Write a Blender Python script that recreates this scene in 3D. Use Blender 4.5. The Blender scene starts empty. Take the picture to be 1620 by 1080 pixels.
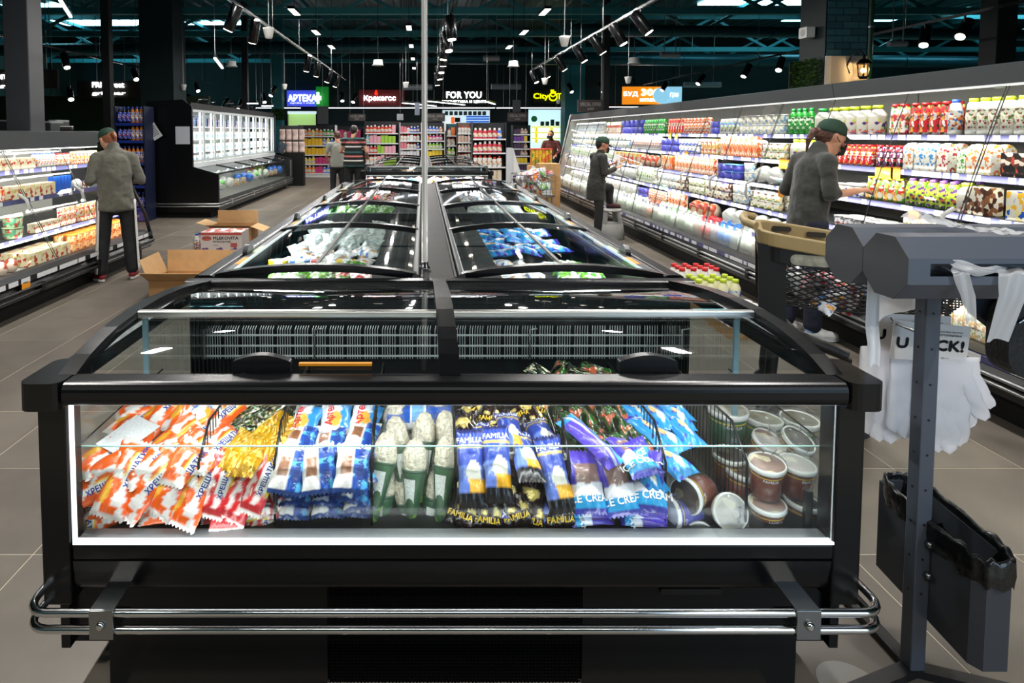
import bpy, bmesh, math, random
from mathutils import Vector, Matrix, Euler, noise
R = random.Random(11)
SC = bpy.context.scene
COL = SC.collection
PI = math.pi

# ---------------------------------------------------------------- camera
F, HC, VX, HY = 1005.0, 1.546, 668.0, 210.0
PITCH = math.atan(0.055)
cam_d = bpy.data.cameras.new('camera'); cam = bpy.data.objects.new('camera', cam_d); COL.objects.link(cam)
cam.location = (0, 0, HC); cam.rotation_euler = (PI/2 - PITCH, 0, 0)
cam_d.sensor_width = 36; cam_d.lens = 36*F/1620
cam_d.shift_x = (810-VX)/1620; cam_d.shift_y = (265-540)/1620
cam_d.clip_start = 0.05; cam_d.clip_end = 200
SC.camera = cam
SC.view_settings.view_transform = 'Standard'; SC.view_settings.look = 'None'
SC.view_settings.gamma = 1; SC.view_settings.use_curve_mapping = False
SC.view_settings.exposure = 0.25
SC.cycles.max_bounces = 10; SC.cycles.transparent_max_bounces = 24
SC.cycles.diffuse_bounces = 4; SC.cycles.glossy_bounces = 4
SC.cycles.caustics_reflective = False; SC.cycles.caustics_refractive = False
SC.cycles.sample_clamp_indirect = 6

# ---------------------------------------------------------------- world
w = bpy.data.worlds.new('world'); SC.world = w; w.use_nodes = True
w.node_tree.nodes['Background'].inputs[0].default_value = (0.25, 0.5, 0.55, 1)
w.node_tree.nodes['Background'].inputs[1].default_value = 0.08

# ---------------------------------------------------------------- lights of the hall
def area(name, loc, rot, sx, sy, power, color=(1, 1, 1), spread=None):
    d = bpy.data.lights.new(name, 'AREA'); d.shape = 'RECTANGLE'; d.size = sx; d.size_y = sy
    d.energy = power; d.color = color
    if spread: d.spread = spread
    o = bpy.data.objects.new(name, d); o.location = loc; o.rotation_euler = rot; COL.objects.link(o)
    return o
def spot(name, loc, target, power, angle=50, color=(1, .95, .88), size=.04):
    d = bpy.data.lights.new(name, 'SPOT'); d.energy = power; d.spot_size = math.radians(angle); d.spot_blend = .6
    d.color = color; d.shadow_soft_size = size
    o = bpy.data.objects.new(name, d); o.location = loc
    o.rotation_euler = (Vector(target)-Vector(loc)).to_track_quat('-Z', 'Y').to_euler(); COL.objects.link(o)
    return o
# linear LED luminaires that run along the aisles, in the height of the tracks
LUM = [(x_, y_, 3.75) for x_ in (-2.35, 2.25) for y_ in (2.2, 4.6, 7.0, 9.4, 11.8, 14.2, 16.6)]+[(-.3, y_, 3.9) for y_ in (14.5, 17.5, 20.5, 23.5)]
for p_ in LUM: area('aisle_light', p_, (0, 0, 0), .1, .6, 56 if p_[1] < 14 else 66, (1, .97, .93))
area('entrance_light', (.2, -1.4, 3.6), (0, 0, 0), 3.6, .12, 50, (1, .97, .93))
area('entrance_daylight', (3.0, -1.6, 1.7), (math.radians(84), 0, math.radians(25)), 1.8, 2.0, 42, (.55, .76, 1))
for sx_ in (-.62, .55):
    spot('display_spot', (sx_, -1.0, 3.3), (sx_, 1.9, .5), 42, 60)
spot('display_spot', (-2.3, -.6, 3.3), (-2.6, 3.2, 0), 150, 75)
spot('display_spot', (2.6, -.6, 3.3), (2.2, 2.6, 0), 110, 75)

# ---------------------------------------------------------------- helpers
def lin(h):
    if not isinstance(h, str): return tuple(h[:3])
    h = h.lstrip('#'); c = [int(h[i:i+2], 16)/255 for i in (0, 2, 4)]
    return tuple(x/12.92 if x <= .04045 else ((x+.055)/1.055)**2.4 for x in c)

FWD = Vector((0, math.cos(PITCH), -math.sin(PITCH))); UP = Vector((0, math.sin(PITCH), math.cos(PITCH)))
def ray(px, py):
    return Vector(((px-VX)/F, 0, 0)) + FWD + UP*((265-py)/F)
def at_y(px, py, Y):
    r = ray(px, py); return Vector((0, 0, HC)) + r*(Y/r.y)
def at_z(px, py, Z):
    r = ray(px, py); return Vector((0, 0, HC)) + r*((Z-HC)/r.z)
def at_x(px, py, X):
    r = ray(px, py); return Vector((0, 0, HC)) + r*(X/r.x)

_m = {}
def mat(name, color, rough=.5, metal=0., emit=None, es=1., spec=None, bump=0., bscale=60., vary=0., coat=0., sheen=0.):
    if name in _m: return _m[name]
    m = bpy.data.materials.new(name); m.use_nodes = True; nt = m.node_tree
    b = nt.nodes['Principled BSDF']; c = lin(color)
    b.inputs['Base Color'].default_value = (*c, 1); b.inputs['Roughness'].default_value = rough
    b.inputs['Metallic'].default_value = metal
    if spec is not None: b.inputs['Specular IOR Level'].default_value = spec
    if coat: b.inputs['Coat Weight'].default_value = coat; b.inputs['Coat Roughness'].default_value = .1
    if sheen: b.inputs['Sheen Weight'].default_value = sheen
    if emit is not None:
        b.inputs['Emission Color'].default_value = (*lin(emit), 1); b.inputs['Emission Strength'].default_value = es
    if bump or vary:
        tc = nt.nodes.new('ShaderNodeTexCoord'); n = nt.nodes.new('ShaderNodeTexNoise')
        n.inputs['Scale'].default_value = bscale; n.inputs['Detail'].default_value = 5
        nt.links.new(tc.outputs['Object'], n.inputs['Vector'])
        if bump:
            bp = nt.nodes.new('ShaderNodeBump'); bp.inputs['Strength'].default_value = bump; bp.inputs['Distance'].default_value = .01
            nt.links.new(n.outputs['Fac'], bp.inputs['Height']); nt.links.new(bp.outputs['Normal'], b.inputs['Normal'])
        if vary:
            r = nt.nodes.new('ShaderNodeValToRGB')
            r.color_ramp.elements[0].position = .3; r.color_ramp.elements[1].position = .72
            r.color_ramp.elements[0].color = (*[max(0, x*(1-vary)) for x in c], 1)
            r.color_ramp.elements[1].color = (*[min(1, x*(1+vary)) for x in c], 1)
            nt.links.new(n.outputs['Fac'], r.inputs['Fac']); nt.links.new(r.outputs['Color'], b.inputs['Base Color'])
    _m[name] = m; return m

def glass_mat(name, tint=(1, 1, 1), ior=1.45, rough=.02, haze=0., hazecol=(.9, .95, 1)):
    if name in _m: return _m[name]
    m = bpy.data.materials.new(name); m.use_nodes = True; nt = m.node_tree; nt.nodes.remove(nt.nodes['Principled BSDF'])
    out = nt.nodes['Material Output']
    t = nt.nodes.new('ShaderNodeBsdfTransparent'); t.inputs[0].default_value = (*tint, 1)
    g = nt.nodes.new('ShaderNodeBsdfGlossy'); g.inputs['Roughness'].default_value = rough
    fr = nt.nodes.new('ShaderNodeFresnel'); ge = nt.nodes.new('ShaderNodeNewGeometry'); mr = nt.nodes.new('ShaderNodeMapRange')
    mr.inputs['To Min'].default_value = ior; mr.inputs['To Max'].default_value = 1/ior      # a thin pane looks the same from both sides
    nt.links.new(ge.outputs['Backfacing'], mr.inputs['Value']); nt.links.new(mr.outputs[0], fr.inputs['IOR'])
    mx = nt.nodes.new('ShaderNodeMixShader')
    nt.links.new(fr.outputs[0], mx.inputs[0]); nt.links.new(g.outputs[0], mx.inputs[2])
    if haze:
        d = nt.nodes.new('ShaderNodeBsdfDiffuse'); d.inputs[0].default_value = (*hazecol, 1)
        tr = nt.nodes.new('ShaderNodeBsdfTranslucent'); tr.inputs[0].default_value = (*hazecol, 1)
        ad = nt.nodes.new('ShaderNodeMixShader'); ad.inputs[0].default_value = .5
        nt.links.new(d.outputs[0], ad.inputs[1]); nt.links.new(tr.outputs[0], ad.inputs[2])
        m2 = nt.nodes.new('ShaderNodeMixShader'); m2.inputs[0].default_value = haze
        nt.links.new(t.outputs[0], m2.inputs[1]); nt.links.new(ad.outputs[0], m2.inputs[2]); nt.links.new(m2.outputs[0], mx.inputs[1])
    else:
        nt.links.new(t.outputs[0], mx.inputs[1])
    nt.links.new(mx.outputs[0], out.inputs[0]); _m[name] = m; return m

def film_mat(name, rough=.28, metal=0., coat=.4, bump=.25, bscale=45):
    """printed plastic film; the print is a colour attribute"""
    if name in _m: return _m[name]
    m = bpy.data.materials.new(name); m.use_nodes = True; nt = m.node_tree; b = nt.nodes['Principled BSDF']
    a = nt.nodes.new('ShaderNodeAttribute'); a.attribute_name = 'Col'
    nt.links.new(a.outputs['Color'], b.inputs['Base Color'])
    b.inputs['Roughness'].default_value = rough; b.inputs['Metallic'].default_value = metal
    b.inputs['Coat Weight'].default_value = coat; b.inputs['Coat Roughness'].default_value = .15
    tc = nt.nodes.new('ShaderNodeTexCoord'); n = nt.nodes.new('ShaderNodeTexNoise'); n.inputs['Scale'].default_value = bscale
    n.inputs['Detail'].default_value = 3; n.inputs['Distortion'].default_value = 1.2
    bp = nt.nodes.new('ShaderNodeBump'); bp.inputs['Strength'].default_value = bump; bp.inputs['Distance'].default_value = .01
    nt.links.new(tc.outputs['Object'], n.inputs['Vector']); nt.links.new(n.outputs['Fac'], bp.inputs['Height']); nt.links.new(bp.outputs['Normal'], b.inputs['Normal'])
    _m[name] = m; return m

def print_mat(name, base, accents, scale=28., rough=.4, cover=.5):
    """a label: base colour with irregular printed patches in the accent colours"""
    if name in _m: return _m[name]
    m = bpy.data.materials.new(name); m.use_nodes = True; nt = m.node_tree; b = nt.nodes['Principled BSDF']
    b.inputs['Roughness'].default_value = rough
    tc = nt.nodes.new('ShaderNodeTexCoord'); v = nt.nodes.new('ShaderNodeTexVoronoi'); v.inputs['Scale'].default_value = scale
    sep = nt.nodes.new('ShaderNodeSeparateColor'); r = nt.nodes.new('ShaderNodeValToRGB'); r.color_ramp.interpolation = 'CONSTANT'
    nt.links.new(tc.outputs['Object'], v.inputs['Vector']); nt.links.new(v.outputs['Color'], sep.inputs[0])
    nt.links.new(sep.outputs[0], r.inputs['Fac']); nt.links.new(r.outputs['Color'], b.inputs['Base Color'])
    e = r.color_ramp.elements; e[0].position = 0; e[0].color = (*lin(base), 1)
    e[1].position = 1-cover; e[1].color = (*lin(accents[0]), 1)
    for i, a in enumerate(accents[1:]):
        x = e.new(1-cover+cover*(i+1)/len(accents)); x.color = (*lin(a), 1)
    _m[name] = m; return m

class MB:
    def __init__(s): s.v = []; s.f = []; s.mi = []; s.sm = []
    def add(s, vs, fs, m=0, smooth=False):
        o = len(s.v); s.v.extend([tuple(v) for v in vs])
        for f in fs: s.f.append(tuple(i+o for i in f)); s.mi.append(m); s.sm.append(smooth)
        return s
    def box(s, x0, y0, z0, x1, y1, z1, m=0):
        vs = [(x0,y0,z0),(x1,y0,z0),(x1,y1,z0),(x0,y1,z0),(x0,y0,z1),(x1,y0,z1),(x1,y1,z1),(x0,y1,z1)]
        return s.add(vs, [(3,2,1,0),(4,5,6,7),(0,1,5,4),(1,2,6,5),(2,3,7,6),(3,0,4,7)], m)
    def obox(s, c, size, M=None, m=0):
        hx, hy, hz = (q/2 for q in size); M = M or Matrix(); c = Vector(c)
        vs = [c + M.to_3x3() @ Vector((x*hx, y*hy, z*hz)) for z in (-1, 1) for x, y in ((-1,-1),(1,-1),(1,1),(-1,1))]
        return s.add(vs, [(3,2,1,0),(4,5,6,7),(0,1,5,4),(1,2,6,5),(2,3,7,6),(3,0,4,7)], m)
    def bar(s, a, b, w, h, m=0, up=(0,0,1)):
        a, b = Vector(a), Vector(b); d = (b-a); L = d.length; d.normalize(); u = Vector(up)
        if abs(d.dot(u)) > .99: u = Vector((1,0,0))
        x = d.cross(u).normalized(); z = x.cross(d)
        M = Matrix((x, d, z)).transposed()
        return s.obox((a+b)/2, (w, L, h), M.to_4x4(), m)
    def tube(s, pts, r, n=8, m=0, closed=False, smooth=True, radii=None):
        pts = [Vector(p) for p in pts]; rings = []; N = len(pts); prev = None
        for i, p in enumerate(pts):
            a = pts[i-1] if (i > 0 or closed) else p; b = pts[(i+1) % N] if (i < N-1 or closed) else p
            d = (b-a).normalized()
            if prev is None:
                u = Vector((0,0,1)) if abs(d.z) < .95 else Vector((1,0,0)); x = d.cross(u).normalized()
            else:
                x = (prev - d*prev.dot(d)).normalized()
            prev = x; y = d.cross(x); rr = radii[i] if radii else r
            rings.append([p + x*math.cos(2*PI*k/n)*rr + y*math.sin(2*PI*k/n)*rr for k in range(n)])
        vs = [v for g in rings for v in g]; fs = []
        for i in range(N if closed else N-1):
            j = (i+1) % N
            for k in range(n): fs.append((i*n+k, i*n+(k+1)%n, j*n+(k+1)%n, j*n+k))
        s.add(vs, fs, m, smooth)
        if not closed: s.add(rings[0], [tuple(range(n))[::-1]], m); s.add(rings[-1], [tuple(range(n))], m)
        return s
    def lathe(s, prof, n=16, c=(0,0,0), M=None, m=0, ms=None, smooth=True, jit=None):
        c = Vector(c); vs = []
        for r, z in prof:
            for k in range(n):
                q = Vector((r*math.cos(2*PI*k/n), r*math.sin(2*PI*k/n), z))
                if jit: q = jit(q)
                vs.append(c + (M @ q if M else q))
        base = len(s.v); s.v.extend([tuple(v) for v in vs])
        for i in range(len(prof)-1):
            for k in range(n):
                s.f.append((base+i*n+k, base+i*n+(k+1)%n, base+(i+1)*n+(k+1)%n, base+(i+1)*n+k)); s.mi.append(ms[i] if ms else m); s.sm.append(smooth)
        s.f.append(tuple(base+k for k in range(n))[::-1]); s.mi.append(ms[0] if ms else m); s.sm.append(False)
        t = base+(len(prof)-1)*n
        s.f.append(tuple(t+k for k in range(n))); s.mi.append(ms[-1] if ms else m); s.sm.append(False)
        return s
    def prism(s, poly, axis, a, b, m=0, smooth=False):
        def P(u, v, t): return {'x': (t, u, v), 'y': (u, t, v), 'z': (u, v, t)}[axis]
        n = len(poly); vs = [P(u, v, a) for u, v in poly] + [P(u, v, b) for u, v in poly]
        s.add(vs, [(i, (i+1)%n, n+(i+1)%n, n+i) for i in range(n)], m, smooth)
        s.add(vs[:n], [tuple(range(n))[::-1]], m); s.add(vs[n:], [tuple(range(n))], m); return s
    def grid(s, fn, nu, nv, m=0, smooth=True, keep=None):
        vs = [fn(i/nu, j/nv) for j in range(nv+1) for i in range(nu+1)]
        fs = [(j*(nu+1)+i, j*(nu+1)+i+1, (j+1)*(nu+1)+i+1, (j+1)*(nu+1)+i) for j in range(nv) for i in range(nu) if keep is None or keep((i+.5)/nu, (j+.5)/nv)]
        return s.add(vs, fs, m, smooth)
    def ball(s, c, r, nu=12, nv=8, sc=(1,1,1), m=0, M=None, jit=None):
        c = Vector(c); prof = [(max(1e-4, math.sin(PI*j/nv)), -math.cos(PI*j/nv)) for j in range(nv+1)]
        vs = []
        for rr, z in prof:
            for k in range(nu):
                q = Vector((rr*math.cos(2*PI*k/nu)*r*sc[0], rr*math.sin(2*PI*k/nu)*r*sc[1], z*r*sc[2]))
                if jit: q = jit(q)
                vs.append(c + (M @ q if M else q))
        return s.add(vs, [(j*nu+k, j*nu+(k+1)%nu, (j+1)*nu+(k+1)%nu, (j+1)*nu+k) for j in range(nv) for k in range(nu)], m, True)
    def mesh(s, name, mats, off=(0,0,0)):
        me = bpy.data.meshes.new(name); o = Vector(off)
        me.from_pydata([tuple(Vector(v)-o) for v in s.v], [], s.f)
        for mt in (mats if isinstance(mats, (list, tuple)) else [mats]): me.materials.append(mt)
        me.polygons.foreach_set('material_index', s.mi); me.polygons.foreach_set('use_smooth', s.sm)
        me.update(); return me
    def obj(s, name, mats, parent=None, local=False, bevel=0, solid=0):
        """verts are in world coordinates unless local; parent's location is taken off"""
        off = (0,0,0) if (local or parent is None) else wloc(parent)
        o = bpy.data.objects.new(name, s.mesh(name, mats, off)); COL.objects.link(o)
        if parent: o.parent = parent
        if solid:
            k = o.modifiers.new('solid', 'SOLIDIFY'); k.thickness = solid; k.offset = 0
        if bevel:
            k = o.modifiers.new('bevel', 'BEVEL'); k.width = bevel; k.segments = 2; k.limit_method = 'ANGLE'; k.angle_limit = .6
        return o
def wloc(o):
    v = Vector(o.location)
    while o.parent: o = o.parent; v += Vector(o.location)
    return v
def tag(o, label, cat, group=None):
    o['label'] = label; o['category'] = cat
    if group: o['group'] = group
    return o
def thing(name, label, cat, loc=(0,0,0), group=None, rz=0):
    o = bpy.data.objects.new(name, None); COL.objects.link(o); o.location = loc; o.rotation_euler = (0, 0, rz); o.empty_display_size = .05
    return tag(o, label, cat, group)
def struct(o): o['kind'] = 'structure'; return o
def stuff(o): o['kind'] = 'stuff'; return o
_kids = {}
def dup(o, loc=None, rot=None, label=None, group=None, M=None, scale=None):
    def cp(x, p):
        c = x.copy(); COL.objects.link(c)
        if p: c.parent = p
        for k in x.children: cp(k, c)
        return c
    c = cp(o, None)
    if M is not None: c.matrix_world = M
    if loc is not None: c.location = loc
    if rot is not None: c.rotation_euler = rot
    if scale is not None: c.scale = scale
    if label: c['label'] = label
    if group: c['group'] = group
    return c
def rrect(x0, y0, x1, y1, r, n=4):
    out = []
    for cx, cy, a in ((x1-r, y1-r, 0), (x0+r, y1-r, 90), (x0+r, y0+r, 180), (x1-r, y0+r, 270)):
        for k in range(n+1):
            t = math.radians(a+90*k/n); out.append((cx+r*math.cos(t), cy+r*math.sin(t)))
    return out
_tx = {}
def text_geo(s):
    if s not in _tx:
        cu = bpy.data.curves.new('t', 'FONT'); cu.body = s; cu.size = 1; cu.resolution_u = 2
        o = bpy.data.objects.new('t', cu); me = bpy.data.meshes.new_from_object(o)
        vs = [v.co.copy() for v in me.vertices]; fs = [tuple(p.vertices) for p in me.polygons]
        x0 = min(v.x for v in vs); x1 = max(v.x for v in vs); y0 = min(v.y for v in vs); y1 = max(v.y for v in vs)
        vs = [((v.x-(x0+x1)/2), (v.y-(y0+y1)/2)) for v in vs]
        _tx[s] = (vs, fs, x1-x0, y1-y0)
        bpy.data.objects.remove(o); bpy.data.meshes.remove(me); bpy.data.curves.remove(cu)
    return _tx[s]
def add_text(mb, s, fn, height=None, width=None, m=0, thick=1.):
    """fn(x, y) -> point; letters scaled to a total height and / or width, centred"""
    vs, fs, W, H = text_geo(s)
    ky = (height/H) if height else width/W; kx = (width/W) if width else ky
    mb.add([fn(x*kx, y*ky) for x, y in vs], fs, m)
    if thick > 1:     # heavier strokes
        d = (thick-1)*.02*kx
        for ox, oy in ((d, 0), (-d, 0), (0, d), (0, -d)): mb.add([fn(x*kx+ox, y*ky+oy) for x, y in vs], fs, m)
def ordn(i):
    a = ['first','second','third','fourth','fifth','sixth','seventh','eighth','ninth','tenth','eleventh','twelfth','thirteenth','fourteenth','fifteenth','sixteenth','seventeenth','eighteenth','nineteenth','twentieth']
    if i < 20: return a[i]
    n = i+1
    return f"{n}{'th' if 10 <= n % 100 <= 20 else {1:'st',2:'nd',3:'rd'}.get(n%10,'th')}"

# ---------------------------------------------------------------- materials
M_BLACK = mat('black_powder_coat', '#0a0b0d', .27, spec=.32)
M_BLACKM = mat('black_matte', '#0a0b0c', .6, spec=.25)
M_GREYP = mat('dark_grey_panel', '#2b2d2f', .45)
M_FASC = mat('grey_fascia', '#3f4345', .4)
M_CHROME = mat('chrome', '#d8d8d8', .12, 1.)
M_STEEL = mat('brushed_steel', '#9a9c9c', .3, 1.)
M_ALU = mat('aluminium_profile', '#b9bab6', .32, 1.)
M_WHITE = mat('white_plastic', '#e8e8e4', .4)
M_PAPER = mat('white_paper', '#e6e6e4', .7)
M_LED = mat('white_led', '#ffffff', .5, emit='#ffffff', es=4.)
M_LENS = mat('lamp_lens', '#ffffff', .5, emit='#fff4e4', es=14.)
M_TAG = mat('price_tag', '#dedfe0', .5)
M_RAILB = mat('violet_price_rail', '#4a4a78', .4)
M_POLE = mat('polished_pole', '#e4ded6', .3, .45)
M_ORANGE = mat('orange_tag', '#f29a1c', .5)
M_INNER = mat('cooler_lining', '#c9c8bf', .5)
M_DKIN = mat('dark_lining', '#1a1c1e', .5)
M_GLASS = glass_mat('clear_glass', (.97, .985, .98), 1.38)
M_GLASSF = glass_mat('front_glass', (.975, .99, .985), 1.35, .015)
M_LIDG = glass_mat('lid_glass', (.86, .92, .91), 1.5, .03)
M_GEDGE = mat('glass_edge', '#9fc4bd', .2)
M_FILM = glass_mat('clear_film', (.98, .98, .98), 1.22, .16, .05)
M_POLY = glass_mat('milky_film', (.95, .96, .98), 1.35, .25, .8, (.97, .98, 1))
M_TEAL = mat('teal_steel', '#2a7680', .5)
M_DTEAL = mat('dark_teal_wall', '#0a2024', .7)
M_CARD = mat('corrugated_cardboard', '#b98d5c', .8, vary=.12, bscale=14)
M_CARDI = mat('cardboard_inside', '#cfa877', .85, vary=.08, bscale=14)
M_TXTB = mat('ink_black', '#111111', .5)
M_TXTBL = mat('ink_blue', '#16358c', .5)
M_TXTR = mat('ink_red', '#d8202a', .5)
M_TXTW = mat('ink_white', '#f2f2f0', .5)
M_TXTY = mat('ink_yellow', '#f0c92c', .5)
# ================================================================= setting
mb = MB(); mb.box(-16, -3, -.12, 25, 31, -.0012); floor = struct(mb.obj('floor', mat('grout', '#cfc4ae', .7)))
tm = []
for i, c in enumerate(('#6b645a', '#665f56', '#70695f', '#696259')):
    tm.append(mat('porcelain_tile_%d' % i, c, .42, vary=.16, bscale=2.2 + i*.7, bump=.05))
tms = []
for m_ in tm:
    t = MB(); a = .2975
    t.prism([(-a, -a), (a, -a), (a, a), (-a, a)], 'z', -.006, 0); tms.append(t.mesh('tile', m_))
for j in range(-3, 13):
    for i in range(-5, 8):
        x = -1.43 + .6*i + .3; y = 2.252 + .6*j + .3
        if abs(x-.075) < .75 and y > 1.9: continue
        o = bpy.data.objects.new('tile', R.choice(tms)); o.location = (x, y, 0); o.rotation_euler = (0, 0, PI*R.randint(0, 1)); COL.objects.link(o); o.parent = floor
t = MB()
for j in range(13, 46):
    for i in range(-10, 14):
        x = -1.43 + .6*i + .3; y = 2.252 + .6*j + .3; a = .2975
        t.box(x-a, y-a, -.003, x+a, y+a, 0)
stuff(t.obj('far_tiles', tm[0], floor))
# pale round disc on the floor beside the bag stand, lighter than the tiles
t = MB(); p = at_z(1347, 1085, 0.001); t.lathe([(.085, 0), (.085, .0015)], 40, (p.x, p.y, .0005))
tag(t.obj('floor_disc', mat('pale_disc', '#8a8883', .35)), 'pale round disc on the grey floor at the foot of the bag stand', 'sticker')

mb = MB(); mb.box(-16, 30, 0, 25, 30.2, 6.2); struct(mb.obj('wall_back', M_DTEAL))
mb = MB(); mb.box(-16.2, -3, 0, -16, 31, 6.2); struct(mb.obj('wall_left', mat('dark_green_wall', '#10201a', .7)))
mb = MB(); mb.box(25, -3, 0, 25.2, 31, 6.2); struct(mb.obj('wall_right', M_DTEAL))
mb = MB()
for i in range(82):      # trapezoidal roof sheet
    x = -16 + i*.5
    mb.prism([(x, 6.001), (x+.06, 5.95), (x+.16, 5.95), (x+.22, 6.001)], 'y', -3, 29.9)
mb.box(-16, -3, 6.0, 25, 29.99, 6.12)
ceil = struct(mb.obj('ceiling', mat('dark_roof_sheet', '#12363b', .5)))
# roof lights: panels of daylight in the roof sheet
SKY = mat('roof_light_daylight', '#bfe9f2', .5, emit='#8fe0ee', es=8.)
for i, (x0, x1, y0, y1) in enumerate([(-14.6, -10.8, 25.2, 26.4), (-9.8, -7.2, 25.6, 26.2), (14.2, 18.5, 24.6, 25.4), (9.5, 14.0, 21.2, 22.2), (-14.5, -12.5, 22.0, 22.8), (19.5, 23.5, 23.0, 24.2)]):
    t = MB(); t.box(x0, y0, 5.93, x1, y1, 5.99); o = struct(t.obj('window_%d' % (i+1), SKY))
# lattice trusses across the hall
for k, Y in enumerate((12.5, 16.2, 19.9, 23.6, 27.3)):
    tr = thing('roof_truss', ['dark teal roof truss, nearest of the five across the hall', 'dark teal roof truss, second from the front of the hall', 'dark teal roof truss in the middle of the five', 'dark teal roof truss, second from the shop fronts', 'dark teal roof truss right before the shop fronts'][k], 'truss', (0, Y, 4.6), 'roof trusses')
    for z, nm, h in ((4.6, 'bottom_chord', .16), (5.8, 'top_chord', .2)):
        t = MB(); t.box(-16, Y-.09, z-h/2, 25, Y+.09, z+h/2); t.obj(nm, M_TEAL, tr)
    n = 20
    me = None
    for i in range(n):
        xa = -16 + 41*i/n; xb = -16 + 41*(i+1)/n; up = i % 2 == 0
        t = MB(); t.bar((xa, Y, 4.65 if up else 5.75), (xb, Y, 5.75 if up else 4.65), .07, .09); t.obj('diagonal', M_TEAL, tr)
for i in range(8):
    x = -14 + i*5
    t = MB(); t.box(x-.05, 3, 5.82, x+.05, 30, 5.98); struct(t.obj('trim_%d' % (i+1), M_TEAL))
# ducts and cable trays under the trusses
DUCT = mat('galvanised_duct', '#27505a', .4, .6)
for i, (xa, ya, xb, yb, z, r) in enumerate([(-15, 21.5, 3, 20.3, 4.3, .2), (1, 24, 22, 25.5, 4.35, .24), (4, 17.5, 24, 19, 4.35, .16)]):
    t = MB(); d = thing('ceiling_duct', ['round galvanised duct slanting across the left of the roof space', 'thick round duct slanting above the shop fronts', 'thin round duct slanting above the right aisle'][i], 'duct', (xa, ya, z))
    t.tube([(xa, ya, z), (xb, yb, z)], r, 14); t.obj('pipe', DUCT, d)
    for q in range(1, 7):
        f = q/7; c = Vector((xa+(xb-xa)*f, ya+(yb-ya)*f, z)); dx = (Vector((xb, yb, 0))-Vector((xa, ya, 0))).normalized()*.03
        t = MB(); t.tube([c-dx, c+dx], r+.02, 14); t.obj('joint_collar', DUCT, d)

for p in LUM:
    g = thing('ceiling_luminaire', f'small hanging luminaire above the {"left aisle" if p[0] < -1 else "right aisle" if p[0] > 1 else "far shelves"}, {ordn(round((p[1]-2.2)/2.4) if abs(p[0]) > 1 else round((p[1]-14.5)/3))} from the front', 'luminaire', p, 'aisle luminaires')
    MB().box(p[0]-.06, p[1]-.31, p[2]+.005, p[0]+.06, p[1]+.31, p[2]+.06).obj('body', M_BLACK, g); MB().tube([(p[0], p[1], p[2]+.06), (p[0], p[1], 5.952)], .006, 5).obj('rod', M_BLACK, g)
    MB().box(p[0]-.055, p[1]-.305, p[2]+.0005, p[0]+.055, p[1]+.305, p[2]+.0045).obj('diffuser', mat('luminaire_light', '#ffffff', .5, emit='#fff8ee', es=4), g)
# columns
def column(px0, px1, Y, m, dep=None, z1=6.0):
    x0 = (px0-VX)*Y/F; x1 = (px1-VX)*Y/F; d = dep or (x1-x0)
    t = MB(); t.box(x0, Y, 0, x1, Y+d, z1); return struct(t.obj('column', m, bevel=.01))
M_COLG = mat('column_grey', '#3a3b3f', .5); M_COLD = mat('column_dark', '#141618', .55)
column(11, 50, 7.6, M_COLG); column(164, 177, 13.5, M_COLD); column(224, 277, 15.5, mat('column_teal', '#072024', .6))
column(384, 393, 20, M_COLD); column(430, 447, 25, M_TEAL); column(953, 963, 17, M_COLD); column(893, 924, 26, M_TEAL); column(1568, 1600, 10.2, M_COLD)
# brick clad column behind the right cooler
HP_ = PI/2; Yc = 9.2; X = lambda px: (px-VX)*Yc/F; Z = lambda py: HC+(HY-py)*Yc/F
DB = .64
bc = struct(MB().box(X(1303)-.02, Yc+.02, 0, X(1303), Yc+DB, 6).obj('column', mat('column_teal_dark', '#0b1c20', .6)))
bc2 = struct(MB().box(X(1303)+.001, Yc+.03, 0, X(1366), Yc+DB, 6).obj('column', mat('mortar_teal', '#16343c', .8)))
BR = [mat('painted_brick_%d' % i, c, .7, bump=.3, bscale=30) for i, c in enumerate(('#2a5763', '#254f5b', '#30606c'))]
bh = .098; zz = Z(90); r = 0
while zz < 4.2:
    x = X(1303) - (.11 if r % 2 else 0)
    while x < X(1366)-.02:
        xa = max(x, X(1303)); xb = min(x+.225, X(1366))
        if xb-xa > .03: MB().box(xa+.004, Yc+.012, zz+.004, xb-.004, Yc+.04, zz+bh-.006).obj('brick', R.choice(BR), bc2)
        x += .23
    zz += bh; r += 1
MB().box(X(1303), Yc-.01, 1.0, X(1366), Yc+.028, Z(90)).obj('plaster_panel', mat('pale_plaster', '#b9b1a4', .8, bump=.4, bscale=12), bc2)
MB().box(X(1303)-.02, Yc-.02, 1.0, X(1309), Yc+.01, Z(90)).obj('corner_strip', mat('pale_edge', '#dcd8ce', .6), bc2)
pp = thing('drain_pipe', 'dark green vertical pipe beside the brick column', 'pipe', (X(1372), Yc, 0))
MB().tube([(X(1372), Yc+.04, 0), (X(1372), Yc+.04, 6)], .046, 14).obj('pipe', mat('green_paint', '#0d3b28', .35), pp)
MB().tube([(X(1372), Yc+.04, Z(46)), (X(1372), Yc+.04, Z(43))], .056, 14).obj('clamp', M_STEEL, pp)
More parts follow.
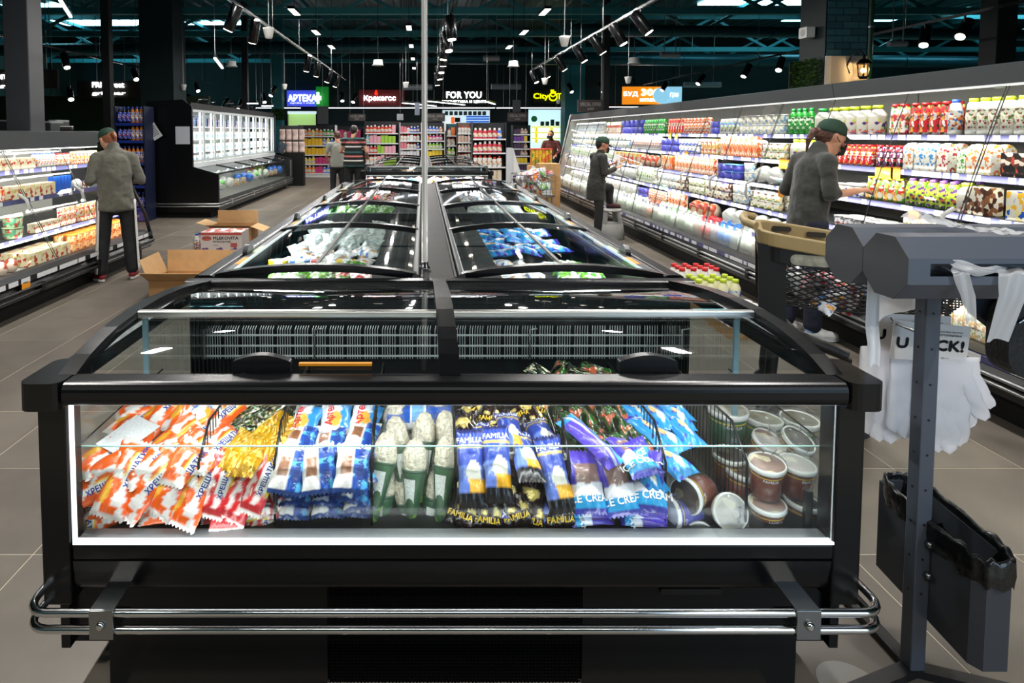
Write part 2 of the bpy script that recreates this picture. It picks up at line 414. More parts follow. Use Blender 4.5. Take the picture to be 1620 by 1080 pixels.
# leafy panels at both sides of the column
LEAF = [mat('leaf_%d' % i, c, .6) for i, c in enumerate(('#2c4d14', '#3c641a', '#1d3a10'))]
def leafy(name, label, x0, x1, y, z0, z1, n, d=.12, sz=.03):
    g = thing(name, label, 'greenery', (x0, y, z0))
    MB().box(x0, y+d, z0, x1, y+d+.03, z1).obj('backing_panel', mat('moss_back', '#142408', .9), g)
    t = MB()
    for i in range(n):
        c = Vector((R.uniform(x0, x1), y+R.uniform(0, d), R.uniform(z0, z1))); E_ = Euler((R.uniform(-1, 1), R.uniform(-1, 1), R.uniform(0, 6))).to_matrix(); s = R.uniform(.6, 1.3)*sz
        t.add([c+E_ @ Vector(q)*s for q in ((-.5,0,0),(0,-.35,.15),(1,0,0),(0,.35,.15))], [(0,1,2,3)], R.randint(0, 2))
    stuff(t.obj('leaves', LEAF, g))
leafy('green_wall_panel', 'leafy green wall panel on the dark side of the brick column', X(1303)-.17, X(1303)-.03, Yc+.0, Z(150), Z(92), 1500, .62)
leafy('green_wall_panel', 'narrow leafy panel on the far side of the green pipe', X(1377), X(1384), Yc+.1, Z(135), Z(92), 250, .12)
# wall lantern
lx, lz = X(1350), Z(112)
la = thing('wall_lantern', 'black wrought iron wall lantern glowing on the pale plaster column', 'lantern', (lx, Yc-.15, lz-.12))
t = MB()
for q in range(6):
    a = PI/3*q; t.bar((lx+.065*math.cos(a), Yc-.15+.065*math.sin(a), lz-.1), (lx+.085*math.cos(a), Yc-.15+.085*math.sin(a), lz+.08), .01, .01)
t.lathe([(.05, -.14), (.075, -.1)], 6, (lx, Yc-.15, lz)); t.obj('cage', M_BLACK, la)
MB().lathe([(.11, .07), (.06, .13), (.02, .15), (.025, .19), (.005, .21)], 6, (lx, Yc-.15, lz), smooth=False).obj('roof', M_BLACK, la)
MB().tube([(lx, Yc-.15, lz+.2), (lx-.04, Yc-.12, lz+.27), (lx-.12, Yc-.06, lz+.2), (lx-.14, Yc, lz+.05), (lx-.1, Yc-.01, lz-.05)], .012, 8).obj('bracket', M_BLACK, la)
MB().lathe([(.055, -.09), (.072, .07)], 6, (lx, Yc-.15, lz)).obj('glass', glass_mat('lantern_glass', (1, .93, .8), 1.4, .1), la)
MB().ball((lx, Yc-.15, lz-.02), .035).obj('bulb', mat('warm_bulb', '#ffd9a0', .5, emit='#ffcf8a', es=18), la)
pl = bpy.data.lights.new('lantern_bulb_light', 'POINT'); pl.energy = 9; pl.color = (1, .72, .4); pl.shadow_soft_size = .04
po = bpy.data.objects.new('lantern_bulb_light', pl); po.location = (lx, Yc-.19, lz-.02); COL.objects.link(po)
# white loudspeaker on the column
xs_ = X(1303)-.02; sp_ = thing('wall_speaker', 'small white box speaker high on the dark side of the brick column', 'speaker', (xs_-.08, Yc+.3, Z(48)))
MB().prism(rrect(Yc+.2, Z(48)-.09, Yc+.4, Z(48)+.07, .02), 'x', xs_-.16, xs_-.04).obj('cabinet', M_WHITE, sp_, bevel=.008)
MB().lathe([(.05, 0), (.05, .006)], 20, (xs_-.16, Yc+.3, Z(48)-.01), Matrix.Rotation(-HP_, 3, 'Y')).obj('grille', mat('pale_grille', '#c4c4c0', .5), sp_)
MB().box(xs_-.041, Yc+.28, Z(48)-.03, xs_+.0, Yc+.32, Z(48)+.02).obj('mount', M_BLACK, sp_)

# ----------------------------------------------------------------- tracks, spots and other hanging gear
def track(X_, y0, y1, z, label, lamps, tgt, drops=True):
    tk = thing('lighting_track', label, 'track', (X_, y0, z), 'lighting tracks')
    MB().box(X_-.018, y0, z-.018, X_+.018, y1, z+.018).obj('rail', M_BLACK, tk)
    y = y0+.7
    while y < y1:
        MB().tube([(X_, y, z), (X_, y, 5.952)], .004, 5).obj('suspension_wire', M_STEEL, tk); y += 2.2
    return tk
_l = {}
def lamp(x, y, z, aim, label, s=1., group='track spotlights'):
    L = thing('track_spotlight', label, 'spotlight', (x, y, z), group)
    d = Vector(aim).normalized(); q = d.to_track_quat('-Z', 'Y').to_matrix()
    c = Vector((x, y, z))
    MB().lathe([(.052*s, -.13*s), (.056*s, -.125*s), (.056*s, .12*s), (.045*s, .13*s)], 16, c, q).obj('housing', M_BLACK, L)
    MB().lathe([(.044*s, -.136*s), (.044*s, -.131*s)], 16, c, q).obj('lens', M_LENS, L)
    MB().bar(c, c+Vector((0, 0, .2)), .02, .02).obj('bracket', M_BLACK, L)
    return L
TZ = 3.2
for x, y0, y1, nm in ((-2.4, 3, 20, 'above the left aisle'), (2.9, 3, 17.2, 'above the right aisle'), (.4, 5, 18, 'above the freezer islands'), (7.6, 5, 22, 'behind the long cooler'), (-7.2, 7, 22, 'above the counters behind the short cooler')):
    track(x, y0, y1, TZ, 'black lighting track hanging ' + nm, None, None)
for x, ys, ai, nm in ((-2.4, (8.15, 9.2, 13.4, 14.6, 16.4, 18), (-.35, .25, -1), 'left aisle'), (2.9, (8.5, 9.5, 10.6, 11.8, 13.4, 15.2, 16.6), (.5, -.1, -1), 'right aisle'), (.4, (8.9, 10.2, 11.3, 12.4, 13.8, 15.5, 17.4), (0, -.1, -1), 'freezer island'), (7.6, (9.0, 9.7, 13.6, 15, 17.4, 20), (-.6, -.35, -.9), 'hall behind the cooler'), (-7.2, (12.9, 14.5, 16, 17.4, 18.7, 20.4), (.5, -.4, -1), 'counter side')):
    for i, y in enumerate(ys):
        lamp(x+R.uniform(-.01, .01), y, TZ-.2, (ai[0]+R.uniform(-.2, .2), ai[1]+R.uniform(-.2, .2), ai[2]), f'black cylinder spotlight on the {nm} track, {ordn(i)} from the front', 1.3)
for i, y in enumerate((9, 11, 13.2, 15.5)):
    spot('track_spot', (2.85, y, TZ-.35), (3.3, y, .6), 95, 62, (1, .95, .88), .05)
    spot('track_spot', (-2.45, y, TZ-.35), (-3.2, y+.6, .3), 110, 62, (1, .95, .88), .05)
for i, (px, py, Y) in enumerate([(60, 149, 17), (111, 148, 17), (64, 163, 21), (81, 160, 21), (82, 167, 21), (120, 160, 20), (133, 161, 20), (180, 157, 22), (193, 161, 23), (211, 167, 24), (297, 158, 21), (325, 162, 22), (357, 163, 22), (380, 165, 22), (432, 144, 22), (417, 155, 24), (541, 153, 25), (561, 155, 25), (902, 139, 25), (951, 138, 25)]):
    p = at_y(px, py, Y); _L = lamp(p.x, p.y, p.z, (R.uniform(-.4, .4), -.5, -.9), f'far bright spotlight in the dark roof space, {ordn(i)} from the left of the hall', 1.5, 'far spotlights'); MB().tube([p+Vector((0, 0, .19)), (p.x, p.y, 5.952)], .007, 5).obj('rod', M_BLACK, _L)
# white cone pendants (speakers) and white cup sensors
cn = None
for i, (px, py, Y) in enumerate([(893, 63, 9.5), (862, 127, 15), (994, 125, 14), (642, 133, 17), (425, 50, 9), (290, 137, 16), (450, 136, 18), (883, 160, 22)]):
    p = at_y(px, py, Y); g = thing('pendant_speaker', f'white cone pendant speaker on a thin rod, {ordn(sorted([893,862,994,642,425,290,450,883]).index(px))} from the left of the hall', 'speaker', p, 'white cone pendants')
    MB().lathe([(.03, -.1), (.05, -.09), (.075, .02), (.08, .05), (.03, .06)], 18, p).obj('cone', M_WHITE, g)
    MB().tube([p+Vector((0, 0, .05)), (p.x, p.y, 5.952)], .007, 6).obj('rod', M_STEEL, g)
for i, (px, py, Y) in enumerate([(598, 100, 15), (812, 102, 15), (1003, 97, 14), (366, 102, 15), (274, 114, 16)]):
    p = at_y(px, py, Y); g = thing('pendant_lamp', f'white drum pendant lamp in the roof space, {ordn(sorted([598,812,1003,366,274]).index(px))} from the left of the hall', 'lamp', p, 'white drum pendants')
    MB().lathe([(.14, -.05), (.145, -.045), (.115, -.03), (.105, .08), (.03, .085)], 20, p).obj('drum', mat('white_lamp_metal', '#bfc4c4', .4), g)
    MB().tube([p+Vector((0, 0, .08)), (p.x, p.y, 5.952)], .006, 6).obj('cord', M_BLACK, g)
for i, (px0, px1, py, Y) in enumerate([(637, 684, 138, 27), (777, 824, 137, 27), (1082, 1140, 134, 26), (1045, 1075, 87, 18), (765, 790, 92, 20), (1406, 1434, 69, 13)]):
    a = at_y(px0, py, Y); b = at_y(px1, py, Y); g = thing('air_curtain', f'white tubular unit under the roof, {ordn(sorted([637,777,1082,1045,765,1406]).index(px0))} from the left', 'ventilation unit', (a+b)/2, 'white tubular units')
    MB().tube([a, b], .12*Y/27, 14).obj('casing', mat('unit_white', '#9da1ab', .4), g)
    for p in (a*.8+b*.2, a*.2+b*.8): MB().tube([p, (p.x, p.y, 5.952)], .012, 6).obj('hanger', M_STEEL, g)
# long line luminaires
for i, (px0, px1, py, Y) in enumerate([(405, 475, 169.5, 28), (520, 668, 169.5, 28), (676, 783, 169.5, 28), (786, 890, 169.5, 28), (965, 1046, 168, 28), (64, 85, 128, 16), (195, 223, 142, 19), (391, 407, 162, 20), (414, 431, 166, 20)]):
    a = at_y(px0, py, Y); b = at_y(px1, py, Y); g = thing('line_luminaire', f'long white line luminaire hanging before the shop fronts, {ordn(sorted([405,520,676,786,965,64,195,391,414]).index(px0))} from the left', 'luminaire', (a+b)/2, 'line luminaires')
    MB().box(a.x, Y, a.z-.02, b.x, Y+.1, a.z+.05).obj('profile', M_BLACK, g)
    MB().box(a.x, Y-.01, a.z-.045, b.x, Y+.1, a.z-.021).obj('diffuser', mat('line_light', '#ffffff', .5, emit='#f4f6ff', es=5), g)
    for f in (.1, .9): MB().tube([a.lerp(b, f), (a.lerp(b, f).x, Y, 5.952)], .006, 5).obj('wire', M_STEEL, g)
# slanting line lamps nearer
for i, (a, b, Y0, Y1) in enumerate([((637, 163), (690, 168), 20, 24), ((675, 160), (735, 166), 19, 23), ((770, 161), (783, 165), 18, 21), ((340, 92), (352, 108), 12, 14), ((95, 0), (112, 27), 9.5, 11)]):
    p = at_y(*a, Y0); q = at_y(*b, Y1)
    g = thing('slanting_luminaire', ['slanting line luminaire above the freezer islands, left one', 'slanting line luminaire above the freezer islands, middle one', 'short slanting line luminaire near the watch shop sign', 'short white line luminaire in the left roof space', 'line luminaire high above the left cooler'][i], 'luminaire', p, 'line luminaires')
    MB().bar(p+Vector((0, 0, .04)), q+Vector((0, 0, .04)), .05, .05).obj('profile', M_BLACK, g)
    MB().bar(p, q, .045, .02).obj('diffuser', mat('line_light', '#ffffff'), g)
    MB().tube([p, (p.x, p.y, 5.93)], .006, 5).obj('wire', M_STEEL, g)

# ----------------------------------------------------------------- shop fronts on the back wall
WY = 29.9
def wallbox(px0, py0, px1, py1, y0, y1, m, name, parent):
    a = at_y(px0, py1, y0); b = at_y(px1, py0, y0)
    return MB().box(a.x, y0, a.z, b.x, y1, b.z).obj(name, m, parent)
def wtext(s, cx, cy, hpx, wpx, y, m, name, parent, thick=1.):
    c = at_y(cx, cy, y); k = y/F; t = MB(); add_text(t, s, lambda u, v: (c.x+u, y, c.z+v), hpx*k, wpx*k, thick=thick); return t.obj(name, m, parent)
def lit(n, c, s): return mat(n, c, .5, emit=c, es=s)
g = thing('shop_sign', 'blue backlit pharmacy sign reading APTEKA with a green cross', 'sign', at_y(480, 160, WY))
wallbox(454, 143, 499, 168, 29.6, 30, lit('sign_blue', '#3b49c8', .8), 'panel', g)
wtext('АРТЕКА', 478, 155, 10, 44, 29.55, lit('letters_white', '#ffffff', 2.2), 'lettering', g, 1.4)
wtext('optika i med', 478, 163, 4, 38, 29.55, lit('letters_pale', '#dfe4ff', 1.6), 'small_lettering', g)
t = MB(); c = at_y(503, 155, 29.5); k = 29.5/F
t.box(c.x-2*k, 29.45, c.z-9*k, c.x+2*k, 29.55, c.z+9*k); t.box(c.x-5*k, 29.45, c.z-3.2*k, c.x+5*k, 29.55, c.z+3.2*k); t.obj('green_cross', lit('cross_green', '#c8ffd0', 1.8), g)
wallbox(500, 137, 519, 168, 29.75, 30, lit('green_wash', '#0d6b22', .6), 'green_panel', g)
g = thing('shop_sign', 'dark red shop sign with white letters and a red drop', 'sign', at_y(600, 155, WY))
wallbox(568, 142, 640, 168, 29.7, 30, mat('sign_red', '#4a0a0c', .5, emit='#5a0808', es=.25), 'panel', g)
wtext('Крекегсс', 601, 156, 10, 50, 29.6, lit('letters_white', '#ffffff', 2.2), 'lettering', g, 1.3)
t = MB(); c = at_y(595, 146.5, 29.6); t.lathe([(.005, .13), (.06, .02), (.075, -.05), (.04, -.11), (.005, -.12)], 12, c); t.obj('drop', lit('drop_red', '#ff2414', 2), g)
g = thing('shop_sign', 'white FOR YOU shop sign on the dark back wall', 'sign', at_y(735, 155, WY))
wallbox(697, 142, 775, 167, 29.75, 30, M_BLACKM, 'panel', g)
wtext('FOR YOU', 734, 150, 10, 55, 29.7, lit('letters_white', '#ffffff', 2.2), 'lettering', g, 1.6)
wtext('КОСМЕТИКА И ЦЕНТР', 735, 161, 4.5, 70, 29.7, lit('letters_white', '#ffffff', 2.2), 'small_lettering', g, 1.5)
g = thing('shop_sign', 'yellow City sign with a watch outline above the bright shop', 'sign', at_y(869, 153, WY))
YEL = lit('letters_yellow', '#e9f000', 1.5)
wallbox(843, 140, 893, 165, 29.78, 30, M_BLACKM, 'panel', g)
wtext('City', 856, 153, 11, 24, 29.7, YEL, 'lettering', g, 1.2); wtext('TI', 886, 152, 9, 9, 29.7, YEL, 'lettering', g, 1.2)
c = at_y(875, 153, 29.7); k = 29.7/F
MB().tube([(c.x+6*k*math.cos(a), 29.7, c.z+6*k*math.sin(a)) for a in [2*PI*q/20 for q in range(20)]], .035, 6, closed=True).obj('watch_ring', YEL, g)
t = MB(); t.bar((c.x, 29.7, c.z), (c.x-3.5*k, 29.7, c.z+2*k), .03, .04); t.bar((c.x, 29.7, c.z), (c.x+3.5*k, 29.7, c.z+2.6*k), .03, .04); t.obj('watch_hands', YEL, g)
t = MB(); t.box(c.x-4*k, 29.66, c.z+6.5*k, c.x+1*k, 29.7, c.z+11*k); t.box(c.x+1*k, 29.66, c.z+6.2*k, c.x+4*k, 29.7, c.z+8.5*k); t.obj('watch_strap', YEL, g)
g = thing('billboard', 'orange and pale blue backlit billboard reading 300', 'billboard', at_y(1031, 150, 26))
wallbox(985, 137, 1048, 165, 25.9, 26, lit('board_orange', '#f08a1a', .8), 'orange_field', g); [MB().tube([(x_, 25.95, 3.3), (x_, 25.95, 5.952)], .02, 6).obj('hanger', M_BLACK, g) for x_ in (8.6, 10.2)]; wallbox(1048, 137, 1079, 164, 25.9, 26, lit('board_blue', '#8ec8e4', .8), 'blue_field', g)
wtext('300', 1029, 146, 9.5, 28, 25.88, lit('letters_white', '#ffffff', 2.2), 'lettering', g, 2.5)
wtext('МАГАЗИНІВ', 1029, 158, 4.5, 32, 25.88, lit('letters_white', '#ffffff', 2.2), 'lettering', g, 1.5)
wtext('БУД', 998, 149, 8, 22, 25.88, lit('letters_pale', '#dfe4ff', 1.6), 'lettering', g, 2)
wtext('1 грн', 1064, 150, 9, 18, 25.88, lit('letters_white', '#ffffff', 2.2), 'lettering', g)
t = MB(); c = at_y(1046, 151, 25.87); t.lathe([(.33, 0), (.33, .02)], 24, c, Matrix.Rotation(PI/2, 3, 'X')); t.obj('blue_disc', lit('board_blue', '#8ec8e4', .8), g)
# shop windows
def shopwin(px0, py0, px1, py1, label, cols, frame=True):
    g = thing('shop_window', label, 'shop window', at_y((px0+px1)/2, py1, WY))
    wallbox(px0, py0, px1, py1, 29.8, 30, cols[0], 'lit_interior', g)
    wallbox(px0-1, py0-1.5, px1+1, py0, 29.6, 30, M_BLACK, 'top_frame', g); wallbox(px0-1.5, py0, px0, py1, 29.6, 30, M_BLACK, 'side_frame', g); wallbox(px1, py0, px1+1.5, py1, 29.6, 30, M_BLACK, 'side_frame', g)
    return g
g = shopwin(700, 174, 775, 207, 'bright shop front with blue shelving beside the FOR YOU sign', [lit('shop_light', '#cfe6ea', .8)])
for i in range(6): wallbox(738, 183+i*4, 774, 185.6+i*4, 29.5, 29.8, lit('shop_blue', '#2c66c0', .7), 'shelf', g)
wallbox(714, 185, 719, 195, 29.5, 29.8, lit('shop_orange', '#f06a20', .7), 'poster', g); wallbox(720, 186, 728, 193, 29.5, 29.8, M_BLACKM, 'poster', g)
for i in range(9): wallbox(704+i*7.5, 176, 709+i*7.5, 182, 29.5, 29.8, mat('dark_goods', '#2b4a52', .6), 'hanging_goods', g)
g = shopwin(836, 173, 890, 238, 'bright pale blue shop front with bags on a yellow rack', [lit('shop_light2', '#c6eef6', .85)])
for i in range(4): wallbox(856+i*8, 192-(i == 2)*3, 861+i*8, 199, 29.4, 29.6, mat('bag_dark', '#182a38', .6), 'bag', g)
for i in range(3): wallbox(843, 200+i*9, 889, 201.5+i*9, 29.3, 29.7, lit('rack_yellow', '#e6dc3a', .6), 'rack_bar', g)
wallbox(848, 200, 850.5, 226, 29.3, 29.7, lit('rack_yellow', '#e6dc3a', .6), 'rack_post', g); wallbox(872, 200, 874.5, 226, 29.3, 29.7, lit('rack_yellow', '#e6dc3a', .6), 'rack_post', g)
t = MB(); t.lathe([(.14, 0), (.14, .03)], 20, at_y(845, 188, 29.3), Matrix.Rotation(PI/2, 3, 'X')); t.obj('round_sign', mat('green_disc', '#0c5a2c', .5, emit='#0c5a2c', es=.4), g)
g = shopwin(455, 176, 500, 232, 'pale green lit pharmacy front below the blue sign', [lit('shop_green', '#a8cf7c', .6)])
wallbox(455, 176, 500, 180, 29.5, 29.8, lit('shop_light', '#cfe6ea', .8), 'ceiling_light', g)
# SPECIAL OFFER boards hanging from wires
def offer(px0, py0, px1, py1, Y, txt, label):
    g = thing('hanging_board', label, 'sign', at_y((px0+px1)/2, py1, Y), 'SPECIAL OFFER boards')
    wallbox(px0, py0, px1, py1, Y, Y+.03, mat('board_brown', '#241d1c', .5), 'board', g)
    wtext(txt, (px0+px1)/2, py0+(py1-py0)*.36, (py1-py0)*.3, (px1-px0)*.8, Y-.01, mat('board_grey_ink', '#8a8684', .5), 'lettering', g)
    wtext('АНКЕР', (px0+px1)/2, py0+(py1-py0)*.74, (py1-py0)*.2, (px1-px0)*.25, Y-.01, mat('board_grey_ink', '#8a8684', .5), 'lettering', g)
    for f in (.1, .9):
        p = at_y(px0+(px1-px0)*f, py0, Y); MB().tube([p, (p.x, Y, 5.952)], .005, 5).obj('wire', M_STEEL, g)
offer(914, 158, 955, 177, 13, 'SPECIAL OFFER', 'large dark SPECIAL OFFER board hanging at the end of the long cooler')
offer(803, 178, 835, 192, 20, 'SPECIAL OFFER', 'dark SPECIAL OFFER board above the magazine rack')
offer(673, 179, 704, 192, 20, 'SPECIAL OFFER', 'dark SPECIAL OFFER board beside the chrome pole')
offer(551, 180, 578, 191, 20, 'SPECIAL OFFER', 'dark SPECIAL OFFER board above the striped shopper')
for i, (a, b, c, d) in enumerate([(811, 158, 824, 177), (502, 168, 519, 196), (656, 162, 664, 182), (628, 180, 638, 190)]):
    g = thing('hanging_poster', ['dark grey poster hanging beside the watch shop', 'tall dark board beside the green pharmacy front', 'narrow grey sign hanging by the chrome pole', 'small pale notice above the shampoo shelves'][i], 'sign', at_y((a+c)/2, d, 21))
    wallbox(a, b, c, d, 21, 21.03, mat('poster_grey%d' % i, ['#35393a', '#2c3033', '#5d6470', '#8a8d90'][i], .6), 'board', g)
    p = at_y((a+c)/2, b, 21); MB().tube([p, (p.x, 21, 5.952)], .005, 5).obj('wire', M_STEEL, g)
# counter area at the left behind the short cooler
mb = MB(); mb.box(-12.5, 18.5, 0, -6.2, 18.7, 2.6); struct(mb.obj('wall_left_counter', mat('deep_green_wall', '#142c16', .6)))
for i, (px0, py0, px1, py1, s, Y) in enumerate([(-70, 110, 90, 140, 'Fresh market', 15), (122, 128, 227, 155, 'FRI  street', 18)]):
    g = thing('fascia_sign', ['dark counter sign with glowing white letters, partly behind the grey column', 'dark counter sign reading street in glowing white letters'][i], 'sign', at_y((px0+px1)/2, py1, Y))
    wallbox(px0, py0, px1, py1, Y, Y+.1, mat('sign_brown', '#1c1716', .6), 'board', g)
    wtext(s, [5, 171][i], [120, 134][i], [10, 8][i], [112, 50][i], Y-.03, lit('letters_white', '#ffffff', 2.2), 'lettering', g, 3)
    wtext(['Food court', 'grill bar'][i], [-14, 172][i], [136, 148][i], [7, 6][i], [50, 52][i], Y-.03, lit('letters_white', '#ffffff', 2.2), 'small_lettering', g, 2)
    for f in (.3, .9):
        p = at_y(px0+(px1-px0)*f, py0, Y); MB().tube([p, (p.x, Y, 5.952)], .01, 5).obj('wire', M_STEEL, g)
g = thing('bread_shelf', 'lit wooden shelf unit behind the tall freezer', 'shelf', at_y(250, 165, 17))
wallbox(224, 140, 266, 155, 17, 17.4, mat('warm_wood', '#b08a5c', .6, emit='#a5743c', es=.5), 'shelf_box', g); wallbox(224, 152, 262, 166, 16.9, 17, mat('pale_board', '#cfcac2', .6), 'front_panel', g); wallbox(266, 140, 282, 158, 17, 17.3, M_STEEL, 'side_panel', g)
for px in (226, 264): p = at_y(px, 165, 17.2); MB().box(p.x-.03, 17.1, 0, p.x+.03, 17.3, p.z+.05).obj('post', M_BLACK, g)
# ================================================================= packs: builders
def c3(h): return lin(h)
def pillow(L, W, T, seed, p=2.2, wr=.006):
    """height of the top film over the pack's own plane, u across, v along"""
    def h(u, v):
        a = max(0., 1-abs(2*u-1)**p); b = max(0., 1-abs(2*v-1)**3)
        z = T*.5*(a**.55)*(b**.75)
        e = abs(2*v-1)
        z += wr*math.sin(u*23+seed*1.7)*e**2.5*(1-e**8)*a
        z += wr*1.3*noise.noise(Vector((u*W*28+seed*3.1, v*L*26, seed)))*a*b
        return z
    return h
def bag_mesh(name, L, W, T, design, seed=0, nu=18, nv=30, mats=None, crimp=.014, p=2.2, wr=.006):
    h = pillow(L, W, T, seed, p, wr); vs = []; fs = []; cols = []
    for side in (1, -1):
        o = len(vs)
        for j in range(nv+1):
            v = j/nv
            for i in range(nu+1):
                u = i/nu; z = h(u, v)*(1 if side > 0 else -.7)
                e = abs(2*v-1)
                pinch = 1 - .1*(1-(2*v-1)**2) + .02*math.sin(v*17+seed)
                y = (v-.5)*L
                if j in (0, nv): y += (.004 if i % 2 else -.002)*(1 if j else -1)
                x = (u-.5)*W*pinch
                z += .010*math.sin(v*3+seed)*math.sin(u*2.5+seed*2)
                vs.append((x, y, z)); cols.append(design(u, v) if side > 0 else design(u, min(1, v*.3+.7) if v > .5 else v*.3))
        for j in range(nv):
            for i in range(nu):
                a = o+j*(nu+1)+i; q = (a, a+1, a+nu+2, a+nu+1)
                fs.append(q if side > 0 else q[::-1])
    me = bpy.data.meshes.new(name); me.from_pydata(vs, [], fs)
    at = me.color_attributes.new('Col', 'FLOAT_COLOR', 'POINT')
    at.data.foreach_set('color', [x for c in cols for x in (*c, 1.)])
    me.polygons.foreach_set('use_smooth', [True]*len(fs)); me.materials.append(mats or M_BAGF); me.update()
    def top(x, y, lift=.0012):
        v = y/L+.5; pinch = 1 - .1*(1-(2*v-1)**2) + .02*math.sin(v*17+seed); u = x/(W*pinch)+.5
        u = min(max(u, 0), 1); v = min(max(v, 0), 1)
        return (x, y, h(u, v)+.010*math.sin(v*3+seed)*math.sin(u*2.5+seed*2)+lift)
    return me, top
M_BAGF = film_mat('printed_film'); M_FOIL = film_mat('printed_foil', .22, .35, .5, .5, 38)
def nz(u, v, s, k): return noise.noise(Vector((u*k, v*k*1.8, s)))

OR, WHT, GLD = c3('#ee5f12'), c3('#e9e6e2'), c3('#eab03a')
def d_orange(u, v):
    n = nz(u, v, 3, 2.4)
    d = u-.5+(v-.5)*.7+n*.35
    if v < .05 or v > .95: return c3('#c9c5c0')
    if v < .16 or (v > .86): return OR if nz(u, v, 9, 3) > -.15 else WHT
    if .58 < u < .92 and .5 < v < .9: return WHT if .62 < u < .88 and .53 < v < .88 else c3('#f4c23c')
    if -.06 < d < .22: return WHT
    if (u-.3)**2*3+(v-.3)**2 < .03: return GLD
    return OR
def d_red(u, v):
    n = nz(u, v, 5, 5)
    if v < .05 or v > .95: return c3('#d8d2cc')
    if v < .14 or v > .88: return c3('#b02a2e')
    if .55 < u < .9 and .35 < v < .85: return WHT
    if .9 <= u and .3 < v < .7: return c3('#ecd23c')
    return c3('#d3232c') if n > -.05 else (c3('#e8a9a4') if n > -.2 else c3('#f0e4e0'))
BL = c3('#1d4fae'); LB = c3('#55b3e6')
def d_plombir(u, v):
    if v < .1: return c3('#20407e')
    if v > .9: return WHT
    if u > .55: return BL if nz(u, v, 2, 4) > -.2 else LB
    if .12 < u < .48 and .35 < v < .75: return c3('#96603e')
    return WHT
def d_artek(u, v):
    if v < .12: return WHT
    if (u-.45)**2+(v-.35)**2 < .05: return c3('#efb548')
    return c3('#2f93dd') if u > .62+.2*nz(u, v, 1, 3) else c3('#e8eef4')
FB = c3('#2f49a8')
def d_familia(u, v):
    if v < .2: return c3('#17171b')
    q = ((u-.6)/.28)**2+((v-.42)/.16)**2
    if q < 1: return c3('#eee9dc') if v > .36 else c3('#e6b02c')
    if .2 <= v < .34 and u > .4: return c3('#e2a826') if nz(u, v, 4, 4) > -.25 else c3('#17171b')
    if .755 < v < .775: return c3('#e8c83a')
    if v > .94: return c3('#262a5e')
    return FB if v > .5 else c3('#6b86d6')
def d_famblack(u, v):
    n = nz(u, v, 8, 3.2)
    if .25 < v < .7 and n > .12: return c3('#ead27a')
    if v < .2: return c3('#1b1112')
    return c3('#2b1418') if n > -.2 else c3('#141012')
def d_ice(u, v):
    if v < .3: return c3('#2f9fd8') if v > .07 else c3('#3a3d9c')
    if v > .82: return c3('#5b46bd')
    n = nz(u, v, 6, 4)*.12
    if v < .46+n: return c3('#e9e8ee')
    if .15 < u < .85 and v < .78: return c3('#8a6a62')
    return c3('#5244b4')
def d_iceroll(u, v):
    if u < .3: return c3('#35a9e2')
    if .44 < u < .56: return c3('#cfd2f0')
    return c3('#5a46c2') if v > .15 else c3('#2e9ad4')
def d_osko(u, v):
    n = nz(u, v, 12, 3)
    if (u-.5)**2*1.5+(v-.3)**2 < .02: return c3('#eceade')
    if (u-.5)**2*2+(v-.5)**2 < .03: return c3('#e6c184')
    if v > .8 or n < -.28: return c3('#4636b2')
    return c3('#2f98dc')
def d_foil(u, v):
    n = nz(u, v, 7, 6)
    return c3('#1d130f') if n > .02 else (c3('#1f5a22') if n > -.2 else (c3('#b08a3c') if n > -.3 else c3('#d8d4c6')))
def d_foil2(u, v):
    n = nz(u, v, 17, 3)
    return c3('#14120f') if n > .05 else (c3('#235f1d') if n > -.18 else (c3('#6a4340') if n > -.32 else c3('#d06a4c')))
def d_gold(u, v):
    n = nz(u, v, 4, 4); return c3('#d9a40e') if n > -.12 else (c3('#b77f08') if n > -.3 else c3('#f4dc6a'))
def d_green(u, v):
    n = nz(u, v, 14, 7); return c3('#e6ece2') if n > .22 else (c3('#3f8a2c') if n > -.15 else (c3('#8fbf3c') if n > -.3 else c3('#1c5a24')))
def d_pink(u, v):
    n = nz(u, v, 15, 5); return c3('#eee6e6') if n > -.05 else (c3('#d89090') if n > -.25 else c3('#c0303c'))
def d_grey(u, v):
    n = nz(u, v, 16, 6); return c3('#c4cac8') if n > -.1 else c3('#8d9a98')
def d_wb(u, v):
    n = nz(u, v, 18, 4); return c3('#eef0f2') if n > -.1 else (c3('#3c7ac4') if n > -.28 else c3('#e8a030'))

def proto(name, me, label, cat, group):
    o = bpy.data.objects.new(name, me); return tag(o, label, cat, group)
KIND = {}
def defbag(key, name, desc, cat, L, W, T, design, texts=(), mats=None, nvar=2, **kw):
    """texts: (string, x, y, height, angle, material)"""
    vs = []
    for s in range(nvar):
        me, top = bag_mesh(name, L, W, T, design, seed=s*2.3+len(KIND), mats=mats, **kw)
        tms_ = []
        for (st, x, y, h, ang, m_) in texts:
            mb = MB(); ca, sa = math.cos(ang), math.sin(ang)
            add_text(mb, st, lambda a, b: top(x+a*ca-b*sa, y+a*sa+b*ca, .0016), h, thick=2.2)
            tms_.append(mb.mesh('lettering', m_))
        vs.append((me, tms_))
    KIND[key] = (name, desc, cat, vs, T)
HP = PI/2
defbag('orange', 'ice_cream_bag', 'orange and white ice cream bag', 'ice cream', .2, .108, .052, d_orange, [('ХРЕЩАТИК', .028, .036, .018, HP, M_TXTBL)], nvar=3)
defbag('red', 'ice_cream_bag', 'red ice cream bag with white label', 'ice cream', .165, .088, .045, d_red, [('ХРЕЩАТИК', .02, .016, .0155, HP, M_TXTBL)])
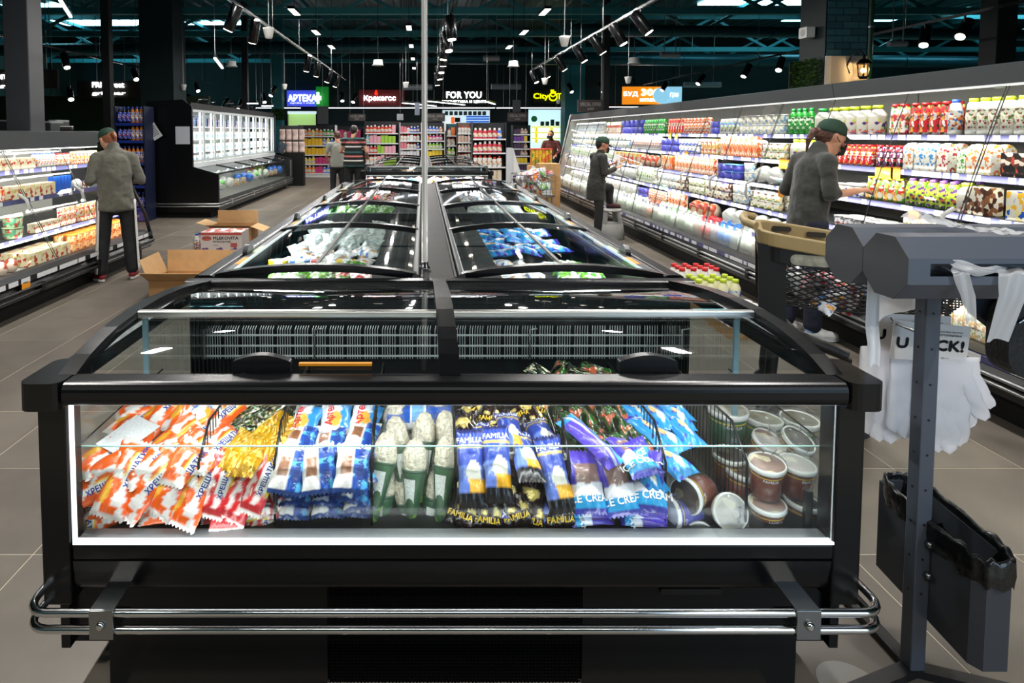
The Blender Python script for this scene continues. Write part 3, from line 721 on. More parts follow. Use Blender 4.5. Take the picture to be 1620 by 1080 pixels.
defbag('gold', 'ice_cream_bag', 'shiny gold foil ice cream bag', 'ice cream', .15, .085, .045, d_gold, mats=M_FOIL, wr=.012)
defbag('foil', 'ice_cream_bag', 'dark brown and green foil ice cream wrapper', 'ice cream', .13, .06, .032, d_foil, mats=M_FOIL, wr=.01)
defbag('foil2', 'ice_cream_bag', 'black foil wrapper with green and pink print', 'ice cream', .165, .07, .04, d_foil2, mats=M_FOIL, wr=.01)
defbag('plombir', 'ice_cream_pack', 'white and blue wafer ice cream pack', 'ice cream', .125, .098, .034, d_plombir, [('ХРЕЩАТИК', .024, .008, .016, HP, M_TXTBL)])
defbag('artek', 'ice_cream_pack', 'white and blue ice cream pack with red lettering', 'ice cream', .125, .098, .034, d_artek, [('Артек', -.018, .0, .03, HP, M_TXTR)])
defbag('familia', 'ice_cream_bag', 'tall blue ice cream bag with yellow stripe', 'ice cream', .2, .08, .05, d_familia, [('FAMILIA', 0, .07, .0145, 0, M_TXTW)], p=3)
defbag('famblack', 'ice_cream_bag', 'black ice cream bag with pale yellow print', 'ice cream', .15, .085, .045, d_famblack, [('FAMILIA', 0, -.05, .014, 0, M_TXTY)], mats=M_FOIL, wr=.011)
defbag('ice', 'ice_cream_bag', 'light blue and purple ICE CREAM bag', 'ice cream', .16, .1, .05, d_ice, [('ICE CREAM', 0, -.042, .0185, .05, M_TXTW)])
defbag('iceroll', 'ice_cream_bag', 'long purple and blue ice cream roll', 'ice cream', .2, .07, .055, d_iceroll)
defbag('osko', 'ice_cream_bag', 'bright blue and violet cone-printed ice cream bag', 'ice cream', .15, .075, .045, d_osko, [('ICE', 0, .036, .017, .1, M_TXTW)])
defbag('green', 'vegetable_bag', 'green and white bag of frozen vegetables', 'frozen food', .2, .14, .05, d_green)
defbag('pink', 'frozen_bag', 'clear bag of frozen pink seafood', 'frozen food', .22, .13, .06, d_pink)
defbag('grey', 'frozen_bag', 'pale grey bag of frozen dumplings', 'frozen food', .22, .15, .06, d_grey)
defbag('wb', 'frozen_bag', 'white and blue bag of frozen food', 'frozen food', .2, .13, .07, d_wb)
KCNT = {}
def put(key, M, label=None, group=None, scale=1.):
    name, desc, cat, vs, T = KIND[key]; k = KCNT[key] = KCNT.get(key, 0)+1
    me, txs = vs[k % len(vs)]
    o = bpy.data.objects.new(name, me); COL.objects.link(o)
    o.matrix_world = M @ Matrix.Scale(scale, 4)
    for t_ in txs:
        q = bpy.data.objects.new('lettering', t_); COL.objects.link(q); q.parent = o
    tag(o, label or desc, cat, group); return o
def frame(c, n, yaw):
    """matrix with local z along n and local y at the angle yaw (deg) from the +X direction in the plane"""
    n = Vector(n).normalized(); x = Vector((1, 0, 0)); x = (x-n*x.dot(n)).normalized(); y = n.cross(x); a = math.radians(yaw)
    Y_ = x*math.cos(a)+y*math.sin(a); X_ = Y_.cross(n)
    return Matrix(((X_.x, Y_.x, n.x, c[0]), (X_.y, Y_.y, n.y, c[1]), (X_.z, Y_.z, n.z, c[2]), (0, 0, 0, 1)))

# ================================================================= the end freezer
XC = .075
YF = 1.62
def zlid(Y):
    P = [(1.66,.903),(1.75,.935),(1.87,.957),(2.05,.967),(2.2,.965),(2.4,.95),(2.62,.918),(2.76,.895)]
    for (a, za), (b, zb) in zip(P, P[1:]):
        if Y <= b: return za+(zb-za)*(Y-a)/(b-a)
    return P[-1][1]
def end_freezer(loc_y=0.):
    fz = thing('chest_freezer', 'black end freezer with wide glass front full of ice cream', 'freezer', (XC, 1.62, 0))
    P = lambda mb, n, m, **k: mb.obj(n, m, fz, **k)
    xl, xr = -1.02, 1.17
    bar = rrect(1.60, .853, 1.69, .914, .022, 5)
    P(MB().prism(bar, 'x', -.909, 1.074, smooth=False), 'front_bumper_bar', M_BLACK)
    for s, a, b in ((-1, xl, -.912), (1, 1.077, xr)):
        t = MB()
        # corner cap: bar section that turns the corner
        pts = rrect(a, 1.596, b, 1.78, .03, 4)
        t.prism(pts, 'z', .845, .916); P(t, 'corner_cap', M_BLACK, bevel=.012)
        xo = xl+.004 if s < 0 else xr-.004; xi = -.945 if s < 0 else 1.10
        t = MB(); t.prism(rrect(min(xo, xi), .85, max(xo, xi), .906, .012, 3), 'y', 1.781, 2.78); P(t, 'side_rail', M_BLACK)
        t = MB(); px_ = (-1.0, -.925) if s < 0 else (1.078, 1.152)
        t.box(px_[0], 1.645, .30, px_[1], 1.72, .849); P(t, 'corner_post', M_BLACK, bevel=.006)
        t = MB(); t.box(px_[0]+(.0 if s < 0 else .05), 1.721, .12, px_[0]+(.025 if s < 0 else .074), 2.78, .47); P(t, 'side_panel', M_BLACK)
        xg = -.985 if s < 0 else 1.14
        P(MB().box(xg-.003, 1.721, .471, xg+.003, 2.74, .849), 'side_glass', M_GLASSF)
    # lit frame round the front glass
    xa, xb, za, zb, yg = -.918, 1.086, .4655, .842, 1.652
    for q in ((xa, za, xb, za+.008), (xa, zb-.0015, xb, zb)):
        P(MB().box(q[0], yg-.006, q[1], q[2], yg+.012, q[3]), 'light_strip', M_LEDF)
    for x in (xa, xb-.004): P(MB().box(x, yg-.006, za+.0085, x+.004, yg+.012, zb-.0025), 'light_strip', M_LEDF)
    P(MB().box(xa+.008, yg, za+.01, xb-.008, yg+.006, zb-.005), 'front_glass', M_GLASSF)
    P(MB().box(-.92, 1.648, .424, 1.09, 1.70, .464), 'lower_rail', M_BLACK, bevel=.004)
    t = MB(); prof = [(1.648, .42)]
    for k in range(9):
        a = HP*k/8; prof.append((1.655+.045*(1-math.cos(a)), .365-.045*math.sin(a)))
    prof += [(1.74, .30), (1.74, .42)]
    t.prism(prof, 'x', -.92, 1.078, smooth=False); P(t, 'lower_panel', M_BLACK)
    P(MB().box(-.995, 1.745, .12, 1.147, 2.78, .425), 'tub', M_BLACK)
    # kick plate, perforated grille, pull
    P(MB().box(-.875, 1.735, 0, -.265, 1.765, .30), 'kick_plate', M_BLACK); P(MB().box(.447, 1.735, 0, 1.045, 1.765, .30), 'kick_plate', M_BLACK)
    t = MB(); t.box(-.264, 1.755, 0, .446, 1.765, .30)
    for i in range(72): t.box(-.262+i*.0098, 1.741, .0, -.2575+i*.0098, 1.752, .30, 0)
    for i in range(32): t.box(-.262, 1.739, .004+i*.0094, .444, 1.742, .0075+i*.0094, 0)
    stuff(P(t, 'vent_grille', mat('grille_black', '#040405', .7, spec=.1)))
    t = MB(); t.prism(rrect(.66, .268, .83, .285, .006, 3), 'y', 1.727, 1.7345); P(t, 'pull_recess', mat('pull_black', '#050506', .25))
    # bumper tubes with brackets
    for z in (.344, .300):
        pts = []
        for cx, s in ((-.945, -1), (1.11, 1)):
            arc = [(cx+s*.055*math.sin(HP*k/5), 1.565+.055*(1-math.cos(HP*k/5)), z) for k in range(6)]
            tail = [(cx+s*.055, 1.72, z), (cx+s*.045, 1.755, z), (cx+s*.02, 1.765, z)]
            pts += (arc+tail)[::-1] if s < 0 else arc+tail
        P(MB().tube(pts, .0105, 12), 'bumper_tube', M_CHROME)
    for x in (-.8, .963):
        t = MB(); t.box(x-.03, 1.551, .284, x+.03, 1.556, .359); t.box(x-.03, 1.556, .355, x+.03, 1.66, .359); t.box(x-.03, 1.556, .284, x+.03, 1.66, .288)
        b = P(t, 'bumper_bracket', M_STEEL, bevel=.001)
        t = MB(); t.lathe([(.011, 0), (.011, .006), (.006, .01)], 12, (x, 1.551, .322), Matrix.Rotation(HP, 3, 'X')); t.obj('bolt', M_CHROME, b)
    # inside: lining, back wall, coil, inner corner profiles
    P(MB().box(-.98, 1.70, .43, 1.135, 2.74, .452), 'deck', M_DKIN)
    P(MB().box(-.915, 1.668, .4525, 1.083, 1.712, .468), 'front_sill', mat('sill_grey', '#7c8082', .35, .4))
    P(MB().box(-.985, 2.70, .453, 1.14, 2.74, .86), 'back_wall', mat('black_lining', '#06080a', .45))
    t = MB()
    for x0, x1 in ((-.985, -.74), (.97, 1.135)):
        for i in range(14): x = x0+(x1-x0)*i/14; t.box(x, 2.685, .47, x+.004, 2.70, .8)
    stuff(P(t, 'wall_ribs', M_DKIN))
    COIL = mat('coil_wire', '#c6cccc', .45, .25)
    t = MB()
    for i in range(190):
        x = -.90+1.98*i/189
        if i % 7 == 6: continue
        t.box(x-.0012, 2.655, .598, x+.0012, 2.658, .722)
        t.bar((x, 2.656, .722), (x+.004, 2.668, .735), .0024, .0024)
    stuff(P(t, 'evaporator_fins', COIL))
    for z in (.612, .655, .70): P(MB().box(-.905, 2.648, z-.003, 1.085, 2.655, z+.003), 'coil_rail', COIL)
    for x in (-.91, -.45, .12, .45, 1.085): P(MB().tube([(x, 2.645, .6), (x, 2.645, .725), (x+.03, 2.645, .73)], .004, 6), 'coil_clip', M_ALU)
    for x in (-.885, 1.005):
        P(MB().box(x-.008, 2.03, .55, x+.008, 2.04, .955), 'inner_post', mat('ice_blue_profile', '#6f8d98', .3))
    for xx in (-.89, 1.01): P(MB().box(xx-.004, 2.05, .46, xx+.004, 2.69, .93), 'inner_side_glass', M_GLASSF)
    # curved lid: frames, panes, grey overlap profile, handles
    for x0, x1, nm in ((-.95, -.905, 'lid_side_frame'), (1.055, 1.10, 'lid_side_frame'), (.045, .1, 'lid_divider')):
        t = MB(); n = 14
        ys = [1.66+(2.76-1.66)*k/n for k in range(n+1)]
        poly = [(y, zlid(y)+.012) for y in ys]+[(y, zlid(y)-.02) for y in ys[::-1]]
        t.prism(poly, 'x', x0, x1); P(t, nm, M_BLACK)
    for xa_, xb_ in ((-.904, .044), (.101, 1.054)):
        for y0, y1, dz in ((1.69, 2.05, .002), (2.0, 2.74, -.009)):
            t = MB(); t.grid(lambda u, v: (xa_+(xb_-xa_)*u, y0+(y1-y0)*v, zlid(y0+(y1-y0)*v)+dz), 1, 10)
            P(t, 'lid_pane', M_LIDG)
        y = 2.035; P(MB().prism(rrect(y-.012, zlid(y)-.006, y+.012, zlid(y)+.014, .004, 2), 'x', xa_, xb_), 'overlap_profile', M_ALU)
    P(MB().prism(rrect(2.72, .862, 2.79, .912, .01, 3), 'x', -1.016, 1.166), 'rear_rail', M_BLACK)
    for x in (-.43, .605):
        t = MB(); n = 10
        top = [(x-.078+.156*k/n, .925+.028*math.sin(PI*(.12+.76*k/n))) for k in range(n+1)]
        t.prism(top+[(x+.078, .905), (x-.078, .905)], 'y', 1.70, 1.725); P(t, 'lid_handle', mat('handle_black', '#141518', .3), bevel=.004)
    P(MB().box(-.33, 1.70, .924, -.135, 1.712, .9305), 'orange_price_strip', M_ORANGE)
    # printed price strip on the left rail
    for x0 in (-.955, 1.108):
        P(MB().box(x0, 1.80, .9065, x0+.022, 2.25, .9085), 'strip_label', mat('speckled_strip', '#8d8f90', .4, vary=.7, bscale=160))
    return fz
M_LEDF = mat('frame_light', '#ffffff', .4, emit='#f2fbff', es=1.0)
FZ = end_freezer(); DY = Vector((0, -.035, 0)); FZ.location += DY
dl = area('freezer_front_led', (.08, 1.665, .838), (math.radians(28), 0, 0), 1.98, .02, 4.6, (.95, .99, 1))
dl2 = area('freezer_sill_led', (.08, 1.637, .475), (math.radians(115), 0, 0), 1.9, .015, .6, (.95, .99, 1))

# inner front glass and wire dividers: fittings of the freezer's basket
bk = thing('basket_divider_set', 'low inner glass screen at the front of the ice cream baskets', 'basket screen', (.08, 1.735, .453))
t = MB(); t.box(-.938, 1.735, .453, 1.108, 1.739, .69); t.obj('glass_screen', glass_mat('screen_glass', (.97, .985, .98), 1.18, .05), bk)
MB().box(-.938, 1.7345, .6905, 1.108, 1.7395, .693).obj('top_edge', M_GEDGE, bk)
for x in (-.938, 1.108):
    MB().box(x-.002, 1.7405, .453, x+.002, 2.3, .69).obj('side_screen', M_GLASSF, bk)
    MB().tube([(x, 1.738, .453), (x, 1.738, .693), (x, 2.3, .693)], .0025, 6).obj('screen_edge_wire', M_BLACK, bk)
MB().box(1.055, 1.741, .453, 1.075, 1.755, .56).obj('clamp_post', M_STEEL, bk)
for i, x in enumerate((-.620, -.410, -.141, .093, .408, .675, .901)):
    g = thing('wire_divider', f'black wire divider between the ice cream baskets, {ordn(i)} from the left', 'divider', (x, 1.75, .453), 'wire dividers')
    zf, zr, yr = .632, .71, 1.84
    MB().tube([(x, 1.748, .455), (x, 1.748, zf), (x, yr, zr), (x, 2.3, zr), (x, 2.3, .455)], .0038, 6).obj('rim_wire', M_BLACK, g)
    t = MB()
    for k in range(1, 22):
        y = 1.748+.552*k/22; zt = zf+(zr-zf)*min(1, (y-1.748)/(yr-1.748)); t.tube([(x, y, .456), (x, y, zt)], .0017, 4)
    stuff(t.obj('upright_wires', M_BLACK, g))

bk.location.y -= .012
for o_ in [bk]+[o for o in COL.objects if o.name.startswith('wire_divider') and not o.parent]: o_.location += DY
# ================================================================= ice cream in the baskets
SL = .27
NT = Vector((0, -SL, 1)).normalized()
def heap(px, py):
    r = ray(px, py); o = Vector((0, 0, HC))
    # plane z = .59 + SL (y-1.77)
    t = (.59-SL*1.735-HC)/(r.z-SL*r.y); p = o+r*t
    if p.y < 1.765: p = o+r*(1.745/r.y); return p, Vector((0, -.8, .6)).normalized(), True
    return p, NT, False
def heapput(key, lst, where, sc=1., lift=0.):
    name, desc, cat, vs, T = KIND[key]
    front = sorted(lst, key=lambda q: q[0]); grp = desc+'s in the '+where
    for (px, py, a) in lst:
        p, n, fr = heap(px, py)
        a2 = math.degrees(math.atan2(math.sin(math.radians(a)), math.cos(math.radians(a))*.66))
        n2 = (n+Vector((R.uniform(-.12, .12), R.uniform(-.1, .1), 0))).normalized()
        k = front.index((px, py, a))
        lab = f'{desc}, {ordn(k)} from left, {where}'
        put(key, frame(p+n2*(lift+R.uniform(-.004, .008)), n2, a2), lab, grp, sc)
heapput('orange', [(178,722,42),(225,664,48),(264,657,55),(282,698,48),(318,690,52),(348,668,55),(340,718,58),(215,700,60),(250,732,35),(300,730,62),(240,650,20),(300,655,80)], 'leftmost basket', lift=.012)
heapput('orange', [(160,764,18),(205,760,70),(243,765,40),(288,758,50),(318,775,62)], 'front of leftmost basket', lift=.034)
heapput('orange', [(160,800,-70),(195,795,20),(235,802,-30),(272,798,10),(303,806,70),(158,846,100),(188,850,-15),(222,846,25),(255,850,-12),(285,848,35),(305,850,80)], 'lower left stack', lift=-.008, sc=.85)
heapput('red', [(350,768,72),(388,778,58),(415,765,62),(368,790,95)], 'second basket', lift=.03)
heapput('red', [(332,806,20),(365,812,-15),(395,806,10),(420,815,60),(330,848,-10),(362,850,8),(392,848,-30),(418,850,20)], 'lower second basket', sc=.85)
heapput('gold', [(378,722,62),(412,708,50),(398,735,70),(430,690,45),(440,712,75)], 'second basket', lift=.015)
heapput('foil', [(400,655,20),(425,668,-15),(445,652,40),(455,672,10),(410,645,60),(462,645,-30),(437,682,25),(380,650,70),(415,690,-40),(395,675,80),(375,690,30),(448,700,60)], 'back of second basket', lift=.01)
heapput('artek', [(484,672,78),(531,670,95),(578,670,80)], 'third basket', lift=.012)
heapput('plombir', [(474,706,85),(524,706,95),(572,704,80)], 'middle of third basket', lift=.022)
heapput('plombir', [(460,745,78),(508,745,102),(557,745,86)], 'front of third basket', lift=.034)
# layers of packs below, seen from their ends
def layers(key, xs, zs, y, where, yaw=0, sx=1., jig=.01):
    name, desc, cat, vs, T = KIND[key]
    for zi, z in enumerate(zs):
        for xi, x in enumerate(xs):
            n = Vector((R.uniform(-.12, .12), R.uniform(-.35, -.05), 1)).normalized()
            put(key, frame(Vector((x+R.uniform(-jig, jig), y+R.uniform(-.012, .012), z)), n, yaw+R.uniform(-12, 12)), f'{desc}, {ordn(zi)} layer up, {ordn(xi)} across, {where.replace(" of the", " of")}', desc+'s in layers in the '+where, sx)
layers('plombir', (-.365, -.275, -.185), (.472, .50, .528, .556, .584), 1.79, 'third basket', 90, .95, .006)
layers('orange', (-.87, -.78, -.68), (.475,), 1.86, 'leftmost basket', 75)
layers('orange', (-.86, -.70), (.468, .492, .516), 1.744, 'bottom of the leftmost basket', 0, .8)
layers('red', (-.56, -.46), (.468, .492), 1.744, 'bottom of the second basket', 0, .72)
layers('familia', (.18, .33), (.467, .490), 1.742, 'bottom of the fifth basket', 0, .72)
layers('ice', (.475, .61), (.467, .492, .515), 1.744, 'bottom of the sixth basket', 0, .75)
heapput('familia', [(746,742,92),(786,736,90),(828,732,96),(862,704,108),(876,752,102),(806,700,95),(760,712,80)], 'fifth basket', lift=.022)
heapput('famblack', [(742,664,60),(775,655,75),(810,652,110),(740,690,100),(790,675,50),(838,660,120),(765,645,20),(850,645,60)], 'back of fifth basket', lift=.012)
heapput('famblack', [(738,786,60),(772,792,80),(808,786,110),(842,792,70),(880,790,95)], 'front of fifth basket', lift=.008)
heapput('familia', [(740,850,100),(782,848,60),(822,850,105),(860,850,80),(890,848,110)], 'lower fifth basket', sc=.8)
heapput('foil2', [(872,662,115),(898,652,120),(925,672,118),(950,655,112),(975,682,108),(940,700,110),(970,648,100),(1000,700,105),(905,690,125),(960,715,115),(990,725,105),(880,640,60)], 'back of sixth basket', lift=.01)
heapput('iceroll', [(926,722,-45)], 'sixth basket', lift=.055)
heapput('ice', [(922,764,92),(975,766,100),(1020,762,80),(1000,735,110)], 'sixth basket', lift=.032)
heapput('ice', [(918,850,92),(962,846,70),(1005,846,100),(1035,846,85)], 'lower sixth basket', lift=-.004, sc=.85)
heapput('iceroll', [(945,806,10),(1005,806,-8)], 'lower sixth basket', lift=0., sc=.85)
heapput('osko', [(998,655,125),(1032,666,118),(1062,648,110),(1048,700,125),(1078,690,112),(1060,735,120),(1018,740,118),(1066,668,95),(1020,690,130)], 'seventh basket', lift=.015)
# white and blue long packs at the back of the cone basket
WBP = [mat('pack_white', '#e9ecf0', .35), mat('pack_blue', '#1f55b4', .35), mat('pack_sky', '#7ab4e8', .35)]
for k, (px, py) in enumerate(((664, 672), (664, 658), (664, 645))):
    p, n, _ = heap(px, py); g = thing('ice_cream_log', f'white and blue long ice cream pack above the cones, {ordn(k)} from the front', 'ice cream', p+Vector((0, 0, .01)), 'long ice cream packs')
    c = Vector(p)+Vector((0, 0, .012))
    MB().prism(rrect(c.y-.025, c.z-.02, c.y+.025, c.z+.02, .012, 3), 'x', c.x-.1, c.x+.1).obj('wrapper', WBP[0], g)
    t = MB(); t.prism(rrect(c.y-.0255, c.z-.004, c.y+.0255, c.z+.0205, .012, 3), 'x', c.x-.1005, c.x-.03); t.prism(rrect(c.y-.0255, c.z-.004, c.y+.0255, c.z+.0205, .012, 3), 'x', c.x+.02, c.x+.1005); t.obj('blue_band', WBP[1], g)
    MB().prism(rrect(c.y-.0258, c.z+.003, c.y+.0258, c.z+.0208, .01, 3), 'x', c.x-.024, c.x+.012).obj('print', WBP[2], g)
# cones: white nut-crusted top, green wrapper, clear sleeve
CREAM = mat('cream_nuts', '#ddd2ba', .6, vary=.42, bscale=95, bump=1.)
WRAPG = print_mat('cone_wrapper', '#d8dcd6', ['#2c5a34', '#24502c', '#7aa838'], 14, .35, .62)
CLR = mat('leaf_green_print', '#8ec63a', .4)
def cone_proto():
    g = thing('ice_cream_cone', 'white nut-topped ice cream cone in a clear sleeve', 'ice cream', (0, 0, 0))
    j = lambda q: q*(1+.05*math.cos(5*math.atan2(q.y, q.x)+q.z*30)+.10*noise.noise(q*75)+.08*noise.noise(q*150))
    MB().ball((0, 0, .015), .034, 24, 18, (1, 1, 1.75), jit=j).obj('topping', CREAM, g, True)
    MB().lathe([(.004, -.17), (.012, -.15), (.033, -.025), (.036, -.012), (.034, -.008)], 20).obj('wrapper', WRAPG, g, True)
    MB().lathe([(.037, -.013), (.037, -.007)], 20).obj('rim', mat('dark_green_rim', '#1f4a30', .4), g, True)
    jf = lambda q: q*(1+.05*noise.noise(q*60))
    MB().lathe([(.014, -.16), (.036, -.03), (.041, .0), (.039, .04), (.028, .075), (.012, .09), (.016, .10)], 16, jit=jf).obj('clear_sleeve', M_FILM, g, True)
    MB().grid(lambda u, v: (.0372*math.sin((u-.5)*1.1)*(.9-.3*(1-v)), -.0372*math.cos((u-.5)*1.1)*(.94-.42*(1-v)), -.1+.07*v), 4, 3).obj('label', mat('ingredient_label', '#cfd2cc', .5, vary=.25, bscale=220), g, True)
    return g
CP = cone_proto(); first = True
for k, (px, py, a, tilt) in enumerate(sorted([(606,748,10,.5),(628,722,-12,.6),(670,715,3,.6),(694,672,-8,.7),(706,755,8,.5),(604,800,5,.35),(643,812,-14,.35),(690,805,12,.3),(708,712,-6,.6),(622,685,10,.7),(655,760,4,.4)])):
    p, n, fr = heap(px, py); p = p+Vector((0, .055, .012)); tilt = -tilt*.8
    Mx = Matrix.Translation(p) @ Euler((tilt, math.radians(a), 0)).to_matrix().to_4x4() @ Matrix.Rotation(R.uniform(-.5, .5), 4, 'Z')
    lab = f'white nut-topped ice cream cone in a clear sleeve, {ordn(k)} from the left in the fourth basket'
    if first: CP.matrix_world = Mx; CP['label'] = lab; CP['group'] = 'ice cream cones'; first = False
    else: dup(CP, M=Mx, label=lab, group='ice cream cones')
# tubs
def tub_proto(body, lid, name, desc, txt):
    g = thing(name, desc, 'ice cream', (0, 0, 0))
    MB().lathe([(.036, 0), (.037, .003), (.046, .093)], 24).obj('cup', body, g, True)
    MB().lathe([(.0475, .089), (.0505, .091), (.0505, .103), (.047, .105), (.046, .1015)], 24).obj('lid_rim', M_WHITE, g, True)
    MB().lathe([(.0462, .099), (.0462, .1015)], 24).obj('lid_print', lid, g, True)
    MB().lathe([(.0448, .0765), (.0453, .0795)], 24).obj('yellow_line', M_TXTY, g, True)
    t = MB(); rr = lambda z: .0362+.0099*z/.093+.0006
    add_text(t, txt, lambda x, y: (rr(.07+y)*math.sin(x/.045), -rr(.07+y)*math.cos(x/.045), .07+y*.99), .0085, thick=1.8); t.obj('lettering', M_TXTW if txt == 'FAMILIA' else M_TXTW, g, True)
    jf = lambda q: Vector((q.x*(1+.10*noise.noise(q*40)), q.y*(1+.10*noise.noise(q*40+Vector((3, 0, 0)))), q.z))
    MB().lathe([(.037, -.002), (.044, .004), (.049, .09), (.054, .1), (.05, .112), (.025, .12), (.01, .128), (.022, .15), (.02, .155)], 18, jit=jf).obj('clear_bag', M_FILM, g, True)
    return g
TB = tub_proto(print_mat('tub_brown', '#6a2f1a', ['#7a3a20', '#d9a53c', '#8a4a28'], 22, .35, .34), print_mat('lid_brown', '#8a4a26', ['#e2b75c', '#ead9a4', '#70361c'], 26, .35, .5), 'ice_cream_tub', 'brown ice cream tub', 'FAMILIA')
TG = tub_proto(print_mat('tub_green', '#1f5a40', ['#1c5038', '#e6e2d2'], 16, .35, .3), print_mat('lid_pale', '#d8d4c4', ['#e6dfc6', '#c4b48c'], 26, .35, .4), 'ice_cream_tub', 'dark green ice cream tub', 'FAMILIA')
TBL = tub_proto(print_mat('tub_blue', '#4b4cb4', ['#5a5cc8', '#3ba4e0', '#e4e6f4'], 20, .35, .45), print_mat('lid_blue', '#cfd4ea', ['#5a62c4', '#e8e8f0'], 24, .35, .4), 'ice_cream_tub', 'blue and violet ice cream tub', 'OSKO')
used = set()
def tub(T_, px, py, y, pitch, roll, yaw, label, sc=1.):
    p = at_y(px, py, y-.035)
    Mx = Matrix.Translation(p) @ Euler((pitch, roll, yaw)).to_matrix().to_4x4() @ Matrix.Scale(sc, 4) @ Matrix.Translation((0, 0, -.05))
    if T_ not in used: T_.matrix_world = Mx; T_['label'] = label; T_['group'] = 'ice cream tubs'; used.add(T_)
    else: dup(T_, M=Mx, label=label, group='ice cream tubs')
tub(TB, 1213, 822, 1.80, .05, -.03, .1, 'brown ice cream tub at the bottom left of the rightmost basket')
tub(TB, 1212, 757, 1.82, .15, -.02, -.2, 'brown ice cream tub standing on another at the left of the rightmost basket')
tub(TB, 1264, 818, 1.83, .1, .1, .7, 'brown ice cream tub at the bottom right of the rightmost basket')
tub(TB, 1257, 758, 1.86, .12, .04, .35, 'brown ice cream tub standing on another at the right of the rightmost basket')
tub(TB, 1100, 778, 1.82, .1, -1.5, .5, 'brown ice cream tub lying on its side on top in the eighth basket')
tub(TB, 1141, 806, 1.80, 1.15, .2, 0, 'brown ice cream tub with its lid facing the glass')
tub(TBL, 1078, 816, 1.80, .1, -1.35, .2, 'violet ice cream tub lying on its side behind the glass')
tub(TBL, 1098, 846, 1.79, 1.3, -.3, 0, 'blue ice cream tub lying at the bottom with its lid forward')
tub(TB, 1158, 838, 1.82, .75, .5, 0, 'brown ice cream tub tipped over at the bottom of the eighth basket')
tub(TB, 1152, 742, 1.95, .1, 0, .3, 'brown ice cream tub standing behind the lying ones')
tub(TB, 1172, 772, 1.9, .1, .1, .9, 'brown ice cream tub standing beside the last wire divider')
tub(TG, 1150, 676, 2.08, .05, 0, 0, 'dark green ice cream tub standing at the back of the baskets', 1.25)
tub(TG, 1205, 690, 2.12, .05, .05, .9, 'second dark green tub behind the clear plastic bags', 1.2)
tub(TG, 1262, 690, 2.12, .05, -.05, 1.4, 'third dark green tub near the corner of the freezer', 1.2)
tub(TB, 1206, 716, 1.98, .4, .1, .4, 'brown ice cream tub behind the tall pair in its clear bag')
tub(TB, 1250, 712, 1.98, .5, -.1, .8, 'brown ice cream tub at the back right in its clear bag')
# price sheet and netted pack
p, n, _ = heap(207, 707)
o = MB().grid(lambda u, v: ((u-.5)*.105, (v-.5)*.14, .004*math.sin(u*3)*math.sin(v*4)), 6, 8).obj('price_sheet', mat('paper_print', '#e2e4e4', .7, vary=.12, bscale=130)); o.matrix_world = frame(p+n*.045, n, 62)
tag(o, 'white printed sheet lying on the orange ice cream bags', 'paper')
p, n, _ = heap(314, 643)
o = MB().ball((0, 0, 0), .045, 20, 14, (1.1, .9, .75)).obj('netted_ball', mat('waffle_brown', '#7c5136', .6, vary=.4, bscale=120, bump=.6)); o.location = p+Vector((0, 0, .02))
tag(o, 'brown waffle-patterned ice cream ball at the back of the leftmost basket', 'ice cream')
heapput('wb', [(352,650,30)], 'back of leftmost basket', lift=.01)
# dark packs seen through the lid behind the front bar
for k, (px, key) in enumerate(((860, 'foil'), (885, 'foil2'), (925, 'foil'), (950, 'foil2'))):
    p = at_y(px, 592, 2.22); put(key, frame(p, (R.uniform(-.2, .2), -.3, 1), R.uniform(20, 160)), f'dark foil wrapper at the back of the freezer, {ordn(k)} from the left', 'wrappers at the back of the end freezer')
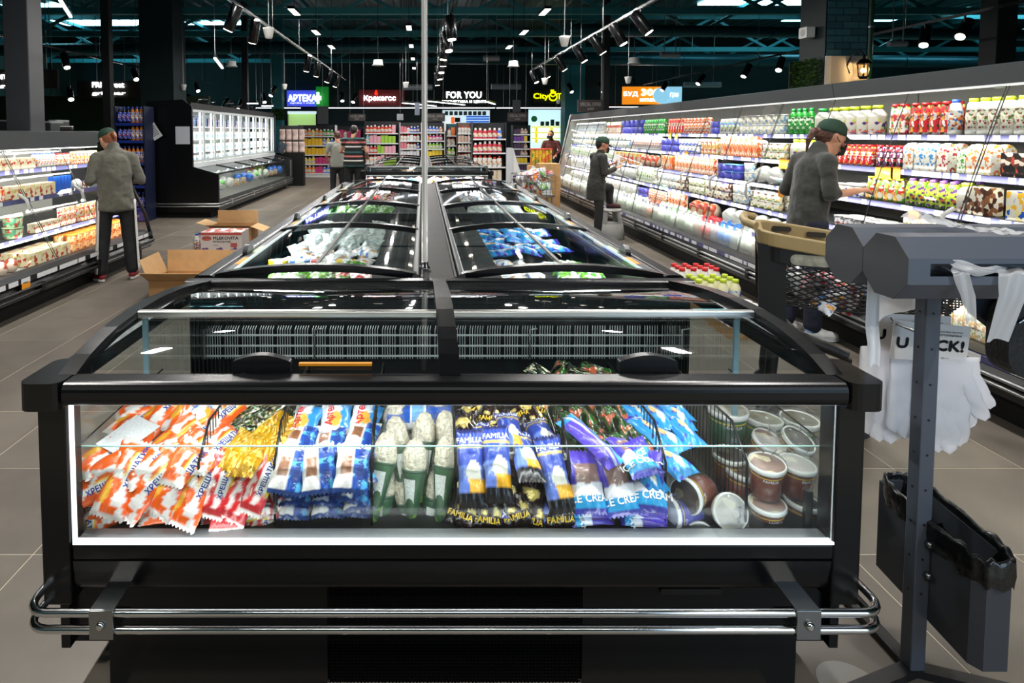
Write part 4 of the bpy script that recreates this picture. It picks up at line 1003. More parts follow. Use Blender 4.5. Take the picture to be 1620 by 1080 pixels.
# ================================================================= freezer islands
LSEC = 1.34
def zarch(t): return .905+.042*math.sin(PI*min(1, max(0, t)))**.8
def island_unit(side, y0, label, nsec=2):
    y1 = y0+LSEC*nsec
    g = thing('island_freezer', label, 'freezer', (XC+side*.6, y0, 0), 'freezer islands')
    P = lambda mb, n, m, **k: mb.obj(n, m, g, **k)
    S = lambda d: XC+side*d
    def bx(a, b, ya, yb, za, zb): return MB().box(min(S(a), S(b)), ya, za, max(S(a), S(b)), yb, zb)
    P(bx(.1, 1.0, y0+.05, y1-.05, .02, .12), 'plinth', M_BLACKM)
    P(bx(1.04, 1.07, y0, y1, .12, .85), 'outer_wall', M_BLACK); P(bx(.06, .09, y0, y1, .12, .85), 'inner_wall', M_DKIN)
    P(bx(.09, 1.04, y0, y0+.03, .12, .85), 'end_wall', M_DKIN); P(bx(.09, 1.04, y1-.03, y1, .12, .85), 'end_wall', M_DKIN)
    P(bx(.09, 1.04, y0+.03, y1-.03, .12, .45), 'deck', M_DKIN)
    x0, x1 = sorted((S(1.005), S(1.093)))
    P(MB().prism(rrect(x0, .851, x1, .912, .018, 4), 'y', y0, y1), 'outer_rail', M_BLACK, )
    x0, x1 = sorted((S(.088), S(.118)))
    P(MB().prism(rrect(x0, .851, x1, .915, .008, 3), 'y', y0, y1), 'inner_rail', mat('worn_alu', '#585b5c', .4, .7))
    P(bx(.945, .955, y0+.04, y1-.04, .902, .912), 'light_strip', mat('led_profile', '#e6f2f4', .3, emit='#e6f4ff', es=.7))
    P(bx(.957, 1.002, y0+.04, y1-.04, .895, .903), 'price_rail', mat('price_rail_grey', '#6b6e70', .3, .3, vary=.5, bscale=9))
    P(MB().tube([(S(1.1), y0+.05, .3), (S(1.1), y1-.05, .3)], .016, 8), 'bumper_tube', M_CHROME)
    for k in range(nsec+1):
        y = y0+LSEC*k; y = min(max(y, y0+.025), y1-.025); t = MB(); n = 12
        xs = [(1.0-(.9)*q/n, zarch(q/n)) for q in range(n+1)]
        poly = [(S(d), z+.012) for d, z in xs]+[(S(d), z-.02) for d, z in xs[::-1]]
        t.prism(poly, 'y', y-.022, y+.022); P(t, 'cross_frame', M_BLACK)
    for k in range(nsec):
        ya, yb = y0+LSEC*k+.028, y0+LSEC*(k+1)-.028
        for da, db, dz in ((.94, .53, .004), (.57, .12, -.006)):
            t = MB(); t.grid(lambda u, v: (S(da+(db-da)*u), ya+(yb-ya)*v, zarch((1.0-(da+(db-da)*u))/.9)+dz), 8, 1)
            P(t, 'lid_pane', M_LIDG)
        z = zarch(.5); P(bx(.543, .558, ya, yb, z+.004, z+.012), 'overlap_profile', mat('profile_dark', '#4a4944', .45, .4))
        P(bx(.12, .345, ya, yb, .79, .80), 'cover_panel', M_BLACKM)
        yh = ya+(yb-ya)*.42; t = MB(); n = 8
        pr = [(yh-.06+.12*q/n, .905+.045*math.sin(PI*(.1+.8*q/n))) for q in range(n+1)]
        t.prism([(a, b) for a, b in pr]+[(yh+.06, .9), (yh-.06, .9)], 'x', *sorted((S(.995), S(1.02)))); P(t, 'lid_handle', mat('handle_black', '#141518'))
        P(bx(.96, .995, ya+.25, ya+.42, .9035, .905), 'orange_tag', M_ORANGE)
        P(bx(.962, .99, ya+.55, ya+.75, .9035, .9048), 'green_tag', mat('pale_green_tag', '#b9d2ac', .5))
    return g
ZI = 2.80
IL = island_unit(-1, ZI, 'left island freezer right behind the end freezer')
IR = island_unit(1, ZI, 'right island freezer right behind the end freezer')
for k, (o, nm) in enumerate(((IL, 'left'), (IR, 'right'))):
    dup(o, loc=Vector(o.location)+Vector((0, LSEC*2+.003, 0)), label=f'{nm} island freezer at the far end of the first island')
def channel(y0, y1, label):
    g = thing('island_channel', label, 'channel', (XC, y0, .86))
    MB().box(XC-.085, y0, .80, XC+.085, y1, .898).obj('cover', mat('scuffed_channel', '#1d1d1c', .5, .2, vary=.5, bscale=6), g, bevel=.003)
    for s in (-1, 1): MB().box(XC+s*.075-.004, y0, .899, XC+s*.075+.004, y1, .905).obj('edge_profile', mat('worn_alu', '#6d7070'), g)
channel(2.80, 2.80+LSEC*4, 'grey channel between the two rows of the first island')
# chrome pole on the channel
g = thing('chrome_pole', 'tall chrome pole standing on the channel between the freezers', 'pole', (.012, 2.98, .905))
MB().tube([(.012, 2.98, .905), (.008, 2.98, 3.4)], .0135, 16).obj('pole', M_POLE, g)
MB().lathe([(.03, 0), (.03, .006), (.018, .012), (.018, .03), (.0145, .032)], 18, (.012, 2.98, .9055)).obj('flange', M_CHROME, g)
# second island behind: a row of the same freezers
Y2 = 10.6
e2 = dup(FZ, loc=(XC, 1.62+8.75, 0), label='black end freezer of the second island further back')
for side in (-1, 1):
    s = IL if side < 0 else IR; nm = 'left' if side < 0 else 'right'
    for k in range(2):
        dup(s, loc=(s.location.x, ZI+8.75+k*(LSEC*2+.003), 0), label=f'{nm} freezer of the second island, {["nearer", "farther"][k]} one')
channel(ZI+8.75, ZI+8.75+LSEC*4, 'grey channel along the second island')
for k in range(14):
    put(R.choice(['orange', 'wb', 'pink', 'osko', 'familia', 'red']), frame((-.85+k*.138, 10.62, .74+R.uniform(-.02, .02)), (0, -.5, 1), R.uniform(40, 140)), f'coloured pack behind the glass of the second island, {ordn(k)} from the left', 'packs in the second island', 1.15)
area('island2_led', (.08, 10.45, .838), (math.radians(28), 0, 0), 1.98, .02, 26, (.95, .99, 1))
# frozen goods under the lids
def fill(side, sec, d0, d1, f0, f1, key, nx, ny, z, name, sc=1.1, yaw=90, jig=25):
    ya = ZI+LSEC*sec+.05; L = LSEC-.1; desc = KIND[key][1]; n = 0
    for j in range(ny):
        for i in range(nx):
            d = d0+(d1-d0)*(i+.5)/nx; y = ya+L*(f0+(f1-f0)*(j+.5)/ny)
            nn = Vector((R.uniform(-.25, .25), R.uniform(-.35, .1), 1))
            put(key, frame((XC+side*d+R.uniform(-.015, .015), y+R.uniform(-.015, .015), z+R.uniform(-.015, .02)), nn, yaw+R.uniform(-jig, jig)),
                f'{desc}, {ordn(i)} from channel, {ordn(j)} row, {name.replace(" freezer", "")}', desc+'s in the '+name, sc); n += 1
fill(-1, 0, .42, .92, 0, .5, 'green', 4, 3, .78, 'first left freezer lid', 1.05)
fill(-1, 0, .34, .56, 0, .6, 'pink', 2, 3, .79, 'first left freezer lid', 1.0)
fill(-1, 0, .42, .92, .5, .62, 'osko', 5, 1, .77, 'first left freezer lid', 1.0, 0)
fill(-1, 0, .36, .92, .62, 1, 'wb', 4, 2, .77, 'first left freezer lid', 1.1)
fill(-1, 1, .35, .93, 0, .95, 'grey', 4, 5, .76, 'second left freezer lid', 1.15)
fill(-1, 2, .4, .93, 0, .9, 'green', 4, 4, .76, 'third left freezer lid', 1.2)
fill(-1, 3, .35, .93, 0, .9, 'red', 4, 4, .76, 'last left freezer lid', 1.3)
fill(1, 0, .33, .55, .05, .7, 'wb', 2, 4, .77, 'first right freezer lid', 1.1)
fill(1, 0, .75, .93, 0, .95, 'green', 2, 6, .70, 'first right freezer lid', 1.1)
fill(1, 0, .36, .75, .72, 1, 'osko', 4, 1, .70, 'first right freezer lid', 1.1)
fill(1, 1, .36, .93, 0, .95, 'osko', 5, 5, .72, 'second right freezer lid', 1.15, 0)
fill(1, 2, .36, .93, 0, .95, 'grey', 4, 4, .74, 'third right freezer lid', 1.2)
fill(1, 3, .36, .93, 0, .95, 'wb', 4, 4, .74, 'last right freezer lid', 1.3)
# yellow and red bands: small trays
for k, (d, c) in enumerate(((.88, '#e8c51c'), (.76, '#2e6ab8'), (.64, '#c8202a'), (.5, '#e8c51c'))):
    g = thing('frozen_tray', f'flat frozen food tray with a bright sleeve, {ordn(k)} from the outer rail of the first left lid', 'frozen food', (XC-d, 3.52, .80), 'frozen trays')
    MB().prism(rrect(XC-d-.055, 3.49, XC-d+.055, 3.55, .02, 3), 'z', .80, .835).obj('tray', mat('tray_'+c[1:], c, .35), g); MB().box(XC-d-.02, 3.488, .801, XC-d+.03, 3.552, .8365).obj('sleeve', M_WHITE, g)
# white-lidded cups in the first right freezer
cupm = None
for j in range(4):
    for i in range(3):
        p = Vector((XC+.60+i*.085, 2.93+j*.1, .69)); lab = f'dark cup with white lid, {ordn(i)} from channel, {ordn(j)} row, first right lid'
        if cupm is None:
            cupm = thing('frozen_cup', lab, 'cup', p, 'white-lidded cups'); MB().lathe([(.03, 0), (.038, .08)], 16).obj('cup', mat('cup_black', '#1c2226', .4), cupm, True); MB().lathe([(.041, .08), (.041, .09), (.036, .092)], 16).obj('lid', M_WHITE, cupm, True)
        else: dup(cupm, loc=p, label=lab)
# lamps inside the islands (LED under the outer rails)
for side in (-1, 1):
    area('island_led', (XC+side*.93, ZI+LSEC*2, .885), (0, side*math.radians(50), 0), .02, LSEC*4-.2, 26, (.96, 1, 1))

# ================================================================= bag stand, gloves and bin
_before = set(COL.objects)
Yh, Xh0, Dh, Zh = 1.715, 1.215, .163, 1.195
M_STAND = mat('stand_grey_blue_lit', '#4d535e', .4)  # bluish light from the front right is mixed into this grey
st = thing('bag_stand', 'dark grey stand with two octagonal bag roll housings', 'stand', (1.385, 1.785, 0))
P = lambda mb, n, m, **k: mb.obj(n, m, st, **k)
def octo(y, z, r):
    r2 = r/math.cos(PI/8); return [(y+r2*math.cos(PI/8+PI/4*k), z+r2*math.sin(PI/8+PI/4*k)) for k in range(8)]
hs = []
for k, y in enumerate((Yh, Yh+Dh+.002)):
    x1 = 1.78; o8 = octo(y, Zh, Dh/2); t = MB()
    n = 8
    # shell with a slot in the front face of the nearer housing
    for i in range(8):
        a, b = o8[i], o8[(i+1) % 8]
        if k == 0 and abs(a[0]-b[0]) < 1e-4 and a[0] < y:
            zt, zb_ = max(a[1], b[1]), min(a[1], b[1]); q = a[0]
            s0, s1, w0, w1 = Xh0+.055, 1.585, Zh-.012, Zh+.02
            for (xa, xb, za, zb2) in ((Xh0, s0, zb_, zt), (s1, x1, zb_, zt), (s0, s1, zb_, w0), (s0, s1, w1, zt)):
                t.add([(xa, q, za), (xb, q, za), (xb, q, zb2), (xa, q, zb2)], [(0, 1, 2, 3)])
        else: t.add([(Xh0, *a), (Xh0, *b), (x1, *b), (x1, *a)], [(0, 1, 2, 3)])
    h = P(t, 'roll_housing', M_STAND)
    MB().prism(o8, 'x', Xh0-.002, Xh0).obj('end_plate', mat('stand_end_shaded', '#424347', .5), h); MB().prism(o8, 'x', x1, x1+.002).obj('end_plate', M_STAND, h)  # left end plates coloured darker, as the side turned from the bluish light
    MB().tube([(Xh0+.06, y, Zh), (1.74, y, Zh)], .05, 16).obj('bag_roll', mat('roll_grey', '#23262a', .4), h)
P(MB().prism([(1.370, 1.765), (1.412, 1.765), (1.412, 1.807), (1.370, 1.807)], 'z', .012, Zh-.06), 'post', M_STAND, bevel=.003)
for i in range(9):
    z = .25+i*.1
    for dx, rot in ((1.3955, 'Y'),):
        pass
    t = MB(); t.lathe([(.0035, 0), (.0035, .0012)], 10, (1.39, 1.7652, z), Matrix.Rotation(HP, 3, 'X')); P(t, 'hole', M_TXTB)
    t = MB(); t.lathe([(.0035, 0), (.0035, .0012)], 10, (1.3702, 1.787, z), Matrix.Rotation(-HP, 3, 'Y')); P(t, 'hole', M_TXTB)
for a in ((1.15, 1.70), (1.63, 1.70), (1.39, 2.1)):
    P(MB().bar((1.391, 1.786, .012), (*a, .012), .04, .022), 'foot', mat('foot_black', '#17181a', .4))
# bag ends pulled out of the slot
def ribbon(name, label, cat, pts, w, m, side=(1, 0, 0), wob=.004):
    t = MB(); n = len(pts)-1; S_ = Vector(side)
    def fn(u, v):
        f = v*n; i = min(int(f), n-1); p = Vector(pts[i]).lerp(Vector(pts[i+1]), f-i)
        return p+S_*(u-.5)*(w[0]+(w[1]-w[0])*v)+Vector((0, wob*math.sin(u*9+v*4), wob*math.sin(u*6+v*11)))
    t.grid(fn, 8, 24); return tag(t.obj(name, m), label, cat)
yf = Yh-Dh/2
ribbon('plastic_bag', 'short pale plastic bag end hanging from the left of the housing slot', 'plastic bag', [(1.335, yf+.03, Zh+.004), (1.338, yf-.012, Zh+.0), (1.352, yf-.018, Zh-.06), (1.366, yf-.016, Zh-.125)], (.04, .03), M_POLY)
ribbon('plastic_bag', 'long milky plastic bag end hanging from the right of the housing slot', 'plastic bag', [(1.47, yf+.03, Zh+.006), (1.47, yf-.012, Zh), (1.462, yf-.02, Zh-.06), (1.43, yf-.02, Zh-.17)], (.075, .06), M_POLY)
ribbon('plastic_bag', 'twisted plastic bag end lying in the slot of the housing', 'plastic bag', [(1.32, yf-.004, Zh+.014), (1.37, yf-.012, Zh+.008), (1.42, yf-.008, Zh+.004), (1.47, yf+.01, Zh+.004)], (.035, .012), M_POLY, (0, .2, 1))
t = MB()
t.grid(lambda u, v: (1.33+.26*u, 1.72+.10*v+.02*math.sin(u*5), 1.277+.055*max(0, 1-u*1.5)*(.5+.5*math.sin(v*PI))+.012*noise.noise(Vector((u*9, v*7, 2)))+.004), 22, 10)
tag(t.obj('plastic_bag', M_POLY), 'crumpled clear plastic bag lying on top of the bag roll housings', 'plastic bag')
# glove packs on a hook behind the post
hk = P(MB().tube([(1.38, 1.807, .985), (1.38, 1.9, .985), (1.38, 1.91, .995)], .004, 8), 'hook', M_STEEL)
GLV = glass_mat('glove_polythene', (1, 1, 1), 1.3, .25, .8, (.97, .97, 1))
def glove(name, parent, c, w, h, yaw, m=GLV, fing=5, seed=0):
    """flat polythene glove: palm plus five separate finger lobes pointing down"""
    t = MB(); ca, sa = math.cos(yaw), math.sin(yaw)
    out = [(-.5, 0), (.5, 0)]
    def P_(x, z, d): return (c[0]+(x*ca)*w, c[1]+(x*sa)*w+d, c[2]+z*h)
    def lobe(x0, x1, z0, z1, bulge):
        def fn(u, v):
            xc = x0+(x1-x0)*v; zc = z0+(z1-z0)*v
            r = .5*bulge*math.sqrt(max(0., 1-max(0., (v-.8)/.2)**2))
            th = 2*PI*u
            return P_(xc+r*math.cos(th), zc, .012*math.sin(th)*(.4+.6*math.sin(PI*min(1, v+.12)))+.006*noise.noise(Vector((u*5, v*6, seed+x0))))
        t.grid(fn, 14, 12, 0)
    lobe(-.02, -.02, 0, -.8, .98)
    for x0, x1, z1 in ((-.28, -.33, -.9), (-.1, -.11, -.98), (.09, .1, -1.0), (.25, .28, -.92)): lobe(x0, x1, -.35, z1, .4)
    lobe(.3, .72, -.2, -.66, .36)
    return t.obj(name, m, parent)
def glove_pack(label, cx, y, zt, yaw, roll, gl):
    g = thing('glove_pack', label, 'gloves', (cx, y, zt), 'glove packs')
    ca, sa = math.cos(yaw), math.sin(yaw)
    q = lambda a, z, d=0: (cx+a*ca+z*roll, y+a*sa-d, zt+z-a*roll); b = .118
    t = MB(); t.add([q(-b, 0), q(b, 0), q(b, -.112), q(-b, -.112), q(-b, 0, -.002), q(b, 0, -.002), q(b, -.112, -.002), q(-b, -.112, -.002)], [(3, 2, 1, 0), (4, 5, 6, 7), (0, 1, 5, 4), (1, 2, 6, 5), (2, 3, 7, 6), (3, 0, 4, 7)])
    t.obj('header_card', mat('header_card', '#d9d4d0', .5), g)
    t = MB(); add_text(t, 'U PACK!', lambda a, z: q(a, -.062+z, .0012), .03, .205, thick=3.2); t.obj('lettering', M_TXTB, g)
    t = MB()
    for k in range(3): add_text(t, ['одноразовые перчатки', 'полиэтиленовые', '100 шт'][k], lambda a, z: q(.05+a, -.022-k*.009+z+(-.06 if k == 2 else 0), .0012), .006)
    t.obj('small_lettering', M_TXTB, g)
    for k, (dx, w, h) in enumerate(gl): glove('glove', g, (cx+dx, y+.004+.012*k, zt-.1-dx*roll), w, h, yaw, seed=k*3.1+cx*7)
glove_pack('glove pack with white U PACK! header partly hidden by the stand post', 1.488, 1.885, .985, .05, .09, ((.05, .17, .29), (.085, .16, .24), (-.03, .15, .27)))
glove_pack('rear glove pack whose header shows only a single letter left of the post', 1.452, 1.925, 1.0, -.05, .03, ((-.06, .16, .3), (-.02, .15, .27)))
ribbon('plastic_bag', 'white plastic strip hanging down behind the octagonal housing', 'plastic bag', [(1.262, 1.82, 1.13), (1.266, 1.825, 1.0), (1.278, 1.83, .93), (1.282, 1.83, .88)], (.035, .03), mat('white_film', '#e6e8ec', .4))
t = MB()
t.grid(lambda u, v: (1.29+.13*u, 1.845+.01*math.sin(u*7), 1.115-.035*u*(1-.3*u)-(.05+.075*(1-u)**2)*v+.004*noise.noise(Vector((u*6, v*6, 1)))), 14, 8)
tag(t.obj('plastic_bag', M_POLY), 'milky plastic sheet stretched between the strip and the stand post', 'plastic bag')
# bin with liner
BX0, BX1 = 1.412, 1.515
bn = thing('waste_bin', 'narrow dark grey waste bin clamped to the bag stand', 'bin', (1.46, 1.8, .17))
YA, YB = 1.61, 1.97
def bpoly(e=0):
    return [(BX0+e, YA+.025+e), (BX0+.02+e*.5, YA+e), (BX1-.02-e*.5, YA+e), (BX1-e, YA+.025+e), (BX1-e, YB-e), (BX0+e, YB-e)]
def bz(y, z): return z+(y-1.8)*.09
t = MB(); po, pi = bpoly(), bpoly(.003); n = 6
vs = [(x, y, bz(y, .175)) for x, y in po]+[(x, y, bz(y, .45)) for x, y in po]+[(x, y, bz(y, .45)) for x, y in pi]+[(x, y, bz(y, .18)) for x, y in pi]
fs = [tuple(range(n))[::-1]]
for lv in range(3): fs += [(lv*n+i, lv*n+(i+1) % n, (lv+1)*n+(i+1) % n, (lv+1)*n+i) for i in range(n)]
fs.append(tuple(range(3*n, 4*n)))
t.add(vs, fs); t.obj('body', mat('bin_grey', '#3d4047', .4), bn)
for z in (.40, .31):
    b = MB().box(1.3985, 1.79, z-.012, 1.4105, 1.83, z+.012).obj('clamp', M_STAND, bn); MB().lathe([(.009, 0), (.009, .012), (.005, .016)], 8, (1.4, 1.762, z), Matrix.Rotation(HP, 3, 'X')).obj('wing_nut', M_STEEL, b)
LNR = mat('liner_black', '#0c0d0f', .3, bump=.9, bscale=26, coat=.3)
t = MB()
def lnr(u, v):
    a = 2*PI*u; cx, cy = (BX0+BX1)/2, (YA+YB)/2
    sq = lambda s: math.copysign(abs(s)**.6, s)
    prof = [(1.13, -.05), (1.2, -.02), (1.15, .018), (1.0, .02), (.9, -.03), (.86, -.12), (.8, -.2)]
    f = v*(len(prof)-1); i = min(int(f), len(prof)-2); k, dz = (prof[i][j]+(prof[i+1][j]-prof[i][j])*(f-i) for j in (0, 1))
    wv = .012*noise.noise(Vector((math.cos(a)*3, math.sin(a)*3, v*4)))+.004*math.sin(a*17+v*3)
    x = cx+sq(math.cos(a))*((BX1-BX0)/2*k+.004); y = cy+sq(math.sin(a))*((YB-YA)/2*(1+(k-1)*.35)+.004)
    return (x+wv*.3, y+wv*.4, bz(y, .452)+dz+wv)
t.grid(lnr, 72, 24); tag(t.obj('bin_liner', LNR), 'crumpled black plastic liner folded over the rim of the waste bin', 'bin liner')
# dark bag at the right edge of the stand
g = thing('shoulder_bag', 'black shoulder bag with navy flap hanging behind the bag stand', 'bag', (1.72, 1.98, .95)); g.location.x += .09
t = MB(); t.prism([(1.60, 1.125), (1.95, 1.135), (1.95, .86), (1.80, .9), (1.69, .985)], 'y', 1.96, 2.0); t.obj('flap', mat('navy_cloth', '#0f1a2b', .8, bump=.3, bscale=90), g, bevel=.008)
t = MB(); t.prism(rrect(1.71, .82, 2.0, 1.06, .07, 5), 'y', 1.88, 1.958); t.obj('body', mat('black_nylon', '#101012', .55, bump=.4, bscale=60), g, bevel=.02)
MB().tube([(1.73, 1.876, .99), (1.80, 1.872, 1.035), (1.95, 1.872, 1.05)], .004, 6).obj('zip', M_STEEL, g)
MB().tube([(1.74, 1.9, 1.03), (1.76, 1.88, 1.09), (1.84, 1.88, 1.12), (1.95, 1.9, 1.12)], .011, 8).obj('strap', mat('strap_black', '#0a0a0b', .6), g)

for o_ in set(COL.objects)-_before:
    if not o_.parent: o_.location += Vector((.014, -.045, 0))
# ================================================================= shopping cart
M_TAN = mat('tan_plastic', '#a08a5e', .4); M_CBLK = mat('cart_black', '#121213', .5)
cz = lambda f: 1.03-.12*f
CX0, CX1, CYA, CYB = 1.83, 2.75, 3.32, 3.86
ct = thing('shopping_cart', 'black mesh shopping cart with tan plastic rim, full of goods', 'cart', (2.25, 3.6, 0))
P = lambda mb, n, m, **k: mb.obj(n, m, ct, **k)
def rimloop(e=0, dz=0):
    pts = []
    for (x, y) in rrect(CX0+e, CYA+e, CX1-e, CYB-e, .10, 6): pts.append((x, y, cz((x-CX0)/(CX1-CX0))+dz))
    return pts
def band(lo, hi, out=0.0, thick=.02):
    o = rimloop(-out); i = rimloop(-out+thick); n = len(o); vs = []
    for p in o: vs.append((p[0], p[1], p[2]+lo))
    for p in o: vs.append((p[0], p[1], p[2]+hi))
    for p in i: vs.append((p[0], p[1], p[2]+hi))
    for p in i: vs.append((p[0], p[1], p[2]+lo))
    return MB().add(vs, [(l*n+k, l*n+(k+1) % n, ((l+1) % 4)*n+(k+1) % n, ((l+1) % 4)*n+k) for l in range(4) for k in range(n)])
P(band(-.075, .0, .012, .028), 'rim', M_TAN, bevel=.008)
P(band(-.15, -.0755, .006, .01), 'upper_band', M_CBLK)
for k, fx in enumerate((.14, .33, .52, .72)):
    x = CX0+(CX1-CX0)*fx; z = cz(fx)
    for y in (CYB-.030, ): P(MB().prism(rrect(x-.05, z-.05, x+.05, z-.02, .012, 3), 'y', y-.004, y), 'grip_slot', mat('slot_dark', '#2a2216', .6))
for fx in (.25, .55): 
    x = CX0+(CX1-CX0)*fx; z = cz(fx)-.11; P(MB().prism(rrect(x-.09, z-.028, x+.09, z+.028, .026, 5), 'y', CYA-.0075, CYA-.0065), 'side_window', mat('pale_goods', '#8d8b7c', .5, vary=.5, bscale=24))
P(MB().tube([(CX0-.02, CYA+.06, 1.045), (CX0-.07, CYA+.1, 1.06), (CX0-.08, (CYA+CYB)/2, 1.065), (CX0-.07, CYB-.1, 1.06), (CX0-.02, CYB-.06, 1.045)], .022, 12), 'handle', M_TAN)
# net basket
ZB = .63
def wallp(side, u, v):   # v 0 top .. 1 bottom, baskets taper
    tap = .06*v
    z0 = cz(u)-.15
    if side == 'near': return Vector((CX0+.06+(CX1-.1-CX0-.06)*u, CYA+.01+tap, z0+(ZB+.05*(0)-z0)*v))
    if side == 'far': return Vector((CX0+.06+(CX1-.1-CX0-.06)*u, CYB-.01-tap, z0+(ZB-z0)*v))
    if side == 'front': return Vector((CX1-.02-.10*v, CYA+.05+(CYB-CYA-.1)*u, cz(1)-.15+(ZB+.03-cz(1)+.15)*v))
    return Vector((CX0+.02+.04*v, CYA+.05+(CYB-CYA-.1)*u, cz(0)-.15+(ZB-cz(0)+.15)*v))
for side, nu, nv in (('near', 13, 8), ('far', 13, 8), ('front', 8, 8), ('back', 8, 8)):
    t = MB()
    for d in (1, -1):
        for k in range(-nv, nu+nv):
            pts = []
            for q in range(nv+1):
                u = (k+d*q)/nu if d > 0 else (k+nv-q)/nu
                if 0 <= u <= 1: pts.append(wallp(side, u, q/nv))
            if len(pts) > 1: t.tube(pts, .0042, 4)
    stuff(P(t, 'net_side', M_CBLK))
t = MB()
for k in range(9): t.tube([(CX0+.06, CYA+.07+k*.05, ZB), (CX1-.12, CYA+.07+k*.05, ZB)], .006, 5)
for k in range(12): t.tube([(CX0+.06+k*.068, CYA+.07, ZB), (CX0+.06+k*.068, CYB-.07, ZB)], .005, 5)
stuff(P(t, 'basket_floor', M_CBLK))
for y in (CYA+.02, CYB-.02):
    P(MB().prism([(CX0-.01, cz(0)-.07), (CX0+.12, cz(0)-.08), (CX0+.13, .60), (CX0+.14, .47), (CX0+.03, .47), (CX0+.0, .62)], 'y', y-.015, y+.015), 'upright', M_CBLK, bevel=.01)
    pts = [(CX0+.08, y, .50), (CX0+.12, y, .42), (CX0+.2, y, .36), (CX0+.3, y, .32), (CX0+.4, y, .29), (CX0+.48, y, .26)]
    P(MB().tube(pts, .035, 10, radii=[.06, .05, .04, .036, .034, .03]), 'base_arm', mat('cart_arm', '#1d1c1b', .5))
    P(MB().tube([(CX0+.08, y, .46), (CX0+.06, y, .16)], .03, 10), 'rear_leg', M_CBLK)
    for x, z0 in ((CX0+.06, .16), (CX0+.47, .25)):
        w_ = P(MB().prism([(x-.02, .06), (x+.02, .06), (x+.03, z0), (x-.03, z0)], 'y', y-.02, y+.02), 'caster_fork', M_CBLK)
        MB().lathe([(.058, -.014), (.06, -.012), (.06, .012), (.058, .014)], 18, (x, y, .0605), Matrix.Rotation(HP, 3, 'X')).obj('caster_wheel', mat('wheel_grey', '#3a3a3a', .6), w_)
keys = ['wb', 'pink', 'orange', 'grey', 'red', 'green', 'plombir', 'familia', 'gold', 'osko', 'foil2', 'famblack']
_goods = []
for k in range(34):
    x = R.uniform(CX0+.16, CX1-.2); y = CYA+.11+(k % 6)*.065; z = .68+.075*(k//9)
    key = keys[k % len(keys)]
    _goods.append(put(key, frame((x, y, z), (R.uniform(-.7, .7), R.uniform(-.9, .2), R.uniform(.2, 1)), R.uniform(0, 180)), f'{KIND[key][1]} in the shopping cart, {ordn(k)} from bottom', f'{KIND[key][1]}s in the cart', .9))

# the cart stands turned, its nose towards the bag stand
_piv = Vector((CX0, CYA+.1, 0)); _rm = Matrix.Translation(_piv) @ Matrix.Rotation(math.radians(-26), 4, 'Z') @ Matrix.Translation(-_piv)
for o_ in [ct]+_goods: o_.matrix_world = _rm @ (Matrix.Translation(o_.location) if o_ is ct else o_.matrix_world)
# ================================================================= right hand cooler
MY0, ML = 2.2, 3.1
def xg(z): return 3.05 + (3.46-3.05)*min(1, max(0, (z-.35)/(1.84-.35)))**1.25      # glass line
SHELF = [(1.53, 3.50, 4.05), (1.285, 3.42, 4.05), (1.045, 3.34, 4.05), (.81, 3.28, 4.05), (.575, 3.22, 4.05)]
def cooler_module(y0, label):
    y1 = y0+ML
    g = thing('multideck_cooler', label, 'cooler', (3.6, y0, 0), 'long wall cooler')
    P = lambda mb, n, m, **k: mb.obj(n, m, g, **k); e = .004
    P(MB().box(3.14, y0+e, 0, 4.25, y1-e, .14), 'plinth', M_BLACKM)
    P(MB().prism([(3.05, .16), (3.03, .24), (3.06, .30), (3.16, .30), (3.16, .14), (3.14, .14)], 'y', y0+e, y1-e), 'base_front', M_BLACK)
    P(MB().prism([(3.06, .301), (3.045, .345), (3.1, .375), (3.2, .375), (3.2, .301)], 'y', y0+e, y1-e), 'front_lip', M_BLACK)
    P(MB().box(3.161, y0+e, .14, 4.12, y1-e, .36), 'well', mat('well_lining', '#8f8f8a', .5))
    P(MB().box(4.121, y0+e, .14, 4.25, y1-e, 1.95), 'back_panel', mat('cooler_back', '#6f6e68', .5))
    P(MB().box(3.47, y0+e, 1.88, 4.12, y1-e, 1.95), 'roof_panel', mat('cooler_roof', '#b9b7ae', .5))
    P(MB().prism([(3.42, 1.835), (3.40, 1.945), (3.469, 1.96), (3.469, 1.835)], 'y', y0+e, y1-e), 'fascia', M_FASC)
    P(MB().box(3.432, y0+e, 1.822, 3.468, y1-e, 1.834), 'fascia_light', mat('fascia_strip', '#f4f4f0', .4, emit='#ffffff', es=.6))
    for z, r in ((.262, .013), (.222, .010)):
        P(MB().tube([(3.012, y0+.01, z), (3.012, y1-.01, z)], r, 8), 'bumper_tube', M_STEEL)
    for k in range(3):
        y = y0+ML*(k+.5)/3; P(MB().box(3.0, y-.03, .2, 3.03, y+.03, .285), 'bumper_bracket', M_BLACK)
    for i, (z, x0, x1) in enumerate(SHELF):
        s = P(MB().box(x0, y0+e, z-.022, x1, y1-e, z-.002), 'shelf', mat('shelf_grey', '#3c3e40', .45))
        MB().box(x0-.008, y0+e, z-.038, x0, y1-e, z+.002).obj('price_rail', M_RAILB, s)
    P(MB().box(3.038, y0+e, .302, 3.044, y1-e, .34), 'price_rail', M_RAILB)
    # price tags on the rails
    t = MB(); rr = random.Random(int(y0*100))
    for (z, x0, _) in SHELF:
        y = y0+.03
        while y < y1-.12:
            w = rr.choice((.05, .05, .07, .1)); 
            if rr.random() < .72: t.box(x0-.0105, y, z-.036, x0-.0085, y+w, z)
            y += w+rr.choice((.004, .02, .06))
    y = y0+.03
    while y < y1-.12:
        w = rr.choice((.05, .07, .12))
        if rr.random() < .75: t.box(3.034, y, .305, 3.037, y+w, .338)
        y += w+rr.choice((.004, .03, .08))
    stuff(P(t, 'price_tags', M_TAG))
    return g
